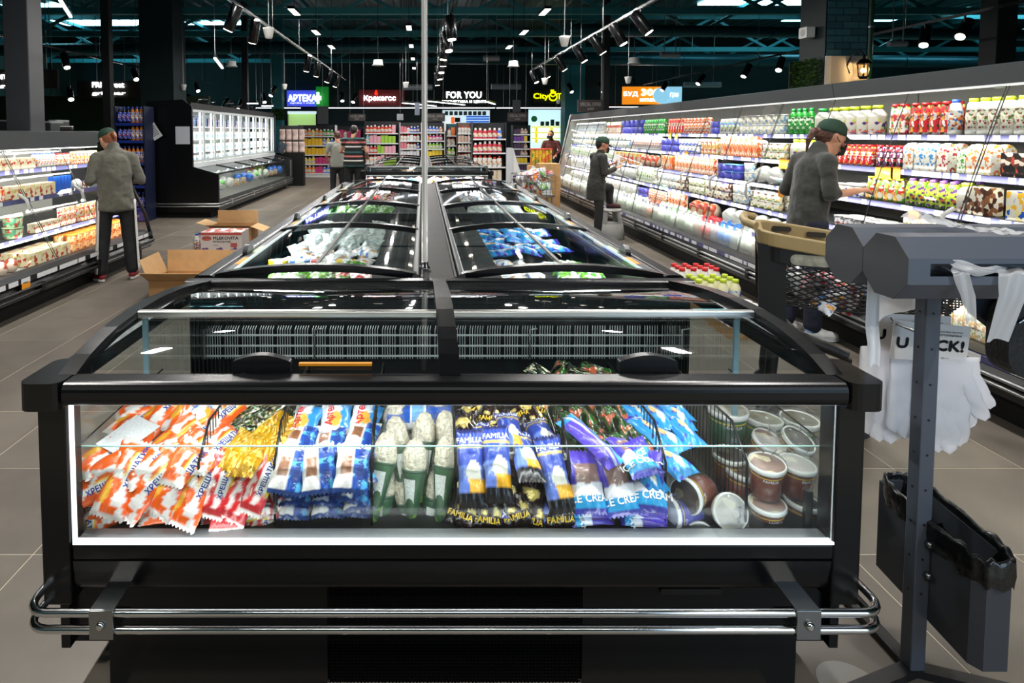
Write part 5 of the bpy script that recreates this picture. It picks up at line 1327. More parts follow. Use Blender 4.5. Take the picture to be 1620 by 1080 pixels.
def door(y, w, label):
    g = thing('cooler_door', label, 'door panel', (3.3, y, .4), 'cooler glass doors')
    t = MB(); n = 8; zs = [.40+(1.82-.40)*k/n for k in range(n+1)]
    t.grid(lambda u, v: (xg(.40+1.42*v)-.012, y+w*u, .40+1.42*v), 1, 8); t.obj('glass', M_GLASS, g)
    for yy in (y+.004, y+w-.004):
        MB().tube([(xg(z)-.014, yy, z) for z in zs], .0032, 5).obj('edge_seal', mat('seal_grey', '#2c2f2f', .4), g)
    MB().box(3.435, y+.02, 1.812, 3.462, y+.08, 1.822).obj('hinge', M_ALU, g)
    zc = 1.0; yy = y+.05
    t = MB(); t.tube([(xg(zc+.09)-.02, yy, zc+.09), (xg(zc)-.06, yy, zc+.05), (xg(zc)-.062, yy, zc-.05), (xg(zc-.09)-.02, yy, zc-.09)], .014, 8); t.obj('handle', mat('handle_pale', '#b7b8b2', .4), g)
    return g
CM = cooler_module(MY0, 'long wall cooler, module nearest the bag stand'); CMS = [CM]
for k in range(1, 4):
    CMS.append(dup(CM, loc=(3.6, MY0+ML*k, 0), label=f'long wall cooler, {ordn(k)} module from the front'))
# far end panel, glass
g = thing('cooler_end_panel', 'slanting end panel closing the far end of the long cooler', 'panel', (3.6, MY0+ML*4+.01, 0))
MB().prism([(3.1, 0), (3.04, .3), (3.38, 1.9), (3.4, 1.96), (4.25, 1.96), (4.25, 0)], 'y', MY0+ML*4+.005, MY0+ML*4+.04).obj('panel', mat('end_panel_white', '#cfcfc8', .5), g); MB().tube([(3.05, MY0+ML*4, .3), (3.41, MY0+ML*4, 1.9)], .015, 6).obj('edge_profile', M_FASC, g)
DW = .775; nd = 0; D0 = None
for k in range(16):
    y = MY0+DW*k
    if abs(y+DW/2-4.9) < .35: continue      # the staff member reaches through the open door
    lab = f'clear slanting glass door of the long cooler, {ordn(k)} from the front'
    if D0 is None: D0 = door(y+.006, DW-.012, lab)
    else: dup(D0, loc=(3.3, y+.006, .4), label=lab)
for z, x0, x1 in SHELF+[(.34, 3.1, 4.05), (1.82, 3.47, 4.05)]:
    zz = min(1.815, z+.215) if z < 1.5 else 1.80
    if z > 1.6: continue
    area('cooler_led', (x0+.0, MY0+ML*2, zz), (0, math.radians(-60), 0), .02, ML*4-.1, 27, (1, .99, .95), math.radians(125))

# ---- product meshes
PM = {}
def bottle(key, r, h, body, cap, label, neck=.35, capr=.42, n=12):
    m = MB()
    prof = [(r*.9, 0), (r, .006), (r, h*.14), (r*1.005, h*.141), (r*1.005, h*.6), (r, h*.601), (r*.97, h*.68), (r*neck*1.25, h*.86), (r*neck, h*.9)]
    m.lathe(prof, n, ms=[0, 0, 0, 1, 1, 1, 0, 0]); cp = MB(); cp.lathe([(r*capr, h*.885), (r*capr, h*.985), (r*capr*.9, h)], n)
    PM[key] = (m.mesh('bottle', [body, label]), [('cap', cp.mesh('cap', cap))], 2*r, h)
def jug(key, r, h, body, cap, label):
    m = MB(); m.lathe([(r*.92, 0), (r, .008), (r, h*.62), (r*.95, h*.72), (r*.55, h*.86), (r*.5, h*.9)], 12, ms=[0, 1, 0, 0, 0])
    cp = MB(); cp.lathe([(r*.6, h*.89), (r*.6, h), (r*.5, h*1.01)], 12); PM[key] = (m.mesh('bottle', [body, label]), [('cap', cp.mesh('cap', cap))], 2*r, h)
def carton(key, w, d, h, body, cap=None, gable=False):
    m = MB(); m.prism([(-w/2, -d/2), (w/2, -d/2), (w/2, d/2), (-w/2, d/2)], 'z', 0, h*(.84 if gable else 1)); ks = []
    if gable: m.prism([(-d/2, h*.84), (d/2, h*.84), (.004, h), (-.004, h)], 'x', -w/2, w/2, 1)
    if cap: c = MB(); c.lathe([(.014, h*(.9 if gable else 1)), (.014, h*(.9 if gable else 1)+.018)], 10, (0, -d*.1, 0)); ks.append(('cap', c.mesh('cap', cap)))
    PM[key] = (m.mesh('carton', [body, body]), ks, w, h)
def pouch(key, w, d, h, body, cap):
    m = MB(); n = 10
    def ring(z, a, b): return [(a*math.cos(2*PI*k/n), b*math.sin(2*PI*k/n), z) for k in range(n)]
    rs = [ring(0, w*.46, d*.5), ring(h*.1, w*.5, d*.5), ring(h*.55, w*.47, d*.42), ring(h*.86, w*.5, d*.12), ring(h*.93, w*.48, d*.03)]
    m.add([p for r_ in rs for p in r_], [(i*n+k, i*n+(k+1) % n, (i+1)*n+(k+1) % n, (i+1)*n+k) for i in range(4) for k in range(n)]+[tuple(range(n))[::-1], tuple(4*n+k for k in range(n))], 0, True)
    c = MB(); c.lathe([(w*.26, h*.92), (w*.26, h), (w*.2, h*1.01)], 10); PM[key] = (m.mesh('pouch', [body]), [('cap', c.mesh('cap', cap))], w, h)
def cup(key, r, h, body, lid, n=12, taper=.84):
    m = MB(); m.lathe([(r*taper, 0), (r*taper, .002), (r*.98, h*.92)], n); l = MB(); l.lathe([(r*1.03, h*.92), (r*1.03, h*.97), (r*.95, h)], n)
    PM[key] = (m.mesh('cup', [body]), [('lid', l.mesh('lid', lid))], 2*r*1.03, h)
def sack(key, me_key, sc): PM[key] = (KIND[me_key][3][0][0], [], .13*sc, .2*sc)
WPM = lambda n, acc, cov=.3, sc=26, base='#dcd8c9': print_mat(n, base, acc, sc*2.3, .4, min(.8, cov*1.25))
mlk = mat('milk_white', '#ecebe2', .35)
bottle('white_lime', .041, .235, mlk, mat('cap_lime', '#b8cf2a', .4), WPM('lab_fruit', ['#8a3030', '#3c7a2a', '#c9b48a'], .28, 40), .62, .62)
bottle('white_blue', .041, .235, mlk, mat('cap_blue', '#2a49b8', .4), WPM('lab_blue', ['#2a62b8', '#d8843c', '#b03030'], .4, 30), .55, .55)
pouch('pouch_red', .085, .06, .22, WPM('pouch_red', ['#e8e2dc', '#2a5a2c', '#f0a03c'], .33, 26, '#c8202a'), mat('cap_red', '#cf2226', .4))
pouch('pouch_white', .085, .06, .225, WPM('pouch_white', ['#d8404a', '#4a9a34', '#f0a85a'], .36, 26, '#f0e6e4'), mat('cap_red', '#cf2226', .4))
jug('jug_lime', .06, .215, mlk, mat('cap_lime', '#b8cf2a', .4), WPM('lab_jug', ['#b8cf5a', '#d86a5a', '#4a3a78'], .25, 22))
jug('jug_green', .06, .215, mlk, mat('cap_green', '#1f8a3a', .4), WPM('lab_jug', []) if 'lab_jug' in _m else mlk)
bottle('green', .045, .24, mat('bottle_green', '#2f9a38', .25), mat('cap_green', '#1f8a3a', .4), WPM('lab_green', ['#e8ecdc', '#1c6a2a'], .4, 22, '#3aa844'))
bottle('small_white', .03, .13, mlk, mat('cap_white', '#dcdcd8', .4), WPM('lab_small', ['#5a3aa8', '#3aa0d8', '#8ac23c'], .45, 40), .6, .6, 10)
bottle('small_orange', .03, .13, WPM('lab_orange', ['#e88a3c', '#d8502c', '#f0ead8'], .6, 36), mat('cap_red', '#cf2226', .4), WPM('lab_orange', []) if 'lab_orange' in _m else mlk, .6, .6, 10)
pouch('pouch_kid_red', .05, .04, .125, WPM('kid_red', ['#f0e8e4', '#2a4a24', '#e8a02c'], .36, 46, '#c41c22'), mat('cap_red', '#cf2226', .4))
pouch('pouch_kid_black', .05, .04, .125, WPM('kid_black', ['#c02838', '#e8e0e0', '#5a2a6a'], .5, 46, '#1c1216'), mat('cap_red', '#cf2226', .4))
for k, (nm, acc) in enumerate((('a', ['#d8823c', '#7ab0d8']), ('b', ['#3a8ac8', '#c8b890']), ('c', ['#b83a44', '#d8b070']), ('d', ['#3a9a34', '#a8c87a']), ('e', ['#e8823c', '#f0c85a']))):
    carton('carton_'+nm, .068, .06, .15, WPM('carton_'+nm, acc, .34, 34, '#e9e7dc'), M_WHITE, True)
carton('carton_dark', .085, .06, .14, print_mat('carton_dark', '#17110f', ['#b8442c', '#5a3024', '#e0d0c0'], 30, .4, .4))
cup('cup_blue', .04, .07, WPM('cup_blue', ['#2a4ab0', '#e8e8e8'], .35, 30), M_WHITE)
cup('cup_white', .045, .06, WPM('cup_white', ['#c03a3a', '#d8b46a', '#7a9a5a'], .3, 36), mat('lid_foil', '#d6d6d2', .3, .4))
bottle('lime_kid', .032, .145, WPM('lime_kid', ['#e8e03c', '#5a2a78', '#4a9a2c'], .5, 36, '#8fc42c'), mat('cap_violet', '#7a4a9a', .4), WPM('lime_kid2', ['#5a2a78', '#e0e048', '#d86a2c'], .55, 40, '#a8d03a'), .55, .5, 10)
pouch('fruit_pack', .07, .05, .13, WPM('fruit_pack', ['#c83a30', '#6aa83c', '#e8b43c'], .5, 34), mat('cap_lime', '#b8cf2a', .4))
carton('yoghurt_brown', .1, .09, .13, WPM('yoghurt_brown', ['#4a2a1c', '#8a5a3c', '#e0d0b0'], .6, 22))
carton('yoghurt_yellow', .1, .09, .13, WPM('yoghurt_yellow', ['#1f5ab8', '#e8b02c', '#e8d89a'], .5, 20))
cup('pot_grey', .042, .06, WPM('pot_grey', ['#3a3a3c', '#a8b4c0', '#c05a4a'], .5, 40, '#d8d8da'), M_WHITE)
cup('jar_green', .05, .075, WPM('jar_green', ['#c8c4a8', '#7a8a5a'], .4, 24, '#dcd9cc'), mat('cap_green', '#1f8a3a', .4))
cup('jar_white', .05, .075, WPM('jar_white', ['#b8b4a4', '#7aa0c8'], .35, 24), M_WHITE)
cup('jar_violet', .05, .075, WPM('jar_violet', ['#c8b8a0', '#6a3a30'], .4, 24), mat('lid_violet', '#4a3a70', .4))
cup('tub_blue', .055, .06, WPM('tub_blue', ['#3a8ad0', '#2a5aa8', '#d8842c'], .5, 24), mat('lid_sky', '#5aa8dc', .4))
carton('pack_orange', .11, .05, .11, WPM('pack_orange', ['#e8823c', '#d85028', '#e8c89a'], .65, 22))
carton('pack_cheese', .1, .06, .09, WPM('pack_cheese', ['#e8c86a', '#c8a048', '#d84a3a'], .5, 22))
carton('pack_red', .1, .05, .1, WPM('pack_red', ['#d83a34', '#e8a85a', '#f0e8d8'], .6, 24))
carton('pack_small', .06, .05, .06, WPM('pack_small', ['#c8a878', '#9aa87a', '#b88a78'], .5, 40))
def bulk(key, w, h, body, n=3):
    m = MB(); m.ball((0, 0, h*.42), 1, 10, 8, (w*.52, w*.36, h*.5), jit=lambda q: q*(1+.14*noise.noise(q*22+Vector((n, 0, 0))))); PM[key] = (m.mesh('bag', [body]), [], w, h)
PBG = lambda n, acc, base='#e6e6e0', cov=.4: print_mat(n, base, acc, 15, .3, cov)
bulk('bag_white', .16, .15, PBG('bag_white', ['#c8ccc4', '#b8c8a8', '#d8d4c4'])); bulk('bag_green', .16, .15, PBG('bag_green', ['#4ab83a', '#3a9ad8', '#d84a4a'], '#e6e6e0', .45))
bulk('bag_orange', .15, .14, PBG('bag_orange', ['#d8602c', '#a8442c', '#e8d8c8'], '#e0cdb8', .6)); bulk('bag_red', .17, .15, PBG('bag_red', ['#c81c28', '#e8e0d8', '#a81822'], '#d8303a', .5)); bulk('bag_blue', .17, .15, PBG('bag_blue', ['#2a6ad0', '#3a8ae0', '#e0e6ee'], '#3a80d8', .5))
NAMES = dict(bottle='bottle', pouch='pouch', jug='bottle', carton='carton', cup='cup', bag='bag')
def item(key, loc, rz, label, cat, group, parts=True, sc=1.):
    me, ks, w, h = PM[key]
    o = bpy.data.objects.new({'bottle': 'dairy_bottle', 'pouch': 'yoghurt_pouch', 'carton': 'drink_carton', 'cup': 'yoghurt_cup', 'jar': 'yoghurt_jar', 'tub': 'dessert_tub'}.get(cat, cat.replace(' ', '_')), me); COL.objects.link(o)
    o.location = loc; o.rotation_euler = (0, 0, rz); o.scale = (sc, sc, sc); tag(o, label, cat, group)
    if parts:
        for nm, km in ks:
            c = bpy.data.objects.new(nm, km); COL.objects.link(c); c.parent = o
    return o
def rowrun(key, ya, yb, x, z, desc, cat, shelf, rows=1, gap=1.04, depth=1, sc=1., parts_to=7.0, axis=1, facing=1, limit=999, stack=1):
    """a run of like packs along a shelf"""
    w = PM[key][2]*gap*sc; n = max(1, int((yb-ya)/w)); n = min(n, limit)
    dw = PM[key][2]*1.05*sc if 'carton' not in key else PM[key][2]*1.0*sc
    for d in range(rows):
        for sk in range(stack):
            for i in range(n):
                y = ya+w*(i+.5)
                lab = f'{desc}, {ordn(i)} from near end{["", ", upper layer", ", top layer"][sk]}{["", ", second row", ", third row"][d]}, {shelf}'
                item(key, (x+facing*(d*dw), y+R.uniform(-.004, .004), z+sk*PM[key][3]*sc), R.uniform(-.12, .12)+(HP if facing > 0 else -HP)*(1 if PM[key][0].name.startswith(('carton', 'pouch')) else 0), lab, cat, f'{desc}s on the {shelf}', parts=(y < parts_to), sc=sc)
YP = lambda px, X_=3.57: F*X_/(px-VX)
def runs(shelf, x, z, lst, X_):
    for key, p0, p1, desc, cat, rows, *o in lst:
        kw = o[0] if o else {}
        kw = dict(kw); hh = PM[key][3]*kw.get('sc', 1.)*kw.get('stack', 1); room = .205 if z < 1.5 else .25
        if hh < room*.62 and kw.get('stack', 1) == 1 and YP(p0, X_) > 5.2 and key[:3] in ('cup', 'jar', 'tub', 'pac', 'pot'): kw['stack'] = 2; hh *= 2
        kw['sc'] = kw.get('sc', 1.)*min(1.3, max(1., room*.9/hh)) if 'carton_d' not in key or YP(p0, X_) > 6 else kw.get('sc', 1.)
        ya, yb = YP(p0, X_), min(YP(p1, X_), MY0+ML*4-.04); rowrun(key, ya, yb, x, z, desc, cat, shelf, rows, **kw)
S1, S2, S3, S4, S5 = ('top shelf', 'second shelf', 'third shelf', 'fourth shelf', 'fifth shelf')
runs(S1, 3.56, 1.531, [
    ('white_lime', 1700, 1520, 'white dairy bottle with lime cap', 'bottle', 2), ('white_blue', 1520, 1508, 'white dairy bottle with blue cap', 'bottle', 1),
    ('pouch_red', 1506, 1438, 'red yoghurt pouch', 'pouch', 2), ('pouch_white', 1437, 1402, 'white and pink yoghurt pouch', 'pouch', 2),
    ('jug_lime', 1398, 1312, 'wide white bottle with lime cap', 'bottle', 1), ('jug_green', 1310, 1290, 'wide white bottle with green cap', 'bottle', 1),
    ('green', 1289, 1246, 'green yoghurt bottle', 'bottle', 1), ('jar_white', 1244, 1175, 'white yoghurt jar', 'jar', 1, dict(stack=2)),
    ('small_white', 1174, 1140, 'small white drink bottle', 'bottle', 2, dict(sc=1.15)), ('tub_blue', 1139, 1128, 'blue dessert tub', 'tub', 1, dict(stack=2)),
    ('small_orange', 1126, 1085, 'small orange drink bottle', 'bottle', 1, dict(sc=1.4)), ('pouch_red', 1083, 1055, 'red and yellow yoghurt pouch', 'pouch', 1), ('green', 1054, 1020, 'green and white yoghurt bottle', 'bottle', 1),
    ('tub_blue', 1018, 985, 'stacked blue dessert tub', 'tub', 1, dict(sc=1.6, stack=2)), ('pouch_white', 984, 960, 'pale yoghurt pouch', 'pouch', 1), ('carton_b', 959, 905, 'tall blue and white carton', 'carton', 1, dict(sc=1.4))], 3.57)
runs(S2, 3.49, 1.286, [
    ('carton_dark', 1690, 1581, 'dark chocolate drink carton', 'carton', 1), ('carton_e', 1580, 1540, 'white drink carton with orange fruit', 'carton', 2), ('carton_d', 1539, 1512, 'white drink carton with green print', 'carton', 2),
    ('carton_c', 1511, 1490, 'white drink carton with dark red fruit', 'carton', 2), ('carton_b', 1489, 1456, 'white drink carton with blue print', 'carton', 2), ('carton_a', 1455, 1436, 'white drink carton with brown grain print', 'carton', 2),
    ('pouch_kid_black', 1434, 1385, 'small dark berry yoghurt pouch', 'pouch', 3), ('pouch_kid_red', 1384, 1322, 'small red yoghurt pouch', 'pouch', 3), ('jug_lime', 1318, 1252, 'wide green-labelled milk bottle', 'bottle', 1, dict(sc=.9)),
    ('cup_white', 1246, 1205, 'white yoghurt cup with printed side', 'cup', 2, dict(stack=2)), ('pack_orange', 1204, 1142, 'orange cheese pack', 'cheese pack', 1, dict(stack=1)), ('pack_cheese', 1140, 1110, 'yellow cheese pack', 'cheese pack', 1, dict(stack=2)),
    ('cup_blue', 1108, 1078, 'white and blue yoghurt cup', 'cup', 1, dict(stack=2, sc=1.2)), ('tub_blue', 1076, 1050, 'sky blue dessert tub', 'tub', 1, dict(stack=2, sc=1.2)), ('white_blue', 1048, 1000, 'white milk bottle', 'bottle', 1), ('jar_white', 998, 905, 'pale glass yoghurt jar', 'jar', 1, dict(sc=1.7, stack=2))], 3.5)
runs(S3, 3.41, 1.046, [
    ('yoghurt_yellow', 1690, 1583, 'yellow and blue yoghurt pack', 'yoghurt pack', 1), ('yoghurt_brown', 1580, 1552, 'brown and white yoghurt pack', 'yoghurt pack', 1), ('jug_lime', 1548, 1528, 'large white kefir bottle', 'bottle', 1, dict(sc=.8)),
    ('lime_kid', 1524, 1440, 'lime green drink bottle with violet cap', 'bottle', 3), ('fruit_pack', 1436, 1372, 'white pouch with fruit print', 'pouch', 2), ('cup_blue', 1370, 1325, 'white and blue yoghurt cup', 'cup', 3),
    ('bag_white', 1240, 1200, 'white bagged cheese', 'cheese pack', 1), ('jar_white', 1195, 1178, 'white spread jar', 'jar', 1), ('tub_blue', 1176, 1138, 'stacked blue cream cheese tub', 'tub', 1, dict(stack=2)),
    ('pack_red', 1135, 1072, 'red spread pack', 'food pack', 1), ('pack_orange', 1070, 1045, 'orange sausage pack', 'food pack', 1, dict(sc=1.4)), ('bag_orange', 1044, 1020, 'orange bagged cheese', 'cheese pack', 1), ('pack_cheese', 1018, 975, 'golden cheese pack', 'cheese pack', 1, dict(sc=1.5)), ('carton_d', 974, 905, 'pale green carton', 'carton', 1, dict(sc=1.2))], 3.42)
runs(S4, 3.35, .811, [
    ('pack_small', 1690, 1440, 'small pale dessert pack', 'dessert pack', 2, dict(stack=2)), ('pot_grey', 1436, 1320, 'grey and white yoghurt pot', 'cup', 2, dict(stack=1)), ('cup_white', 1240, 1190, 'white yoghurt cup with foil lid', 'cup', 2, dict(stack=2)),
    ('jar_white', 1188, 1160, 'white lidded jar', 'jar', 2), ('jar_violet', 1158, 1120, 'pale jar with violet lid', 'jar', 2), ('jar_green', 1119, 1090, 'pale jar with green lid', 'jar', 2), ('jar_violet', 1089, 1075, 'brown jar with violet lid', 'jar', 1), ('jar_white', 1073, 1040, 'white yoghurt jar', 'jar', 2),
    ('carton_d', 1038, 1010, 'green printed carton', 'carton', 1), ('bag_white', 1008, 960, 'pale bagged food', 'food bag', 1), ('carton_b', 958, 905, 'blue printed carton', 'carton', 1, dict(sc=1.2))], 3.36)
runs(S5, 3.29, .576, [
    ('pack_small', 1690, 1440, 'small brownish dessert pack', 'dessert pack', 2, dict(stack=2)), ('cup_white', 1420, 1330, 'white cup dessert', 'cup', 2), ('bag_white', 1260, 1140, 'white bagged salad', 'food bag', 1), ('bag_orange', 1138, 1090, 'orange bagged sausage', 'food bag', 1),
    ('pack_red', 1088, 1060, 'dark red meat pack', 'food pack', 1), ('small_orange', 1058, 1030, 'green and orange juice bottle', 'bottle', 1, dict(sc=1.2)), ('tub_blue', 1028, 1012, 'bright blue pack', 'food pack', 1, dict(stack=2)), ('bag_white', 1010, 905, 'pale bag of dairy food', 'food bag', 1)], 3.3)
# clear bins with bags in the well
BINM = glass_mat('bin_plastic', (.9, .92, .9), 1.35, .15, .22, (.9, .91, .88))
bp = None
rowrun('pack_small', 2.3, 4.15, 3.17, .362, 'small pale dessert pack', 'dessert pack', 'cooler well', 2, stack=3, sc=1.25)
for k in range(26):
    y = 2.9+k*.44
    if y < 4.2: continue
    lab = f'clear plastic bin in the well of the long cooler, {ordn(k)} from the front'
    if bp is None:
        bp = thing('clear_bin', lab, 'bin', (3.12, y, .377), 'clear bins in the cooler well')
        for q in ((0, 0, .006, .42, .19), (.5, 0, .506, .42, .19)): MB().box(q[0], q[1], 0, q[2], q[3], q[4]).obj('side', BINM, bp, True)
        for q in (0, .415): MB().box(.007, q, 0, .499, q+.005, .19).obj('end', BINM, bp, True)
    else: bp2 = dup(bp, loc=(3.12, y, .377), label=lab)
    key, d2 = [('bag_white', 'white bag of food'), ('bag_white', 'white bag of food'), ('bag_white', 'white bag of food'), ('bag_white', 'white bag of food'), ('bag_blue', 'bright blue bag of food'), ('bag_red', 'red bag of food'), ('bag_green', 'green and white bag of food'), ('bag_green', 'green and white bag of food'), ('bag_white', 'white bag of food'), ('bag_green', 'green and white bag of food')][min(k, 9) if k < 10 else (8 if k % 3 else 9)]
    key, d2 = ('bag_red', 'red bag of food') if 6.85 < y < 7.3 else ('bag_blue', 'bright blue bag of food') if 6.4 < y < 6.85 else ('bag_green', 'green and white bag of food') if 7.3 < y < 8.4 or 9 < y < 9.9 else ('bag_orange', 'orange bag of food') if 8.4 < y < 8.8 else ('bag_white', 'white bag of food')
    if y < 5.9: key, d2 = [('bag_white', 'white bag of food'), ('bag_blue', 'bright blue bag of food'), ('bag_red', 'red bag of food')][1 if 5.0 < y < 5.35 else 2 if y >= 5.35 else 0]
    for j in range(3):
        for l in range(2): item(key, (3.24+.02*l, y+.07+.14*j, .378+.11*l), R.uniform(-.5, .5)+HP, f'{d2}, {ordn(j)} in the {["lower", "upper"][l]} layer of the {ordn(k)} clear bin', 'food bag', f'{d2}s in the clear bins', parts=False, sc=.95)
# orange price cards on the rails
oc = []
for k, (px, py, X_) in enumerate(((1392, 273, 3.405), (1406, 273, 3.405), (1417, 273, 3.405), (1446, 342, 3.325), (1237, 258, 3.405), (1246, 259, 3.405), (1236, 303, 3.27), (1060, 215, 3.48), (1070, 216, 3.48), (1086, 244, 3.4))):
    p = at_x(px, py, X_); t = MB(); t.box(X_-.003, p.y-.045, p.z-.05, X_, p.y+.045, p.z+.04)
    g = thing('price_card', f'orange price card hanging from a cooler shelf, {ordn(k)} of those from the near end', 'price card', p, 'orange price cards')
    t.obj('card', M_ORANGE, g); t = MB(); add_text(t, '17', lambda a, b: (X_-.0045, p.y-a, p.z+b), .03); t.obj('figures', M_TXTB, g)
# ================================================================= people
SKIN = mat('skin', '#c58f72', .5); JK = mat('fleece_grey', '#2f302c', .9, vary=.18, bscale=18, bump=.5, sheen=.2); JKD = mat('coat_dark', '#2a2a27', .85, vary=.2, bscale=14, bump=.4)
TRB = mat('trousers_black', '#101114', .75, bump=.3, bscale=30); NAVY = mat('jeans_navy', '#14182a', .85, bump=.3, bscale=40); CAPG = mat('cap_green_cloth', '#143324', .85, bump=.3, bscale=120)
HAIRB = mat('hair_brown', '#4a2a1c', .5, vary=.35, bscale=60, bump=.5); HAIRK = mat('hair_black', '#120e0c', .45, vary=.3, bscale=60, bump=.4); MASK = mat('mask_black', '#0c0c0d', .8)
def blob(mb, p0, r0, p1, r1, n=14, fl=None, e0=1., e1=1.):
    p0, p1 = Vector(p0), Vector(p1); d = p1-p0; L = d.length
    d = d.normalized() if L > 1e-6 else Vector((0, 0, 1))
    u = Vector((0, 0, 1)) if abs(d.z) < .9 else Vector((1, 0, 0)); x = d.cross(u).normalized(); y = d.cross(x)
    rings = []; k = 5
    for i in range(k+1): a = HP*(1-i/k); rings.append((p0-d*r0*e0*math.sin(a), max(r0*math.cos(a), 1e-4)))
    for i in range(k+1): a = HP*i/k; rings.append((p1+d*r1*e1*math.sin(a), max(r1*math.cos(a), 1e-4)))
    vs = []
    for c, r in rings:
        for q in range(n):
            o = x*math.cos(2*PI*q/n)*r+y*math.sin(2*PI*q/n)*r
            if fl: a = Vector(fl[0]).normalized(); o = o+a*(o.dot(a))*(fl[1]-1)
            vs.append(c+o)
    m = len(rings)
    mb.add(vs, [(i*n+q, i*n+(q+1) % n, (i+1)*n+(q+1) % n, (i+1)*n+q) for i in range(m-1) for q in range(n)]+[tuple(range(n))[::-1], tuple((m-1)*n+q for q in range(n))], 0, True)
def remesh(o, vox, smooth=6, disp=0., size=.08):
    m = o.modifiers.new('remesh', 'REMESH'); m.mode = 'VOXEL'; m.voxel_size = vox; m.use_smooth_shade = True
    s = o.modifiers.new('smooth', 'SMOOTH'); s.factor = .5; s.iterations = smooth
    if disp:
        t = bpy.data.textures.new('folds', 'CLOUDS'); t.noise_scale = size; t.noise_depth = 2
        d = o.modifiers.new('folds', 'DISPLACE'); d.texture = t; d.strength = disp; d.mid_level = .5; d.texture_coords = 'GLOBAL'
    return o
class Fig:
    """a figure from world joints; f = facing (unit, horizontal)"""
    def __init__(s, name, label, base, f, H=1.66, vox=.007):
        s.g = thing(name, label, 'person', base); s.k = H/1.66; s.f = Vector(f).normalized(); s.r = Vector((s.f.y, -s.f.x, 0)); s.b = Vector(base); s.body = MB(); s.vox = vox
    def P(s, fwd, right, up): return s.b+s.f*fwd+s.r*right+Vector((0, 0, up))
    def head(s, c, hf=None, cap=True, mask=True, hair=HAIRB, tail=0, short=False):
        k = s.k; c = Vector(c); hf = Vector(hf or s.f).normalized(); r = Vector((hf.y, -hf.x, 0)).normalized(); u = r.cross(hf)
        Q = lambda a, b, z: c+hf*a*k+r*b*k+u*z*k
        B = s.body
        blob(B, Q(-.018, 0, .03), .092*k, Q(.012, 0, .03), .088*k, 18, (r, .84)); blob(B, Q(.028, 0, -.035), .066*k, Q(.042, 0, -.075), .042*k, 14, (r, .9))
        blob(B, Q(.085, 0, .0), .012*k, Q(.108, 0, -.028), .014*k, 8); blob(B, Q(.084, -.018, -.068), .009*k, Q(.084, .018, -.068), .009*k, 8)
        for sd in (-1, 1): blob(B, Q(-.005, .078*sd, .0), .018*k, Q(-.012, .084*sd, .025), .02*k, 8, (r, .5))
        blob(B, Q(-.03, 0, -.14), .05*k, Q(-.02, 0, -.04), .05*k)
        for sd in (-1, 1):
            t = MB(); t.ball(Q(.079, .03*sd, .012), .0105*k, 10, 8); t.obj('eye', mat('eye_white', '#e6e2dc', .2), s.g); t = MB(); t.ball(Q(.086, .031*sd, .012), .0055*k, 8, 6); t.obj('pupil', mat('pupil_dark', '#1a120e', .2), s.g)
            t = MB(); blob(t, Q(.088, .016*sd, .031), .0035*k, Q(.078, .046*sd, .033), .003*k, 6); t.obj('eyebrow', hair, s.g)
        hb = MB()
        blob(hb, Q(-.028, 0, .036), .094*k, Q(-.004, 0, .044), .088*k, 16, (r, .86)); blob(hb, Q(-.055, 0, -.005), .066*k, Q(-.055, 0, -.04), .042*k, 12, (r, 1.0))
        if tail: 
            blob(hb, Q(-.10, 0, .03), .022*k, Q(-.13, 0, .025), .026*k); blob(hb, Q(-.135, 0, .025), .028*k, Q(-.155, 0, -.05*tail), .022*k); blob(hb, Q(-.155, 0, -.05*tail), .021*k, Q(-.145, 0, -.14*tail), .008*k)
        remesh(hb.obj('hair', hair, s.g), max(.008, s.vox), 4, .006, .02)
        if cap:
            t = MB(); n = 20; prof = [(.101, -.002), (.102, .02), (.094, .06), (.07, .092), (.035, .108), (.004, .112)]
            M_ = Matrix((hf, -r, u)).transposed(); cc = Q(-.012, 0, .04)
            vs = []
            t.lathe([(a*k, b*k) for a, b in prof], n, cc, M_ @ Matrix.Diagonal((1.06, .9, 1.0)))
            co = t.obj('cap', CAPG, s.g)
            t = MB(); t.grid(lambda a, b: cc+hf*((.085+.085*b*math.cos((a-.5)*1.6))*k)-r*((a-.5)*.155*(1-.25*b)*k)+u*((.004-.028*b-.05*(a-.5)**2)*k), 10, 5); bo = t.obj('brim', CAPG, co); 
            m = bo.modifiers.new('solid', 'SOLIDIFY'); m.thickness = .004
        if mask:
            t = MB(); t.grid(lambda a, b: Q(.045+.064*math.cos((a-.5)*2.3)*(1-.25*abs(b-.5))+.01, -.088*math.sin((a-.5)*2.3)*(.95-.1*b), -.015-.085*b), 14, 8)
            mo = t.obj('face_mask', MASK, s.g); m = mo.modifiers.new('solid', 'SOLIDIFY'); m.thickness = .004
            for sd in (-1, 1): 
                t = MB(); t.tube([Q(.03, .082*sd, -.02), Q(-.005, .09*sd, .01), Q(-.02, .085*sd, .035)], .003, 5); t.obj('mask_strap', MASK, s.g)
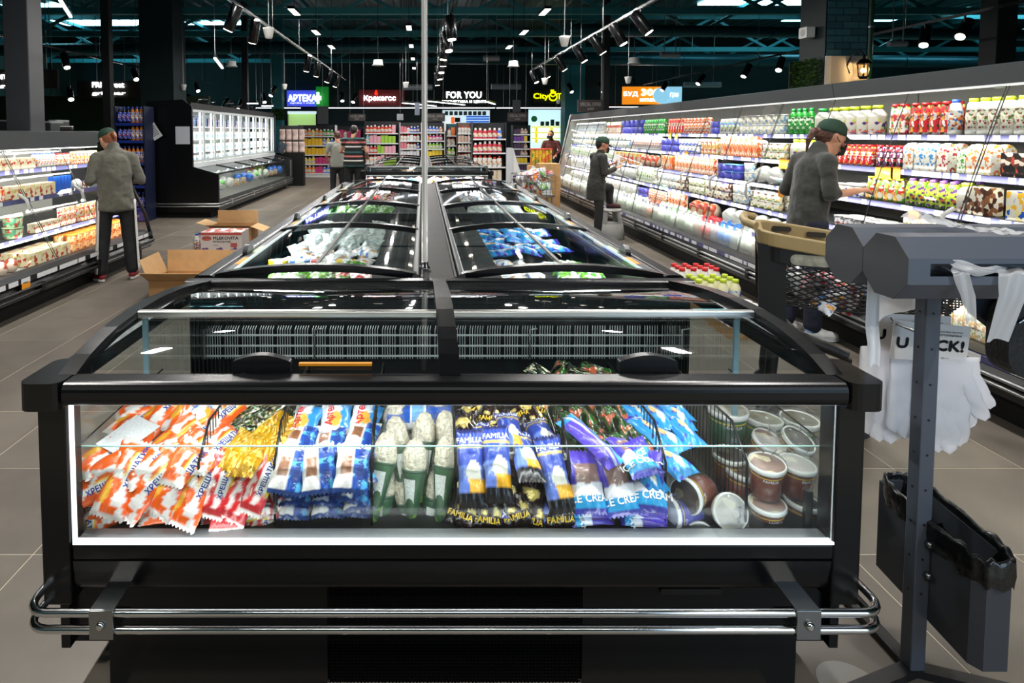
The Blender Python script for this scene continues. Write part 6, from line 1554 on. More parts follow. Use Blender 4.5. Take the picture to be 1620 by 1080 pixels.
    def arm(s, sh, el, wr, palm, curl=.5, bare=False):
        k = s.k; sh, el, wr = Vector(sh), Vector(el), Vector(wr); B = s.body
        blob(B, sh, .045*k, el, .036*k); blob(B, el, .037*k, wr, .024*k)
        d = (wr-el).normalized(); pn = Vector(palm).normalized(); sd = d.cross(pn).normalized(); pn = sd.cross(d)
        c = wr+d*.045*k; blob(B, wr+d*.012*k, .024*k, wr+d*.07*k, .034*k, 10, (pn, .5))
        for i, (o, L) in enumerate(((-.030, .062), (-.011, .075), (.009, .07), (.028, .055))):
            p = wr+d*.075*k+sd*o*k; q = p+(d*(1-.4*curl)+pn*.7*curl).normalized()*L*.5*k; e = q+(d*(1-.9*curl)+pn*1.3*curl).normalized()*L*.5*k
            blob(B, p, .0088*k, q, .0082*k, 8); blob(B, q, .0082*k, e, .007*k, 8)
        p = wr+d*.025*k+sd*.026*k; q = p+(sd*.8+d*.5+pn*.35).normalized()*.035*k; e = q+(d*.8+pn*.45+sd*.15).normalized()*.032*k
        blob(B, p, .012*k, q, .0105*k, 8); blob(B, q, .0105*k, e, .0085*k, 8)
    def leg(s, hip, kn, an):
        k = s.k; blob(s.body, hip, .075*k, kn, .05*k); blob(s.body, kn, .05*k, an, .034*k)
    def shoe(s, an, d, m, sole, name='shoe', L=.25, clog=False):
        k = s.k; an = Vector(an); d = Vector(d).normalized(); z0 = an.z-.085*k; r = Vector((d.y, -d.x, 0))
        t = MB(); heel = Vector((an.x, an.y, 0))-d*.055*k
        zz = lambda z: Vector((0, 0, z0+z*k))
        blob(t, heel+d*.04*k+zz(.05), .038*k, heel+d*.12*k+zz(.05), .042*k, 12); blob(t, heel+d*.12*k+zz(.045), .042*k, heel+d*.215*k+zz(.034), .031*k, 12, (r, 1.15))
        if not clog: blob(t, heel+d*.05*k+zz(.07), .036*k, heel+d*.07*k+zz(.09), .036*k, 12)
        o = remesh(t.obj(name, m, s.g), .006, 4)
        t = MB(); n = 12; pts = []
        for q in range(n):
            a = 2*PI*q/n; c = heel+d*(.13+.125*math.cos(a))*k+r*(.042*math.sin(a)*(1+.12*math.cos(a)))*k; pts.append((c.x, c.y))
        t.prism(pts, 'z', z0+.001, z0+.026*k); t.obj('sole', sole, o, bevel=.004)
    def done(s, skin=SKIN): return remesh(s.body.obj('body', skin, s.g), s.vox, 3)

def torso(F_, pel, ch, nk, m, name='jacket', hemr=.165, hem=-.02, flat=.72, disp=.02, sleeves=(), coat=None, rs=1.):
    k = F_.k; t = MB(); fl = (F_.f, flat); pel, ch, nk = Vector(pel), Vector(ch), Vector(nk)
    blob(t, pel+Vector((0, 0, hem-.1*k)), hemr*k*rs, ch, .16*k*rs, 18, fl, .12); blob(t, ch, .16*k*rs, ch.lerp(nk, .5), .115*k*rs, 18, fl)
    blob(t, ch.lerp(nk, .5), .09*k, nk, .062*k)
    if coat: blob(t, pel+Vector((0, 0, coat-.1)), hemr*1.04*k, pel, hemr*k, 18, fl, .12)
    for sh, el, wr in sleeves:
        sh, el, wr = Vector(sh), Vector(el), Vector(wr)
        blob(t, ch.lerp(nk, .55), .075*k, sh, .062*k, 14); blob(t, sh, .064*k, el, .052*k, 14); blob(t, el, .052*k, wr, .042*k, 14, None, 1, .2)
    o = remesh(t.obj(name, m, F_.g), max(.011, F_.vox), 5, disp, .09); return o
def trousers(F_, legs, pel, m, name='trousers', w=.07, disp=.012):
    k = F_.k; t = MB(); blob(t, Vector(pel)+Vector((0, 0, .05)), .13*k, Vector(pel)+Vector((0, 0, -.04)), .14*k, 16, (F_.f, .8))
    for hip, kn, an in legs: blob(t, hip, .092*k, kn, w*k, 14); blob(t, kn, w*k, Vector(an)+Vector((0, 0, .03)), (w-.008)*k, 14)
    return remesh(t.obj(name, m, F_.g), max(.011, F_.vox), 5, disp, .08)

# staff member reaching into the long cooler
W = Fig('person', 'person in dark grey fleece, green cap and black mask reaching into the long cooler', (2.89, 4.74, 0), (1, .05, 0), 1.63)
Q = W.P
W.head(Q(.16, 0, 1.50), (1, -.05, -.28), tail=1.0, hair=HAIRB)
shR, elR, wrR = Q(.03, .165, 1.335), Q(.02, .215, 1.10), Q(.20, .19, 1.125)
shL, elL, wrL = Q(.03, -.165, 1.335), Q(-.03, -.22, 1.10), Q(.2, -.16, 1.08)
W.arm(shR, elR, wrR+Vector((.03, 0, .0)), (0, .2, -1), .55); W.arm(shL, elL, wrL, (0, .3, -1), .5)
lgs = [(Q(0, .085, .87), Q(.02, .09, .47), Q(.0, .095, .09)), (Q(0, -.085, .87), Q(.0, -.1, .47), Q(-.07, -.11, .09))]
for l in lgs: W.leg(*l)
torso(W, Q(-.01, 0, .92), Q(.03, 0, 1.24), Q(.07, 0, 1.43), JK, sleeves=[(shR, elR, elR.lerp(wrR, .35)), (shL, elL, elL.lerp(wrL, .9))], hemr=.17)
trousers(W, lgs, Q(0, 0, .87), NAVY)
CLOG = mat('clog_white', '#dcdcd8', .5); SOCK = mat('sock_blue', '#7fa6d8', .8)
for l in lgs:
    W.shoe(l[2], (1, -.1, 0), CLOG, mat('clog_sole', '#c8ccd0', .5), 'clog', clog=True)
    t = MB(); blob(t, Vector(l[2])+Vector((-.01, 0, -.005)), .04, Vector(l[2])+Vector((0, 0, .06)), .036, 12); t.obj('sock', SOCK, W.g)
W.done()
# staff member seen from behind at the short cooler
V = Fig('person', 'person seen from behind in grey fleece, green cap and striped black track trousers', (-3.20, 6.6, 0), (-.55, .83, 0), 1.6)
Q = V.P
V.head(Q(.11, -.04, 1.45), (-.75, .55, -.5), hair=mat('hair_auburn', '#7a4426', .5, vary=.35, bscale=60, bump=.5), tail=.45)
sR, eR, wR = Q(.02, .165, 1.285), Q(-.01, .25, 1.04), Q(.2, .16, 1.05); sL, eL, wL = Q(.02, -.165, 1.285), Q(-.03, -.24, 1.05), Q(.2, -.12, 1.1)
V.arm(sR, eR, wR, (0, 0, -1), .5); V.arm(sL, eL, wL, (0, 0, 1), .5)
lg = [(Q(0, .1, .85), Q(.0, .12, .46), Q(-.03, .14, .09)), (Q(0, -.1, .85), Q(.02, -.12, .46), Q(.0, -.15, .09))]
for l in lg: V.leg(*l)
torso(V, Q(-.02, 0, .86), Q(.0, 0, 1.2), Q(.05, 0, 1.4), mat('fleece_olive', '#56554b', .9, vary=.15, bscale=18, bump=.5, sheen=.2), sleeves=[(sR, eR, eR.lerp(wR, .9)), (sL, eL, eL.lerp(wL, .9))], hemr=.19, disp=.028, flat=.78)
trousers(V, lg, Q(0, 0, .86), TRB, w=.072)
for l, sd in zip(lg, (1, -1)):
    t = MB(); hp, kn, an = map(Vector, l); out = (V.r*sd*.8-V.f*.6).normalized()
    def fnst(u, v):
        p = hp.lerp(kn, v*2) if v < .5 else kn.lerp(an, (v-.5)*2); rr = .085-.012*v if v < .5 else .079-.011*(v-.5)*2
        return p+out*rr*1.04+(V.f*.8+V.r*sd*.6)*(u-.5)*.034
    t.grid(fnst, 2, 14); o = t.obj('side_stripe', mat('stripe_white', '#d4d4d0', .7), V.g); m = o.modifiers.new('solid', 'SOLIDIFY'); m.thickness = .008
    V.shoe(l[2], V.f+V.r*sd*.4, mat('shoe_red', '#7c1620', .7), mat('sole_white', '#d8d4d0', .6))
V.done()
t = MB(); blob(t, V.P(-.02, 0, .742), .165, V.P(-.02, 0, .80), .165, 16, (V.f, .8), .1); remesh(t.obj('shirt_hem', mat('shirt_green', '#1e4a3c', .85), V.g), .012, 4)
# person on the step stool
S_ = Fig('person', 'person in a long dark coat and green cap with one foot on the step stool', (2.52, 9.15, 0), (1, .12, 0), 1.5, .009)
Q = S_.P
S_.head(Q(.08, 0, 1.36), (1, 0, -.2), hair=HAIRK)
sR, eR, wR = Q(.02, .18, 1.2), Q(.03, .22, .97), Q(.24, .12, 1.04); sL, eL, wL = Q(.02, -.18, 1.2), Q(.05, -.22, .98), Q(.25, -.1, 1.08)
S_.arm(sR, eR, wR, (0, 0, 1), .5); S_.arm(sL, eL, wL, (0, 0, 1), .5)
lg = [(Q(0, .09, .78), Q(.0, .1, .43), Q(-.02, .1, .085)), (Q(0, -.09, .78), Q(.24, -.1, .74), Q(.24, -.1, .515))]
for l in lg: S_.leg(*l)
torso(S_, Q(-.01, 0, .8), Q(.02, 0, 1.1), Q(.05, 0, 1.27), JKD, 'coat', hemr=.19, sleeves=[(sR, eR, eR.lerp(wR, .9)), (sL, eL, eL.lerp(wL, .9))], coat=-.12)
trousers(S_, lg, Q(0, 0, .78), TRB)
for l in lg: S_.shoe(l[2], S_.f, mat('shoe_dark_red', '#3a0e14', .6), M_BLACKM)
S_.done()
o = MB().grid(lambda u, v: Q(.30+.03*v, -.16+.24*u, 1.03+.2*v)+S_.f*.01*math.sin(u*4), 6, 6).obj('note_sheet', M_PAPER); tag(o, 'white sheet held by the person on the step stool', 'paper')
st_ = thing('step_stool', 'grey round plastic step stool beside the long cooler', 'stool', (2.78, 9.3, 0)); c = Vector((2.76, 9.28, 0)); SG = mat('stool_grey', '#8e8f8c', .5)
MB().lathe([(.205, 0), (.21, .01), (.185, .22), (.17, .222)], 24, c).obj('lower_ring', SG, st_)
for k in range(4):
    a = PI/4+HP*k; MB().bar(c+Vector((.17*math.cos(a), .17*math.sin(a), .2)), c+Vector((.13*math.cos(a), .13*math.sin(a), .41)), .07, .03).obj('leg', SG, st_)
MB().lathe([(.13, .40), (.155, .405), (.155, .425), (.14, .428)], 24, c).obj('tread', mat('stool_top', '#b2b2ae', .5), st_); MB().lathe([(.12, .20), (.12, .225)], 20, c).obj('step', SG, st_)
# two shoppers near the second island
STR = bpy.data.materials.new('striped_knit'); STR.use_nodes = True; nt = STR.node_tree; b = nt.nodes['Principled BSDF']; b.inputs['Roughness'].default_value = .85
tc = nt.nodes.new('ShaderNodeTexCoord'); sp = nt.nodes.new('ShaderNodeSeparateXYZ'); nt.links.new(tc.outputs['Object'], sp.inputs[0])
mm = nt.nodes.new('ShaderNodeMath'); mm.operation = 'MULTIPLY'; mm.inputs[1].default_value = 3.4; fr = nt.nodes.new('ShaderNodeMath'); fr.operation = 'FRACT'; rp = nt.nodes.new('ShaderNodeValToRGB'); rp.color_ramp.interpolation = 'CONSTANT'
nt.links.new(sp.outputs[2], mm.inputs[0]); nt.links.new(mm.outputs[0], fr.inputs[0]); nt.links.new(fr.outputs[0], rp.inputs[0]); nt.links.new(rp.outputs[0], b.inputs['Base Color'])
e = rp.color_ramp.elements; e[0].color = (*lin('#121316'), 1); e[1].position = .2; e[1].color = (*lin('#d8d4cc'), 1)
for p_, c_ in ((.3, '#121316'), (.5, '#c8706a'), (.62, '#121316'), (.8, '#2c5a58'), (.92, '#121316')): x = e.new(p_); x.color = (*lin(c_), 1)
A = Fig('person', 'person in a striped short sleeved knit shirt seen from behind near the second island', (-1.46, 13.5, 0), (.15, 1, 0), 1.7, .011); Q = A.P
A.head(Q(.06, 0, 1.57), (.3, 1, -.3), cap=False, mask=False, hair=HAIRK)
sR, eR, wR = Q(.0, .2, 1.38), Q(.0, .29, 1.14), Q(.2, .25, 1.05); sL, eL, wL = Q(0, -.2, 1.38), Q(.02, -.29, 1.14), Q(.22, -.2, 1.1)
A.arm(sR, eR, wR, (0, 0, -1)); A.arm(sL, eL, wL, (0, 0, -1)); lg = [(Q(0, .1, .88), Q(0, .11, .47), Q(0, .12, .09)), (Q(0, -.1, .88), Q(.02, -.11, .47), Q(-.03, -.12, .09))]
for l in lg: A.leg(*l)
torso(A, Q(-.02, 0, .95), Q(0, 0, 1.25), Q(.03, 0, 1.44), STR, 'knit_shirt', hemr=.2, sleeves=[(sR, sR.lerp(eR, .3), sR.lerp(eR, .5)), (sL, sL.lerp(eL, .3), sL.lerp(eL, .5))], rs=1.12); trousers(A, lg, Q(0, 0, .88), TRB, w=.085)
for l in lg: A.shoe(l[2], A.f, M_BLACKM, M_BLACKM)
A.done()
G = Fig('person', 'person in a pale grey top half hidden behind the striped shopper', (-1.88, 14.1, 0), (-.2, 1, 0), 1.6, .011); Q = G.P
G.head(Q(.05, 0, 1.46), (-.2, 1, -.3), cap=False, mask=False, hair=HAIRB)
sR, eR, wR = Q(.0, .18, 1.28), Q(.05, .25, 1.06), Q(.24, .18, 1.0); sL, eL, wL = Q(0, -.18, 1.28), Q(.02, -.26, 1.05), Q(.2, -.2, .95)
G.arm(sR, eR, wR, (0, 0, -1)); G.arm(sL, eL, wL, (0, 0, -1)); lg = [(Q(0, .09, .83), Q(0, .1, .44), Q(0, .11, .09)), (Q(0, -.09, .83), Q(.02, -.1, .44), Q(-.03, -.11, .09))]
for l in lg: G.leg(*l)
torso(G, Q(-.02, 0, .9), Q(0, 0, 1.18), Q(.03, 0, 1.36), mat('top_grey', '#8a8c84', .85), 'top', hemr=.18, sleeves=[(sR, sR.lerp(eR, .5), sR.lerp(eR, .9)), (sL, sL.lerp(eL, .5), sL.lerp(eL, .9))]); trousers(G, lg, Q(0, 0, .83), TRB)
for l in lg: G.shoe(l[2], G.f, M_BLACKM, M_BLACKM)
G.done()
K = Fig('person', 'far person with dark hair and brown top beyond the end of the long cooler', (3.45, 17.0, 0), (-.6, -1, 0), 1.62, .012); Q = K.P
K.head(Q(.05, 0, 1.48), None, cap=False, mask=True, hair=HAIRK)
sR, eR, wR = Q(.0, .18, 1.28), Q(.05, .25, 1.06), Q(.2, .18, 1.0); sL, eL, wL = Q(0, -.18, 1.28), Q(.02, -.26, 1.05), Q(.2, -.2, .95)
K.arm(sR, eR, wR, (0, 0, -1)); K.arm(sL, eL, wL, (0, 0, -1)); lg = [(Q(0, .09, .83), Q(0, .1, .44), Q(0, .11, .09)), (Q(0, -.09, .83), Q(.02, -.1, .44), Q(-.03, -.11, .09))]
for l in lg: K.leg(*l)
torso(K, Q(-.02, 0, .9), Q(0, 0, 1.18), Q(.03, 0, 1.36), mat('top_brown', '#5a2a24', .85), 'top', sleeves=[(sR, eR, eR.lerp(wR, .9)), (sL, eL, eL.lerp(wL, .9))]); trousers(K, lg, Q(0, 0, .83), NAVY)
for l in lg: K.shoe(l[2], K.f, M_BLACKM, M_BLACKM)
K.done()

# ================================================================= short cooler at the left
LY0, LY1 = 4.0, 7.78
g = thing('open_cooler', 'short dark cooler with dairy shelves on the left side', 'cooler', (-3.8, LY0, 0))
P = lambda mb, n, m, **k: mb.obj(n, m, g, **k)
P(MB().box(-4.6, LY0, 0, -3.44, LY1-.06, .13), 'plinth', M_BLACKM)
P(MB().prism([(-3.35, .15), (-3.33, .22), (-3.37, .28), (-3.5, .28), (-3.5, .131), (-3.44, .131)], 'y', LY0, LY1), 'base_front', M_BLACK)
P(MB().prism([(-3.37, .281), (-3.34, .31), (-3.42, .35), (-3.5, .35), (-3.5, .281)], 'y', LY0, LY1), 'front_lip', M_GREYP)
P(MB().box(-4.55, LY0, .131, -3.501, LY1, .33), 'well', mat('well_lining', '#8f8f8a')); P(MB().box(-4.7, LY0, .1, -4.551, LY1, 1.56), 'back_panel', M_INNER)
P(MB().prism([(-3.90, 1.385), (-3.88, 1.555), (-4.0, 1.565), (-4.0, 1.385)], 'y', LY0, LY1+.02), 'fascia', M_FASC); P(MB().box(-4.55, LY0, 1.50, -4.001, LY1, 1.55), 'roof_panel', mat('cooler_roof', '#b9b7ae'))
P(MB().box(-3.99, LY0, 1.372, -3.93, LY1, 1.383), 'fascia_light', mat('fascia_strip', '#f4f4f0'))
LSH = [(1.19, -3.86), (.93, -3.72), (.60, -3.60)]
t2 = MB(); rr = random.Random(5)
for z, x in LSH:
    s = P(MB().box(-4.55, LY0, z-.022, x, LY1-.02, z-.002), 'shelf', mat('shelf_grey', '#55585a')); MB().box(x, LY0, z-.04, x+.008, LY1-.02, z+.004).obj('price_rail', M_RAILB, s)
    y = LY0+.05
    while y < LY1-.2:
        if rr.random() < .55: t2.box(x+.0085, y, z-.036, x+.011, y+.06, z+.001)
        y += rr.choice((.09, .14, .2))
P(MB().box(-3.335, LY0, .285, -3.328, LY1, .335), 'price_rail', mat('price_rail_black', '#15161a', .4))
y = LY0+.05
while y < LY1-.15:
    w_ = rr.choice((.08, .12, .3))
    if rr.random() < .85: t2.box(-3.3275, y, .29, -3.325, y+w_, .33)
    y += w_+rr.choice((.02, .04, .1))
stuff(P(t2, 'price_tags', M_TAG))
for z, r in ((.235, .013), (.19, .010)): P(MB().tube([(-3.31, LY0, z), (-3.31, LY1, z)], r, 8), 'bumper_tube', mat('dark_steel', '#3c3d3f', .3, .9))
for k in range(4): P(MB().box(-3.335, LY0+.5+k*.95, .17, -3.30, LY0+.55+k*.95, .25), 'bumper_bracket', M_BLACK)
P(MB().tube([(-3.87, LY1+.012, 1.38), (-3.74, LY1+.012, 1.16), (-3.59, LY1+.012, .92), (-3.42, LY1+.012, .55), (-3.335, LY1+.012, .2)], .022, 8), 'end_edge', M_BLACK)
P(MB().prism([(-4.6, .3), (-3.40, .3), (-3.44, .55), (-3.61, .92), (-3.76, 1.16), (-3.89, 1.38), (-4.6, 1.38)], 'y', LY1, LY1+.006), 'end_glass', M_GLASS)
lx = lambda z: -3.42-(z-.36)*.48/1.02 if z > .36 else -3.42
LG = None
for k in range(4):
    y = LY0+.02+.94*k; lab = f'clear slanting door of the short left cooler, {ordn(k)} from the near end'
    if k == 3: continue
    if LG is None:
        LG = thing('cooler_door', lab, 'door panel', (-3.6, y, .36), 'doors of the left cooler')
        t = MB(); t.grid(lambda u, v: (lx(.36+1.02*v), y+.92*u, .36+1.02*v), 1, 6); t.obj('glass', M_GLASS, LG)
        for yy in (y+.004, y+.916): MB().tube([(lx(z)+.003, yy, z) for z in (.36, .7, 1.0, 1.38)], .0035, 5).obj('edge_seal', mat('seal_grey', '#2c2f2f'), LG)
        t = MB(); t.tube([(lx(.98)+.01, y+.84, .98), (lx(.92)+.055, y+.84, .93), (lx(.88)+.055, y+.84, .86), (lx(.82)+.01, y+.84, .82)], .016, 8); t.obj('handle', mat('handle_pale', '#b7b8b2'), LG)
        MB().box(-3.91, y+.02, 1.365, -3.88, y+.09, 1.375).obj('hinge', M_ALU, LG)
    else: dup(LG, loc=(-3.6, y, .36), label=lab)
for z, x in LSH+[(.36, -3.5)]:
    area('cooler_led', (x-.01, (LY0+LY1)/2, z+.235 if z < 1.1 else 1.365), (0, math.radians(55), 0), .02, LY1-LY0-.1, 11, (1, .98, .93), math.radians(130))
# goods of the left cooler; pixel columns at the photo turned into depth along the shelf
YL = lambda px, X_: F*X_/(px-VX)
def lruns(shelf, x, z, lst):
    for key, p0, p1, desc, cat, rows, *o in lst:
        kw = dict(o[0]) if o else {}; kw.setdefault('parts_to', 7.8)
        rowrun(key, YL(p0, x-.03), min(YL(p1, x-.03), LY1-.1), x-.07, z, desc, cat, shelf, rows, facing=-1, **kw)
carton('box_cream', .12, .1, .11, WPM('box_cream', ['#d8b88a', '#c84a3a', '#e8d8b0'], .4, 18, '#e9dcc0')); cup('tub_mint', .085, .1, WPM('tub_mint', ['#5aa87a', '#c8503a'], .25, 16, '#b8d8a8'), mat('lid_mint', '#a8d0a0', .4)); cup('tub_peach', .085, .1, WPM('tub_peach', ['#d87a3a', '#e8e0d0'], .35, 16, '#e8a878'), mat('lid_peach', '#f0c8a0', .4))
cup('tub_orange', .06, .085, WPM('tub_orange', ['#d85a1c', '#f0c890'], .4, 24, '#ea8a34'), mat('lid_orange', '#f08a2a', .4)); carton('pack_blue', .07, .06, .09, WPM('pack_blue', ['#3a7ac8', '#2a5ab0'], .6, 26)); carton('slab_cheese', .16, .12, .12, WPM('slab_cheese', ['#d8c88a', '#c8b070', '#b83a2a'], .35, 14, '#e6dcb8'))
lruns('short cooler upper shelf', -3.86, 1.191, [('box_cream', -60, 62, 'cream-coloured box', 'food box', 1), ('white_blue', 63, 92, 'small blue and white bottle', 'bottle', 2, dict(sc=.62)), ('small_orange', 93, 118, 'small amber bottle', 'bottle', 2), ('pack_cheese', 119, 175, 'yellow cheese pack', 'cheese pack', 1, dict(stack=2, sc=.8))])
lruns('short cooler middle shelf', -3.72, .931, [('pack_red', -60, 14, 'red and yellow pack', 'food pack', 1), ('slab_cheese', 16, 84, 'pale cheese block', 'cheese', 1), ('pack_blue', 85, 118, 'white and blue pack', 'food pack', 1, dict(stack=2, sc=.9)), ('bag_white', 119, 134, 'white bagged cheese', 'cheese', 1, dict(sc=.8)), ('jar_violet', 135, 150, 'yellow and dark jar', 'jar', 1)])
lruns('short cooler lower shelf', -3.60, .601, [('tub_peach', -60, 10, 'peach-coloured tub', 'tub', 1, dict(stack=2)), ('tub_mint', 12, 50, 'mint green tub', 'tub', 1, dict(stack=2)), ('box_cream', 52, 95, 'cream and red pack', 'food pack', 1, dict(sc=.8)), ('pack_red', 96, 126, 'red and white striped pack', 'food pack', 1, dict(sc=.9, stack=2)), ('pack_cheese', 127, 160, 'yellow pack', 'food pack', 1, dict(stack=2)), ('tub_orange', 170, 190, 'orange tub', 'tub', 1)])
lruns('short cooler well', -3.52, .335, [('bag_orange', -90, 36, 'orange and white bagged salad', 'food bag', 2, dict(sc=.9)), ('slab_cheese', 38, 108, 'pale cheese slab', 'cheese', 2, dict(sc=1.0)), ('tub_orange', 109, 212, 'orange lidded tub', 'tub', 2, dict(stack=2))])
p = at_x(41, 455, -3.322); g = thing('price_card', 'orange price card on the bumper of the short left cooler', 'price card', p); MB().box(-3.3245, p.y-.05, p.z-.02, -3.3215, p.y+.06, p.z+.04).obj('card', M_ORANGE, g); MB().box(-3.326, p.y-.03, p.z+.041, -3.32, p.y+.03, p.z+.05).obj('clip', M_ALU, g)
# things stored behind and on top of the left cooler
for k, (px0, py0, px1, py1, Y) in enumerate([(-10, 191, 15, 204, 8.2), (52, 193, 80, 204, 8.2), (76, 191, 90, 204, 8.4)]):
    a = at_y(px0, py1, Y); b = at_y(px1, py0, Y); g = thing('counter_scale', ['dark box with pale lid behind the short cooler at the edge of view', 'dark grey appliance behind the short cooler', 'narrow grey appliance beside the dark one'][k], 'appliance', (a.x, Y, a.z)); MB().box(a.x, Y, a.z-.4, b.x, Y+.3, b.z-.01).obj('body', M_GREYP, g, bevel=.01); MB().prism(rrect(a.x-.005, Y-.005, b.x+.005, Y+.305, .03, 3), 'z', b.z-.009, b.z+.012).obj('lid', mat('pale_lid', '#8a8d90', .4), g)
for k in range(6):
    p = at_y(98+k*3, 201, 8.3); p.z = 1.591; g = thing('small_jar', f'small dark jar with white lid behind the short cooler, {ordn(k)} from the left', 'jar', p, 'small jars'); MB().lathe([(.022, -.03), (.022, .03)], 10, p).obj('jar', mat('jar_dark', '#1c1416', .4), g); MB().lathe([(.023, .03), (.023, .04)], 10, p).obj('lid', M_WHITE, g)
mb = MB(); mb.box(-5.9, 8.0, 0, -4.72, 8.9, 1.56); tag(mb.obj('back_counter', M_GREYP, bevel=.01), 'dark counter behind the short left cooler', 'counter')

# ================================================================= drinks rack
ry = 10.95; g = thing('drinks_rack', 'blue drinks rack beside the tall black freezer', 'rack', (-4.95, ry, 0)); BLU = mat('rack_blue', '#16307e', .4)
xa, xb = -5.30, -4.78
for x in (xa, xb-.02): MB().box(x, ry, 0, x+.02, ry+.40, 2.0).obj('side', mat('rack_dark', '#0b1430', .5), g)
MB().box(xa+.021, ry+.38, 0, xb-.021, ry+.40, 2.0).obj('back', mat('rack_dark', '#0b1430', .5), g)
DZ = (.22, .62, 1.02, 1.40, 1.70)
for z in DZ: s = MB().box(xa+.021, ry+.02, z-.02, xb-.021, ry+.379, z).obj('shelf', BLU, g); MB().box(xa+.021, ry, z-.035, xb-.021, ry+.019, z+.015).obj('front_rail', BLU, s)
pz = MB().box(xa+.02, ry-.012, .02, xb-.021, ry-.002, .18).obj('poster', mat('poster_blue', '#22409a', .4), g)
t = MB(); t.lathe([(.04, 0), (.04, .002)], 20, (xa+.12, ry-.0125, .1), Matrix.Rotation(HP, 3, 'X')); t.obj('round_emblem', mat('emblem_red', '#c02030', .4), pz); t = MB(); t.box(xa+.085, ry-.0165, .092, xa+.155, ry-.015, .108); t.obj('emblem_wave', M_TXTW, pz)
t = MB(); add_text(t, 'pepsi', lambda a, b: (xa+.3+a, ry-.0135, .1+b), .07, .2, thick=2); t.obj('lettering', M_TXTW, pz)
bottle('cola', .036, .29, mat('cola_dark', '#0d0a12', .15), mat('cap_blue', '#2a49b8'), WPM('lab_cola', ['#b82a48', '#e0e0ea'], .25, 26, '#2342b4'), .36, .4); bottle('juice', .036, .29, mat('juice_orange', '#c8742a', .2), mat('cap_blue', '#2a49b8'), WPM('lab_juice', ['#e8a030', '#e8e8f0'], .5, 26, '#2a58b8'), .36, .4)
for zi, z in enumerate(DZ):
    for i in range(6):
        ky = 'cola' if (i < 3 or zi in (0, 1)) and zi != 2 else 'juice'
        item(ky, (xa+.065+i*.074, ry+.08, z+.001), 0, f'{"dark cola" if ky == "cola" else "orange drink"} bottle with blue label, {ordn(i)} from left on the {ordn(zi)} rack shelf', 'bottle', 'bottles in the drinks rack')

# ================================================================= tall combined freezer
CY0, CY1 = 11.5, 17.9
g = thing('combi_freezer', 'long black freezer with lit glass doors above a glass-fronted chest', 'freezer', (-4.3, CY0, 0)); P = lambda mb, n, m, **k: mb.obj(n, m, g, **k)
MB_ = MB().prism([(-4.95, .1), (-3.68, .1), (-3.68, .80), (-4.14, .93), (-4.14, 2.02), (-4.30, 2.14), (-4.95, 2.1)], 'y', CY0-.06, CY0); P(MB_, 'end_panel', M_BLACK)
P(MB().prism([(-4.95, .1), (-3.68, .1), (-3.68, .80), (-4.14, .93), (-4.14, 2.02), (-4.95, 2.1)], 'y', CY1, CY1+.06), 'end_panel', M_GREYP)
P(MB().box(-4.9, CY0+.01, 0, -3.85, CY1-.01, .10), 'plinth', M_BLACKM); P(MB().box(-3.72, CY0+.001, .12, -3.69, CY1-.001, .34), 'lower_panel', M_GREYP)
P(MB().box(-4.95, CY0+.001, .12, -4.90, CY1-.001, 2.1), 'back_panel', mat('freezer_white', '#d8dadc', .4)); P(MB().box(-4.899, CY0+.001, .12, -3.73, CY1-.001, .30), 'chest_floor', mat('chest_grey', '#7d817c', .5))
P(MB().box(-4.899, CY0+.001, .90, -4.23, CY1-.001, .97), 'divide', mat('freezer_white', '#d8dadc')); P(MB().box(-4.899, CY0+.001, 2.0, -4.19, CY1-.001, 2.09), 'top_panel', M_GREYP)
P(MB().prism([(-4.19, 1.985), (-4.17, 2.09), (-4.24, 2.09), (-4.24, 1.985)], 'y', CY0+.001, CY1-.001), 'fascia', M_GREYP)
P(MB().box(-4.225, CY0+.001, .905, -4.15, CY1-.001, .985), 'sill', mat('sill_white', '#b9bcbe', .4))
P(MB().box(-3.73, CY0+.001, .785, -3.685, CY1-.001, .815), 'chest_rail', M_BLACK)
nW = 2
for k in range(nW):
    ya, yb = CY0+.02+(CY1-CY0-.04)*k/nW, CY0+.02+(CY1-CY0-.04)*(k+1)/nW
    f = P(MB().box(-3.71, ya, .341, -3.70, yb-.05, .784), 'chest_window', M_GLASS); MB().box(-3.712, yb-.05, .341, -3.69, yb, .784).obj('mullion', M_ALU, f)
for k in range(5):
    ya = CY0+.05+k*1.26; t = MB(); t.add([(-3.735, ya, .812), (-3.735, ya+1.2, .812), (-4.16, ya+1.2, .90), (-4.16, ya, .90)], [(0, 1, 2, 3)]); l = P(t, 'chest_lid', M_LIDG); MB().bar((-3.735, ya+1.23, .815), (-4.15, ya+1.23, .903), .05, .02).obj('frame_bar', M_BLACK, l)
LITE = mat('door_tube', '#ffffff', .4, emit='#eefaff', es=5)
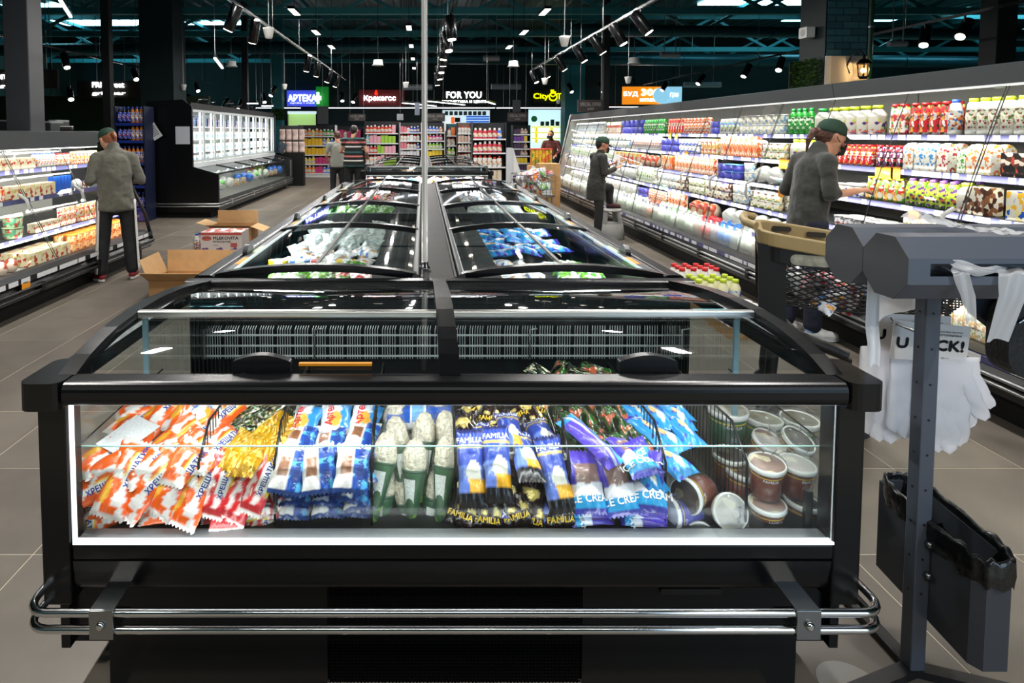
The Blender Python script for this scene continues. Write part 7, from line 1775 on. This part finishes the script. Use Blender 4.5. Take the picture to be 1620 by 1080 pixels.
for k in range(10):
    w_ = (CY1-CY0-.06)/10; ya = CY0+.03+w_*k; yb = ya+w_-.012
    f = P(MB().box(-4.185, ya, 1.0, -4.165, ya+.045, 1.97), 'door', mat('door_frame', '#c9cccb', .35, .3))
    MB().box(-4.185, yb-.045, 1.0, -4.165, yb, 1.97).obj('frame_stile', mat('door_frame', '#c9cccb'), f); MB().box(-4.185, ya+.0455, 1.0, -4.165, yb-.0455, 1.045).obj('frame_rail', mat('door_frame', '#c9cccb'), f); MB().box(-4.185, ya+.0455, 1.925, -4.165, yb-.0455, 1.97).obj('frame_rail', mat('door_frame', '#c9cccb'), f)
    MB().box(-4.178, ya+.046, 1.046, -4.172, yb-.046, 1.924).obj('pane', M_GLASS, f)
    MB().box(-4.225, yb-.10, 1.05, -4.205, yb-.06, 1.92).obj('light_tube', LITE, f)
    for z in (1.18, 1.42, 1.66):
        P(MB().box(-4.85, ya, z-.012, -4.30, yb, z), 'wire_shelf', M_WHITE)
for z in (.262, .215): P(MB().tube([(-3.66, CY0-.05, z), (-3.66, CY1, z)], .016, 8), 'bumper_tube', M_STEEL); P(MB().tube([(-4.9, CY0-.10, z), (-3.7, CY0-.10, z), (-3.66, CY0-.05, z)], .016, 8), 'bumper_tube', M_STEEL)
for k in range(4): P(MB().box(-3.687, CY0+.6+k*1.6, .19, -3.64, CY0+.68+k*1.6, .29), 'bumper_bracket', M_ALU)
P(MB().box(-4.85, CY0-.11, .19, -4.8, CY0-.061, .29), 'bumper_bracket', M_ALU)
carton('ice_box', .2, .2, .14, WPM('ice_box', ['#c8ccd4', '#8ab0c8', '#b8c8b8'], .5, 8)); carton('top_box', .24, .2, .16, print_mat('top_box', '#1a2c50', ['#7a2430', '#2a6a3a', '#3a5a90'], 5, .4, .6))
for zi, z in enumerate((.972, 1.182, 1.422, 1.662)):
    for i in range(20):
        item('top_box' if zi == 3 else 'ice_box', (-4.42, CY0+.2+i*.315, z), HP, f'{"dark" if zi == 3 else "pale"} frozen food box, {ordn(i)} from near end on {ordn(zi)} shelf behind lit doors', 'frozen food', 'boxes behind the freezer doors', parts=False)
for i in range(24): item(['bag_green', 'bag_white', 'pack_cheese', 'bag_blue'][(i//3) % 4], (-3.9+(i % 2)*-.2, CY0+.3+i*.25, .45), HP, f'frozen food in the glass-fronted chest, {ordn(i)} from the near end', 'frozen food', 'goods in the long chest', parts=False, sc=1.4); 
area('door_led', (-4.24, (CY0+CY1)/2, 1.48), (0, math.radians(90), 0), .9, CY1-CY0-.2, 40, (.93, .98, 1))
area('chest_led', (-3.76, (CY0+CY1)/2, .77), (0, math.radians(55), 0), .02, CY1-CY0-.2, 5)
p0 = at_y(278, 228, CY0-.066); p1 = at_y(300, 200, CY0-.066); tag(MB().box(p0.x, CY0-.068, p0.z, p1.x, CY0-.061, p1.z).obj('notice', mat('notice_grey', '#b9bdc6', .6)), 'grey-white notice taped to the black freezer end panel', 'notice')
g = thing('hanging_notice', 'white printed notice hanging askew at the freezer corner', 'notice', at_y(245, 210, CY0-.2)); c = at_y(244, 208, CY0-.2); Mr = Matrix.Rotation(math.radians(-32), 4, 'Y')
t = MB(); t.obox(c, (.17, .004, .28), Mr); t.obj('sheet', mat('notice_white', '#c9cbcf', .6), g); t = MB()
for k in range(6): t.obox(c+Mr.to_3x3() @ Vector((0, -.0035, .08-.03*k)), (.12, .002, .012), Mr)
t.obj('printed_lines', mat('print_dark', '#45474c', .6), g)
# trailing cables on the freezer's top
for k in range(3):
    y = CY0+.6+k*1.7; tag(MB().tube([(-4.25, y, 2.1), (-4.3, y+.1, 2.17), (-4.2, y+.35, 2.19), (-4.3, y+.6, 2.12), (-4.22, y+.9, 2.16)], .02, 6).obj('cable', M_BLACK), f'black cable lying on the tall freezer, {ordn(k)} from the near end', 'cable')

# ================================================================= cartons, crates and trolley on the floor
def carton_box(name, label, x, y, w, d, h, z=0., flaps=(1, 1, 1, 1), rz=0., m=M_CARD, tk=.005):
    g = thing(name, label, 'box', (x, y, z), rz=rz)
    O = lambda mb, n, mm: mb.obj(n, mm, g, True)
    O(MB().box(-w/2, -d/2, .001, w/2, d/2, .006), 'bottom', m); O(MB().box(-w/2, -d/2, .0065, w/2, -d/2+tk, h), 'wall', m); O(MB().box(-w/2, d/2-tk, .0065, w/2, d/2, h), 'wall', m); O(MB().box(-w/2, -d/2+tk, .0065, -w/2+tk, d/2-tk, h), 'wall', m); O(MB().box(w/2-tk, -d/2+tk, .0065, w/2, d/2-tk, h), 'wall', m)
    fl = min(d, w)*.48
    def flap(n, a):
        t = MB()
        if n == 0: t.add([(-w/2, -d/2, h), (w/2, -d/2, h), (w/2+.01, -d/2-fl*math.cos(a), h+fl*math.sin(a)), (-w/2-.01, -d/2-fl*math.cos(a), h+fl*math.sin(a))], [(0, 1, 2, 3)])
        if n == 1: t.add([(-w/2, d/2, h), (w/2, d/2, h), (w/2, d/2+fl*math.cos(a), h+fl*math.sin(a)), (-w/2, d/2+fl*math.cos(a), h+fl*math.sin(a))], [(0, 1, 2, 3)])
        if n == 2: t.add([(-w/2, -d/2, h), (-w/2, d/2, h), (-w/2-fl*math.cos(a), d/2, h+fl*math.sin(a)), (-w/2-fl*math.cos(a), -d/2, h+fl*math.sin(a))], [(0, 1, 2, 3)])
        if n == 3: t.add([(w/2, -d/2, h), (w/2, d/2, h), (w/2+fl*math.cos(a), d/2, h+fl*math.sin(a)), (w/2+fl*math.cos(a), -d/2, h+fl*math.sin(a))], [(0, 1, 2, 3)])
        o = O(t, 'flap', M_CARDI); s = o.modifiers.new('solid', 'SOLIDIFY'); s.thickness = .004; s.offset = 0
    for n, a in enumerate(flaps):
        if a is not None: flap(n, a)
    return g
carton_box('cardboard_box', 'open empty cardboard box nearest the front freezer on the left', -2.15, 6.05, .78, .44, .17, 0, (.55, 1.5, 1.15, None))
tr = carton_box('carton_tray', 'shallow tray of drink cartons behind the open empty box', -2.42, 6.75, .42, .36, .15, 0, (None, None, None, None))
for i in range(5):
    for j in range(3): item('carton_c' if (i+j) % 2 else 'carton_b', (-2.42-.15+.075*i, 6.75-.11+.1*j, .008), R.uniform(-.1, .1), f'drink carton standing in the shallow tray, {ordn(i)} from left, {ordn(j)} row', 'carton', 'cartons in the shallow tray', parts=False, sc=1.1)
def milk_case(x, y, z, lab):
    g = thing('milk_case', lab, 'box', (x, y, z)); w, d, h = .44, .28, .24
    MB().box(x-w/2, y-d/2, z+.001, x+w/2, y+d/2, z+h).obj('box', mat('case_grey', '#c6bfba', .6), g, bevel=.003)
    fy = y-d/2-.0015; MB().box(x-w/2+.002, fy-.001, z+h-.03, x+w/2-.002, fy, z+h-.004).obj('red_band', mat('case_red', '#b8483e', .6), g); MB().box(x-w/2+.001, y-d/2+.001, z+h+.0006, x+w/2-.001, y+d/2-.001, z+h+.0016).obj('top_print', WPM('case_top', ['#b8483e', '#e8e4e4'], .8, 7), g)
    t = MB(); t.lathe([(.026, 0), (.026, .001)], 20, (0, 0, 0), Matrix.Rotation(HP, 3, 'X')); t.v = [(x-.155+v[0]*2, fy+v[1], z+h-.065+v[2]) for v in t.v]; e_ = t.obj('emblem', mat('case_red', '#b8483e'), g)
    t = MB(); add_text(t, 'MVM', lambda a, b: (x-.155+a, fy-.0015, z+h-.065+b), .026, .06, thick=2); t.obj('emblem_letters', M_TXTW, e_)
    t = MB(); add_text(t, 'MLEKOVITA', lambda a, b: (x+.05+a, fy-.0005, z+h-.062+b), .032, .27, thick=2.2); add_text(t, 'WYDOJONE', lambda a, b: (x+.005+a, fy-.0005, z+h-.105+b), .028, .19, thick=1.6); add_text(t, 'MLEKO', lambda a, b: (x-.06+a, fy-.0005, z+h-.14+b), .012, .05); t.obj('lettering', mat('ink_violet_black', '#2c2030', .6), g)
    MB().box(x+.10, fy-.0008, z+h-.16, x+.17, fy, z+h-.115).obj('red_square', mat('case_red', '#b8483e'), g); t = MB(); add_text(t, '3,2', lambda a, b: (x+.135+a, fy-.0015, z+h-.137+b), .025, .05, thick=2); t.obj('figures', M_TXTW, g)
    t = MB(); hills = [(x-w/2+.01, z+.005)]+[(x-w/2+.01+(w-.02)*q/24, z+.045+.02*math.sin(q*.7)+.018*abs(math.sin(q*1.1+1))) for q in range(25)]+[(x+w/2-.01, z+.005)]; t.prism(hills, 'y', fy-.0006, fy); t.obj('violet_hills', mat('print_violet', '#5b3f86', .6), g)
milk_case(-2.17, 6.9, .001, 'milk case at the bottom, under another milk case'); milk_case(-2.15, 6.88, .243, 'milk case with red top on another milk case')
carton_box('cardboard_box', 'open cardboard box with raised flaps standing farthest on the left floor', -2.49, 8.35, .54, .36, .33, 0, (.25, 1.5, .3, -.35))
mb = MB(); mb.prism(rrect(-2.72, 7.1, -2.52, 7.4, .01, 2), 'z', .001, .16); tag(mb.obj('green_carton', mat('carton_green', '#1f4a34', .6), bevel=.004), 'small dark green carton behind the tray', 'box')
for k in range(6):
    item('white_blue', (-2.93+.075*(k % 3), 8.2+.08*(k//3), 0.001), 0, f'shrink-wrapped bottle beside the far cardboard box, {ordn(k)} of its pack', 'bottle', 'bottles of the wrapped pack')
jf = lambda q: q*(1+.02*noise.noise(q*20)); mb = MB(); mb.prism(rrect(-2.98, 8.15, -2.73, 8.33, .03, 3), 'z', .002, .25); tag(mb.obj('shrink_wrap', M_FILM), 'clear shrink wrap around the bottles beside the far box', 'wrap')
# crates of dairy bottles on the floor of the right aisle
jug('milk_red', .045, .26, mlk, mat('cap_red', '#cf2226'), WPM('lab_mr', ['#d8d4d0', '#c83a3a'], .3, 20)); jug('milk_lime', .045, .25, mat('yoghurt_pale', '#e4e2b8', .35), mat('cap_lime', '#b8cf2a'), WPM('lab_ml', ['#2a5ab0', '#c8d8e8'], .5, 18)); cup('tub_wb', .06, .12, WPM('tub_wb', ['#3a5ab8', '#c83a4a', '#dfe4ee'], .5, 16), M_WHITE)
for k, (y, key, lab) in enumerate(((6.05, 'milk_red', 'white milk bottle with red cap'), (5.62, 'milk_lime', 'pale bottle with lime cap'), (5.2, 'tub_wb', 'white and blue lidded tub'), (4.85, 'tub_wb', 'white and red lidded tub'))):
    x0 = 2.52-.03*k; g = carton_box('carton_tray', f'low carton tray of dairy goods on the right aisle floor, {ordn(k)} from the stool side', x0+.1, y, .46, .34, .09, 0, (None,)*4)
    for i in range(4):
        for j in range(3): item(key, (x0-.06+i*.108, y-.1+j*.1, .008), 0, f'{lab}, {ordn(i)} from left, {ordn(j)} row, {ordn(k)} floor tray', 'bottle' if 'milk' in key else 'tub', lab+'s in floor trays')
# laden trolley and stacked boxes at the far end of the right aisle
g = thing('goods_trolley', 'laden wire trolley with bags at the far end of the right aisle', 'trolley', (2.1, 12.2, 0)); WIRE = mat('trolley_wire', '#8d8f8f', .35, .8)
t = MB()
for s_ in range(10):
    f = s_/9
    for (xa_, ya_, xb_, yb_) in ((1.75, 11.9, 2.5, 11.9), (1.75, 12.5, 2.5, 12.5)): t.tube([(xa_+(xb_-xa_)*f, ya_, .35), (xa_+(xb_-xa_)*f, ya_, .75)], .005, 4)
for z in (.35, .48, .62, .75): t.tube([(1.75, 11.9, z), (2.5, 11.9, z), (2.5, 12.5, z), (1.75, 12.5, z)], .007, 5, closed=True)
stuff(t.obj('wire_basket', WIRE, g)); MB().box(1.76, 11.91, .33, 2.49, 12.49, .345).obj('deck', M_STEEL, g)
for x in (1.8, 2.45):
    for y in (11.95, 12.45): l = MB().tube([(x, y, .33), (x, y, .11)], .015, 6).obj('leg', WIRE, g); MB().lathe([(.05, -.015), (.05, .015)], 12, (x, y, .051), Matrix.Rotation(HP, 3, 'X')).obj('caster_wheel', M_BLACKM, l)
for k in range(30):
    key = ['pink', 'wb', 'orange', 'green', 'wb', 'grey', 'red'][k % 7]; x = 1.85+.6*((k*.37) % 1); z = .42+.38*(k/30)
    put(key, frame((x, 12.0+.4*((k*.61) % 1), z), (R.uniform(-.9, .9), R.uniform(-1, .2), R.uniform(.1, 1)), R.uniform(0, 180)), f'{KIND[key][1]} on the far trolley, {ordn(k)} from bottom', f'{KIND[key][1]}s on the trolley', 1.3)
for k, (x, y, z, w, h, lb) in enumerate(((2.56, 12.9, 0, .42, .36, 'cardboard box at the bottom of the far stack'), (2.58, 12.9, .362, .40, .30, 'cardboard box in the middle of the far stack'), (2.55, 12.88, .664, .42, .26, 'cardboard box on top of the far stack'), (2.62, 15.2, 0, .5, .5, 'lower cardboard box under the yellow juice case'), (2.80, 15.2, .502, .52, .26, 'printed cardboard box under the yellow juice case'))):
    g = thing('cardboard_box', lb, 'box', (x, y, z)); MB().box(x-w/2, y-.2, z+.001, x+w/2, y+.2, z+h).obj('box', M_CARD, g, bevel=.004); MB().box(x-.03, y-.202, z+.01, x+.03, y-.2005, z+h-.01).obj('tape', mat('tape_tan', '#a98a5a', .35), g)
g = thing('juice_case', 'yellow and red shrink case of juice on cardboard boxes', 'case', (2.83, 15.2, .764))
for i in range(6):
    for j in range(2): MB().prism(rrect(2.60+i*.08, 15.02, 2.672+i*.08, 15.3, .01, 2), 'z', .766+j*.19, .766+j*.19+.185).obj('juice_carton', print_mat('juice_yellow', '#e0b02a', ['#6a8a2c', '#d8602c', '#a8841c'], 11, .4, .5), g)
MB().box(2.59, 15.01, 1.146, 3.08, 15.31, 1.17).obj('red_lid', mat('case_orange_red', '#d8482c', .5), g)

# ================================================================= far shelving
PAL = ['#d8402c', '#e8b82c', '#3a9a48', '#3a6ac8', '#e6e2da', '#c83a78', '#e88a34', '#7a4aa8', '#e8e0c8', '#4ab0c8', '#f0d84a', '#e0e0e4']
FM = {}
def fpack(c, w, h):
    if c not in PAL: PAL.append(c)
    k = (c, round(w, 2), round(h, 2))
    if k not in FM:
        m = MB(); bx_ = PAL.index(c) % 2; m.prism(rrect(-w/2, -.05, w/2, .05, .004 if bx_ else min(w*.3, .03), 2), 'z', 0, h*(1 if bx_ else .8))
        if not bx_: m.prism(rrect(-w*.25, -.03, w*.25, .03, .012, 2), 'z', h*.8, h, 1); m.box(-w*.5-.001, -.0515, h*.2, w*.5+.001, -.03, h*.55, 2)
        FM[k] = m.mesh('pack', [mat('far_'+c[1:], c, .45), M_WHITE if c != '#e6e2da' else mat('far_d8402c', '#d8402c'), WPM('far_label', ['#d86a5a', '#5a8ac8', '#e8c04a'], .5, 14)])
    return FM[k]
def far_rack(label, px0, px1, py0, Y, nsh, pal, title, mback='#1a1c20', white=False, iw=.12):
    x0 = (px0-VX)*Y/F; x1 = (px1-VX)*Y/F; H_ = HC+(HY-py0)*Y/F
    g = thing('store_shelf', label, 'shelf', (x0, Y, 0), 'far shelving'); mm_ = M_WHITE if white else mat('shelf_dark', '#23262a', .5)
    MB().box(x0, Y+.42, 0, x1, Y+.45, H_).obj('back_panel', mat('rackback_'+mback[1:], mback, .6), g)
    for x in (x0-.02, x1): MB().box(x, Y, 0, x+.02, Y+.45, H_).obj('upright', mm_, g)
    MB().box(x0+.001, Y+.02, 0, x1-.001, Y+.419, .12).obj('plinth', mm_, g)
    n = 0
    for s in range(nsh):
        z = .13+(H_-.2)*s/nsh; hh = (H_-.2)/nsh
        sh = MB().box(x0+.001, Y, z-.02, x1-.001, Y+.419, z).obj('shelf', mm_, g); MB().box(x0+.001, Y-.012, z-.03, x1-.001, Y-.001, z+.012).obj('price_rail', M_TAG, sh)
        n = 0; x = x0+iw/2+.01; c0 = R.choice(pal)
        while x < x1-iw/2:
            if R.random() < .3: c0 = R.choice(pal)
            o = bpy.data.objects.new('grocery_pack', fpack(c0, iw*.92, min(.34, hh*R.choice((.72, .78, .84))))); COL.objects.link(o); o.location = (x, Y+.07, z+.001); n += 1; tag(o, f'coloured pack, {ordn(n-1)} from the left on the {ordn(s)} board of {title}', 'grocery pack', f'packs on the {ordn(s)} board of {title}'); x += iw
    return g
far_rack('detergent shelf left of the striped shopper', 468, 530, 198, 22, 5, ['#e8b82c', '#e88a34', '#3a9a48', '#4a7ad8', '#e6e2da', '#c83a78', '#f0d84a'], 'the detergent shelf', white=True, iw=.13)
far_rack('shelf of pastel packs right of the striped shopper', 578, 630, 192, 22, 5, ['#d8402c', '#9ac83c', '#e6e2da', '#e8a8b8', '#f0d84a', '#7ac0d8'], 'the pastel shelf', iw=.13)
far_rack('white shelf of cosmetics left of the chrome pole', 633, 666, 194, 22, 6, ['#e6e2da', '#e0e0e4', '#3a4ab8', '#d87a8a', '#e6e2da'], 'the white cosmetics shelf', white=True, iw=.11)
far_rack('white shelf of shampoo right of the chrome pole', 672, 703, 194, 22, 6, ['#e6e2da', '#e88a34', '#4a7ad8', '#e8c83a', '#c8408a', '#8ac83c'], 'the shampoo shelf', white=True, iw=.12)
far_rack('narrow turquoise shelf of gadgets', 707, 722, 196, 21, 5, ['#4ab0c8', '#8ac83c', '#e87a34', '#e6e2da'], 'the turquoise shelf', '#1a5a60', iw=.13)
far_rack('tall shelf of pale greeting cards', 724, 745, 194, 20, 6, ['#d8c0b0', '#c8a898', '#b8907c', '#e6e2da'], 'the card shelf', '#7a6458', iw=.10)
far_rack('magazine shelf in the middle of the back', 748, 800, 194, 18.5, 4, ['#d8402c', '#e88a34', '#e6e2da', '#d8c8b0', '#4a7ad8', '#c83a48'], 'the magazine shelf', iw=.14)
far_rack('crowded shelf of sweets beside the magazine shelf', 812, 838, 198, 20, 7, ['#7a4aa8', '#e6e2da', '#e8c83a', '#b8906a', '#4a3a58'], 'the sweets shelf', iw=.11)
far_rack('low shelf of red and white packs behind the shoppers', 532, 575, 200, 24, 4, ['#d8402c', '#e6e2da', '#c83a78', '#4a7ad8'], 'the low back shelf', iw=.13)
for i, (px0, px1, py0, py1, c, lab) in enumerate([(801, 812, 234, 291, '#c9ccd0', 'tall white panel at the side of the magazine shelf')]):
    a = at_y(px0, py1, 18.4); b = at_y(px1, py0, 18.4); g = thing('side_panel_board', lab, 'panel', (a.x, 18.4, 0)); MB().box(a.x, 18.4, 0, b.x, 18.8, b.z).obj('board', mat('white_board', c, .5), g, bevel=.01); MB().prism([(b.x, .3), (b.x+.25, .3), (b.x, b.z)], 'y', 18.42, 18.45).obj('leaflet_wing', M_PAPER, g)
# pink cloth packs on a stand
g = thing('textile_stand', 'stand hung with pale pink textile packs beyond the tall freezer', 'stand', (-4.2, 18.6, 0)); MB().box(-4.2, 18.7, 0, -3.5, 18.74, 1.75).obj('back_board', M_GREYP, g)
MB().box(-4.25, 18.4, 0, -3.45, 18.7, .95).obj('base_cabinet', M_BLACKM, g)
for i in range(4):
    for j in range(2):
        c = Vector((-4.1+i*.19, 18.63, 1.12+j*.36)); t = MB(); t.grid(lambda u, v: (c.x+(u-.5)*.17, c.y-.02*math.sin(PI*u)-.015*math.sin(v*9), c.z+(v-.5)*.33), 6, 6)
        o = t.obj('textile_pack', mat('pink_cloth', '#cdb4ac', .8, vary=.25, bscale=9)); s = o.modifiers.new('solid', 'SOLIDIFY'); s.thickness = .02; tag(o, f'pale pink textile pack, {ordn(i)} from the left in the {["lower", "upper"][j]} row of the stand', 'textile', 'pale textile packs')
g = thing('checkout_screen', 'small dark screen on a post at the far end of the tall freezer', 'screen', (-4.0, 18.15, 0)); t = MB(); t.obox((-4.02, 18.15, 1.12), (.22, .03, .3), Matrix.Rotation(.5, 4, 'Y')); t.obj('screen', mat('screen_grey', '#2c3440', .2), g); MB().tube([(-4.0, 18.2, 0), (-4.0, 18.2, 1.1)], .02, 8).obj('post', M_BLACK, g)
leafy('green_wall_panel', 'leafy green panel beside the pharmacy front', at_y(429, 190, 24).x, at_y(449, 190, 24).x, 24, at_y(0, 190, 24).z, at_y(0, 172, 24).z, 500, .1, .06)

for o_ in COL.objects:
    if o_.get('label') and len(o_['label'].split()) > 16: o_['label'] = ' '.join(o_['label'].split()[:16]); print('LONG', o_['label'])
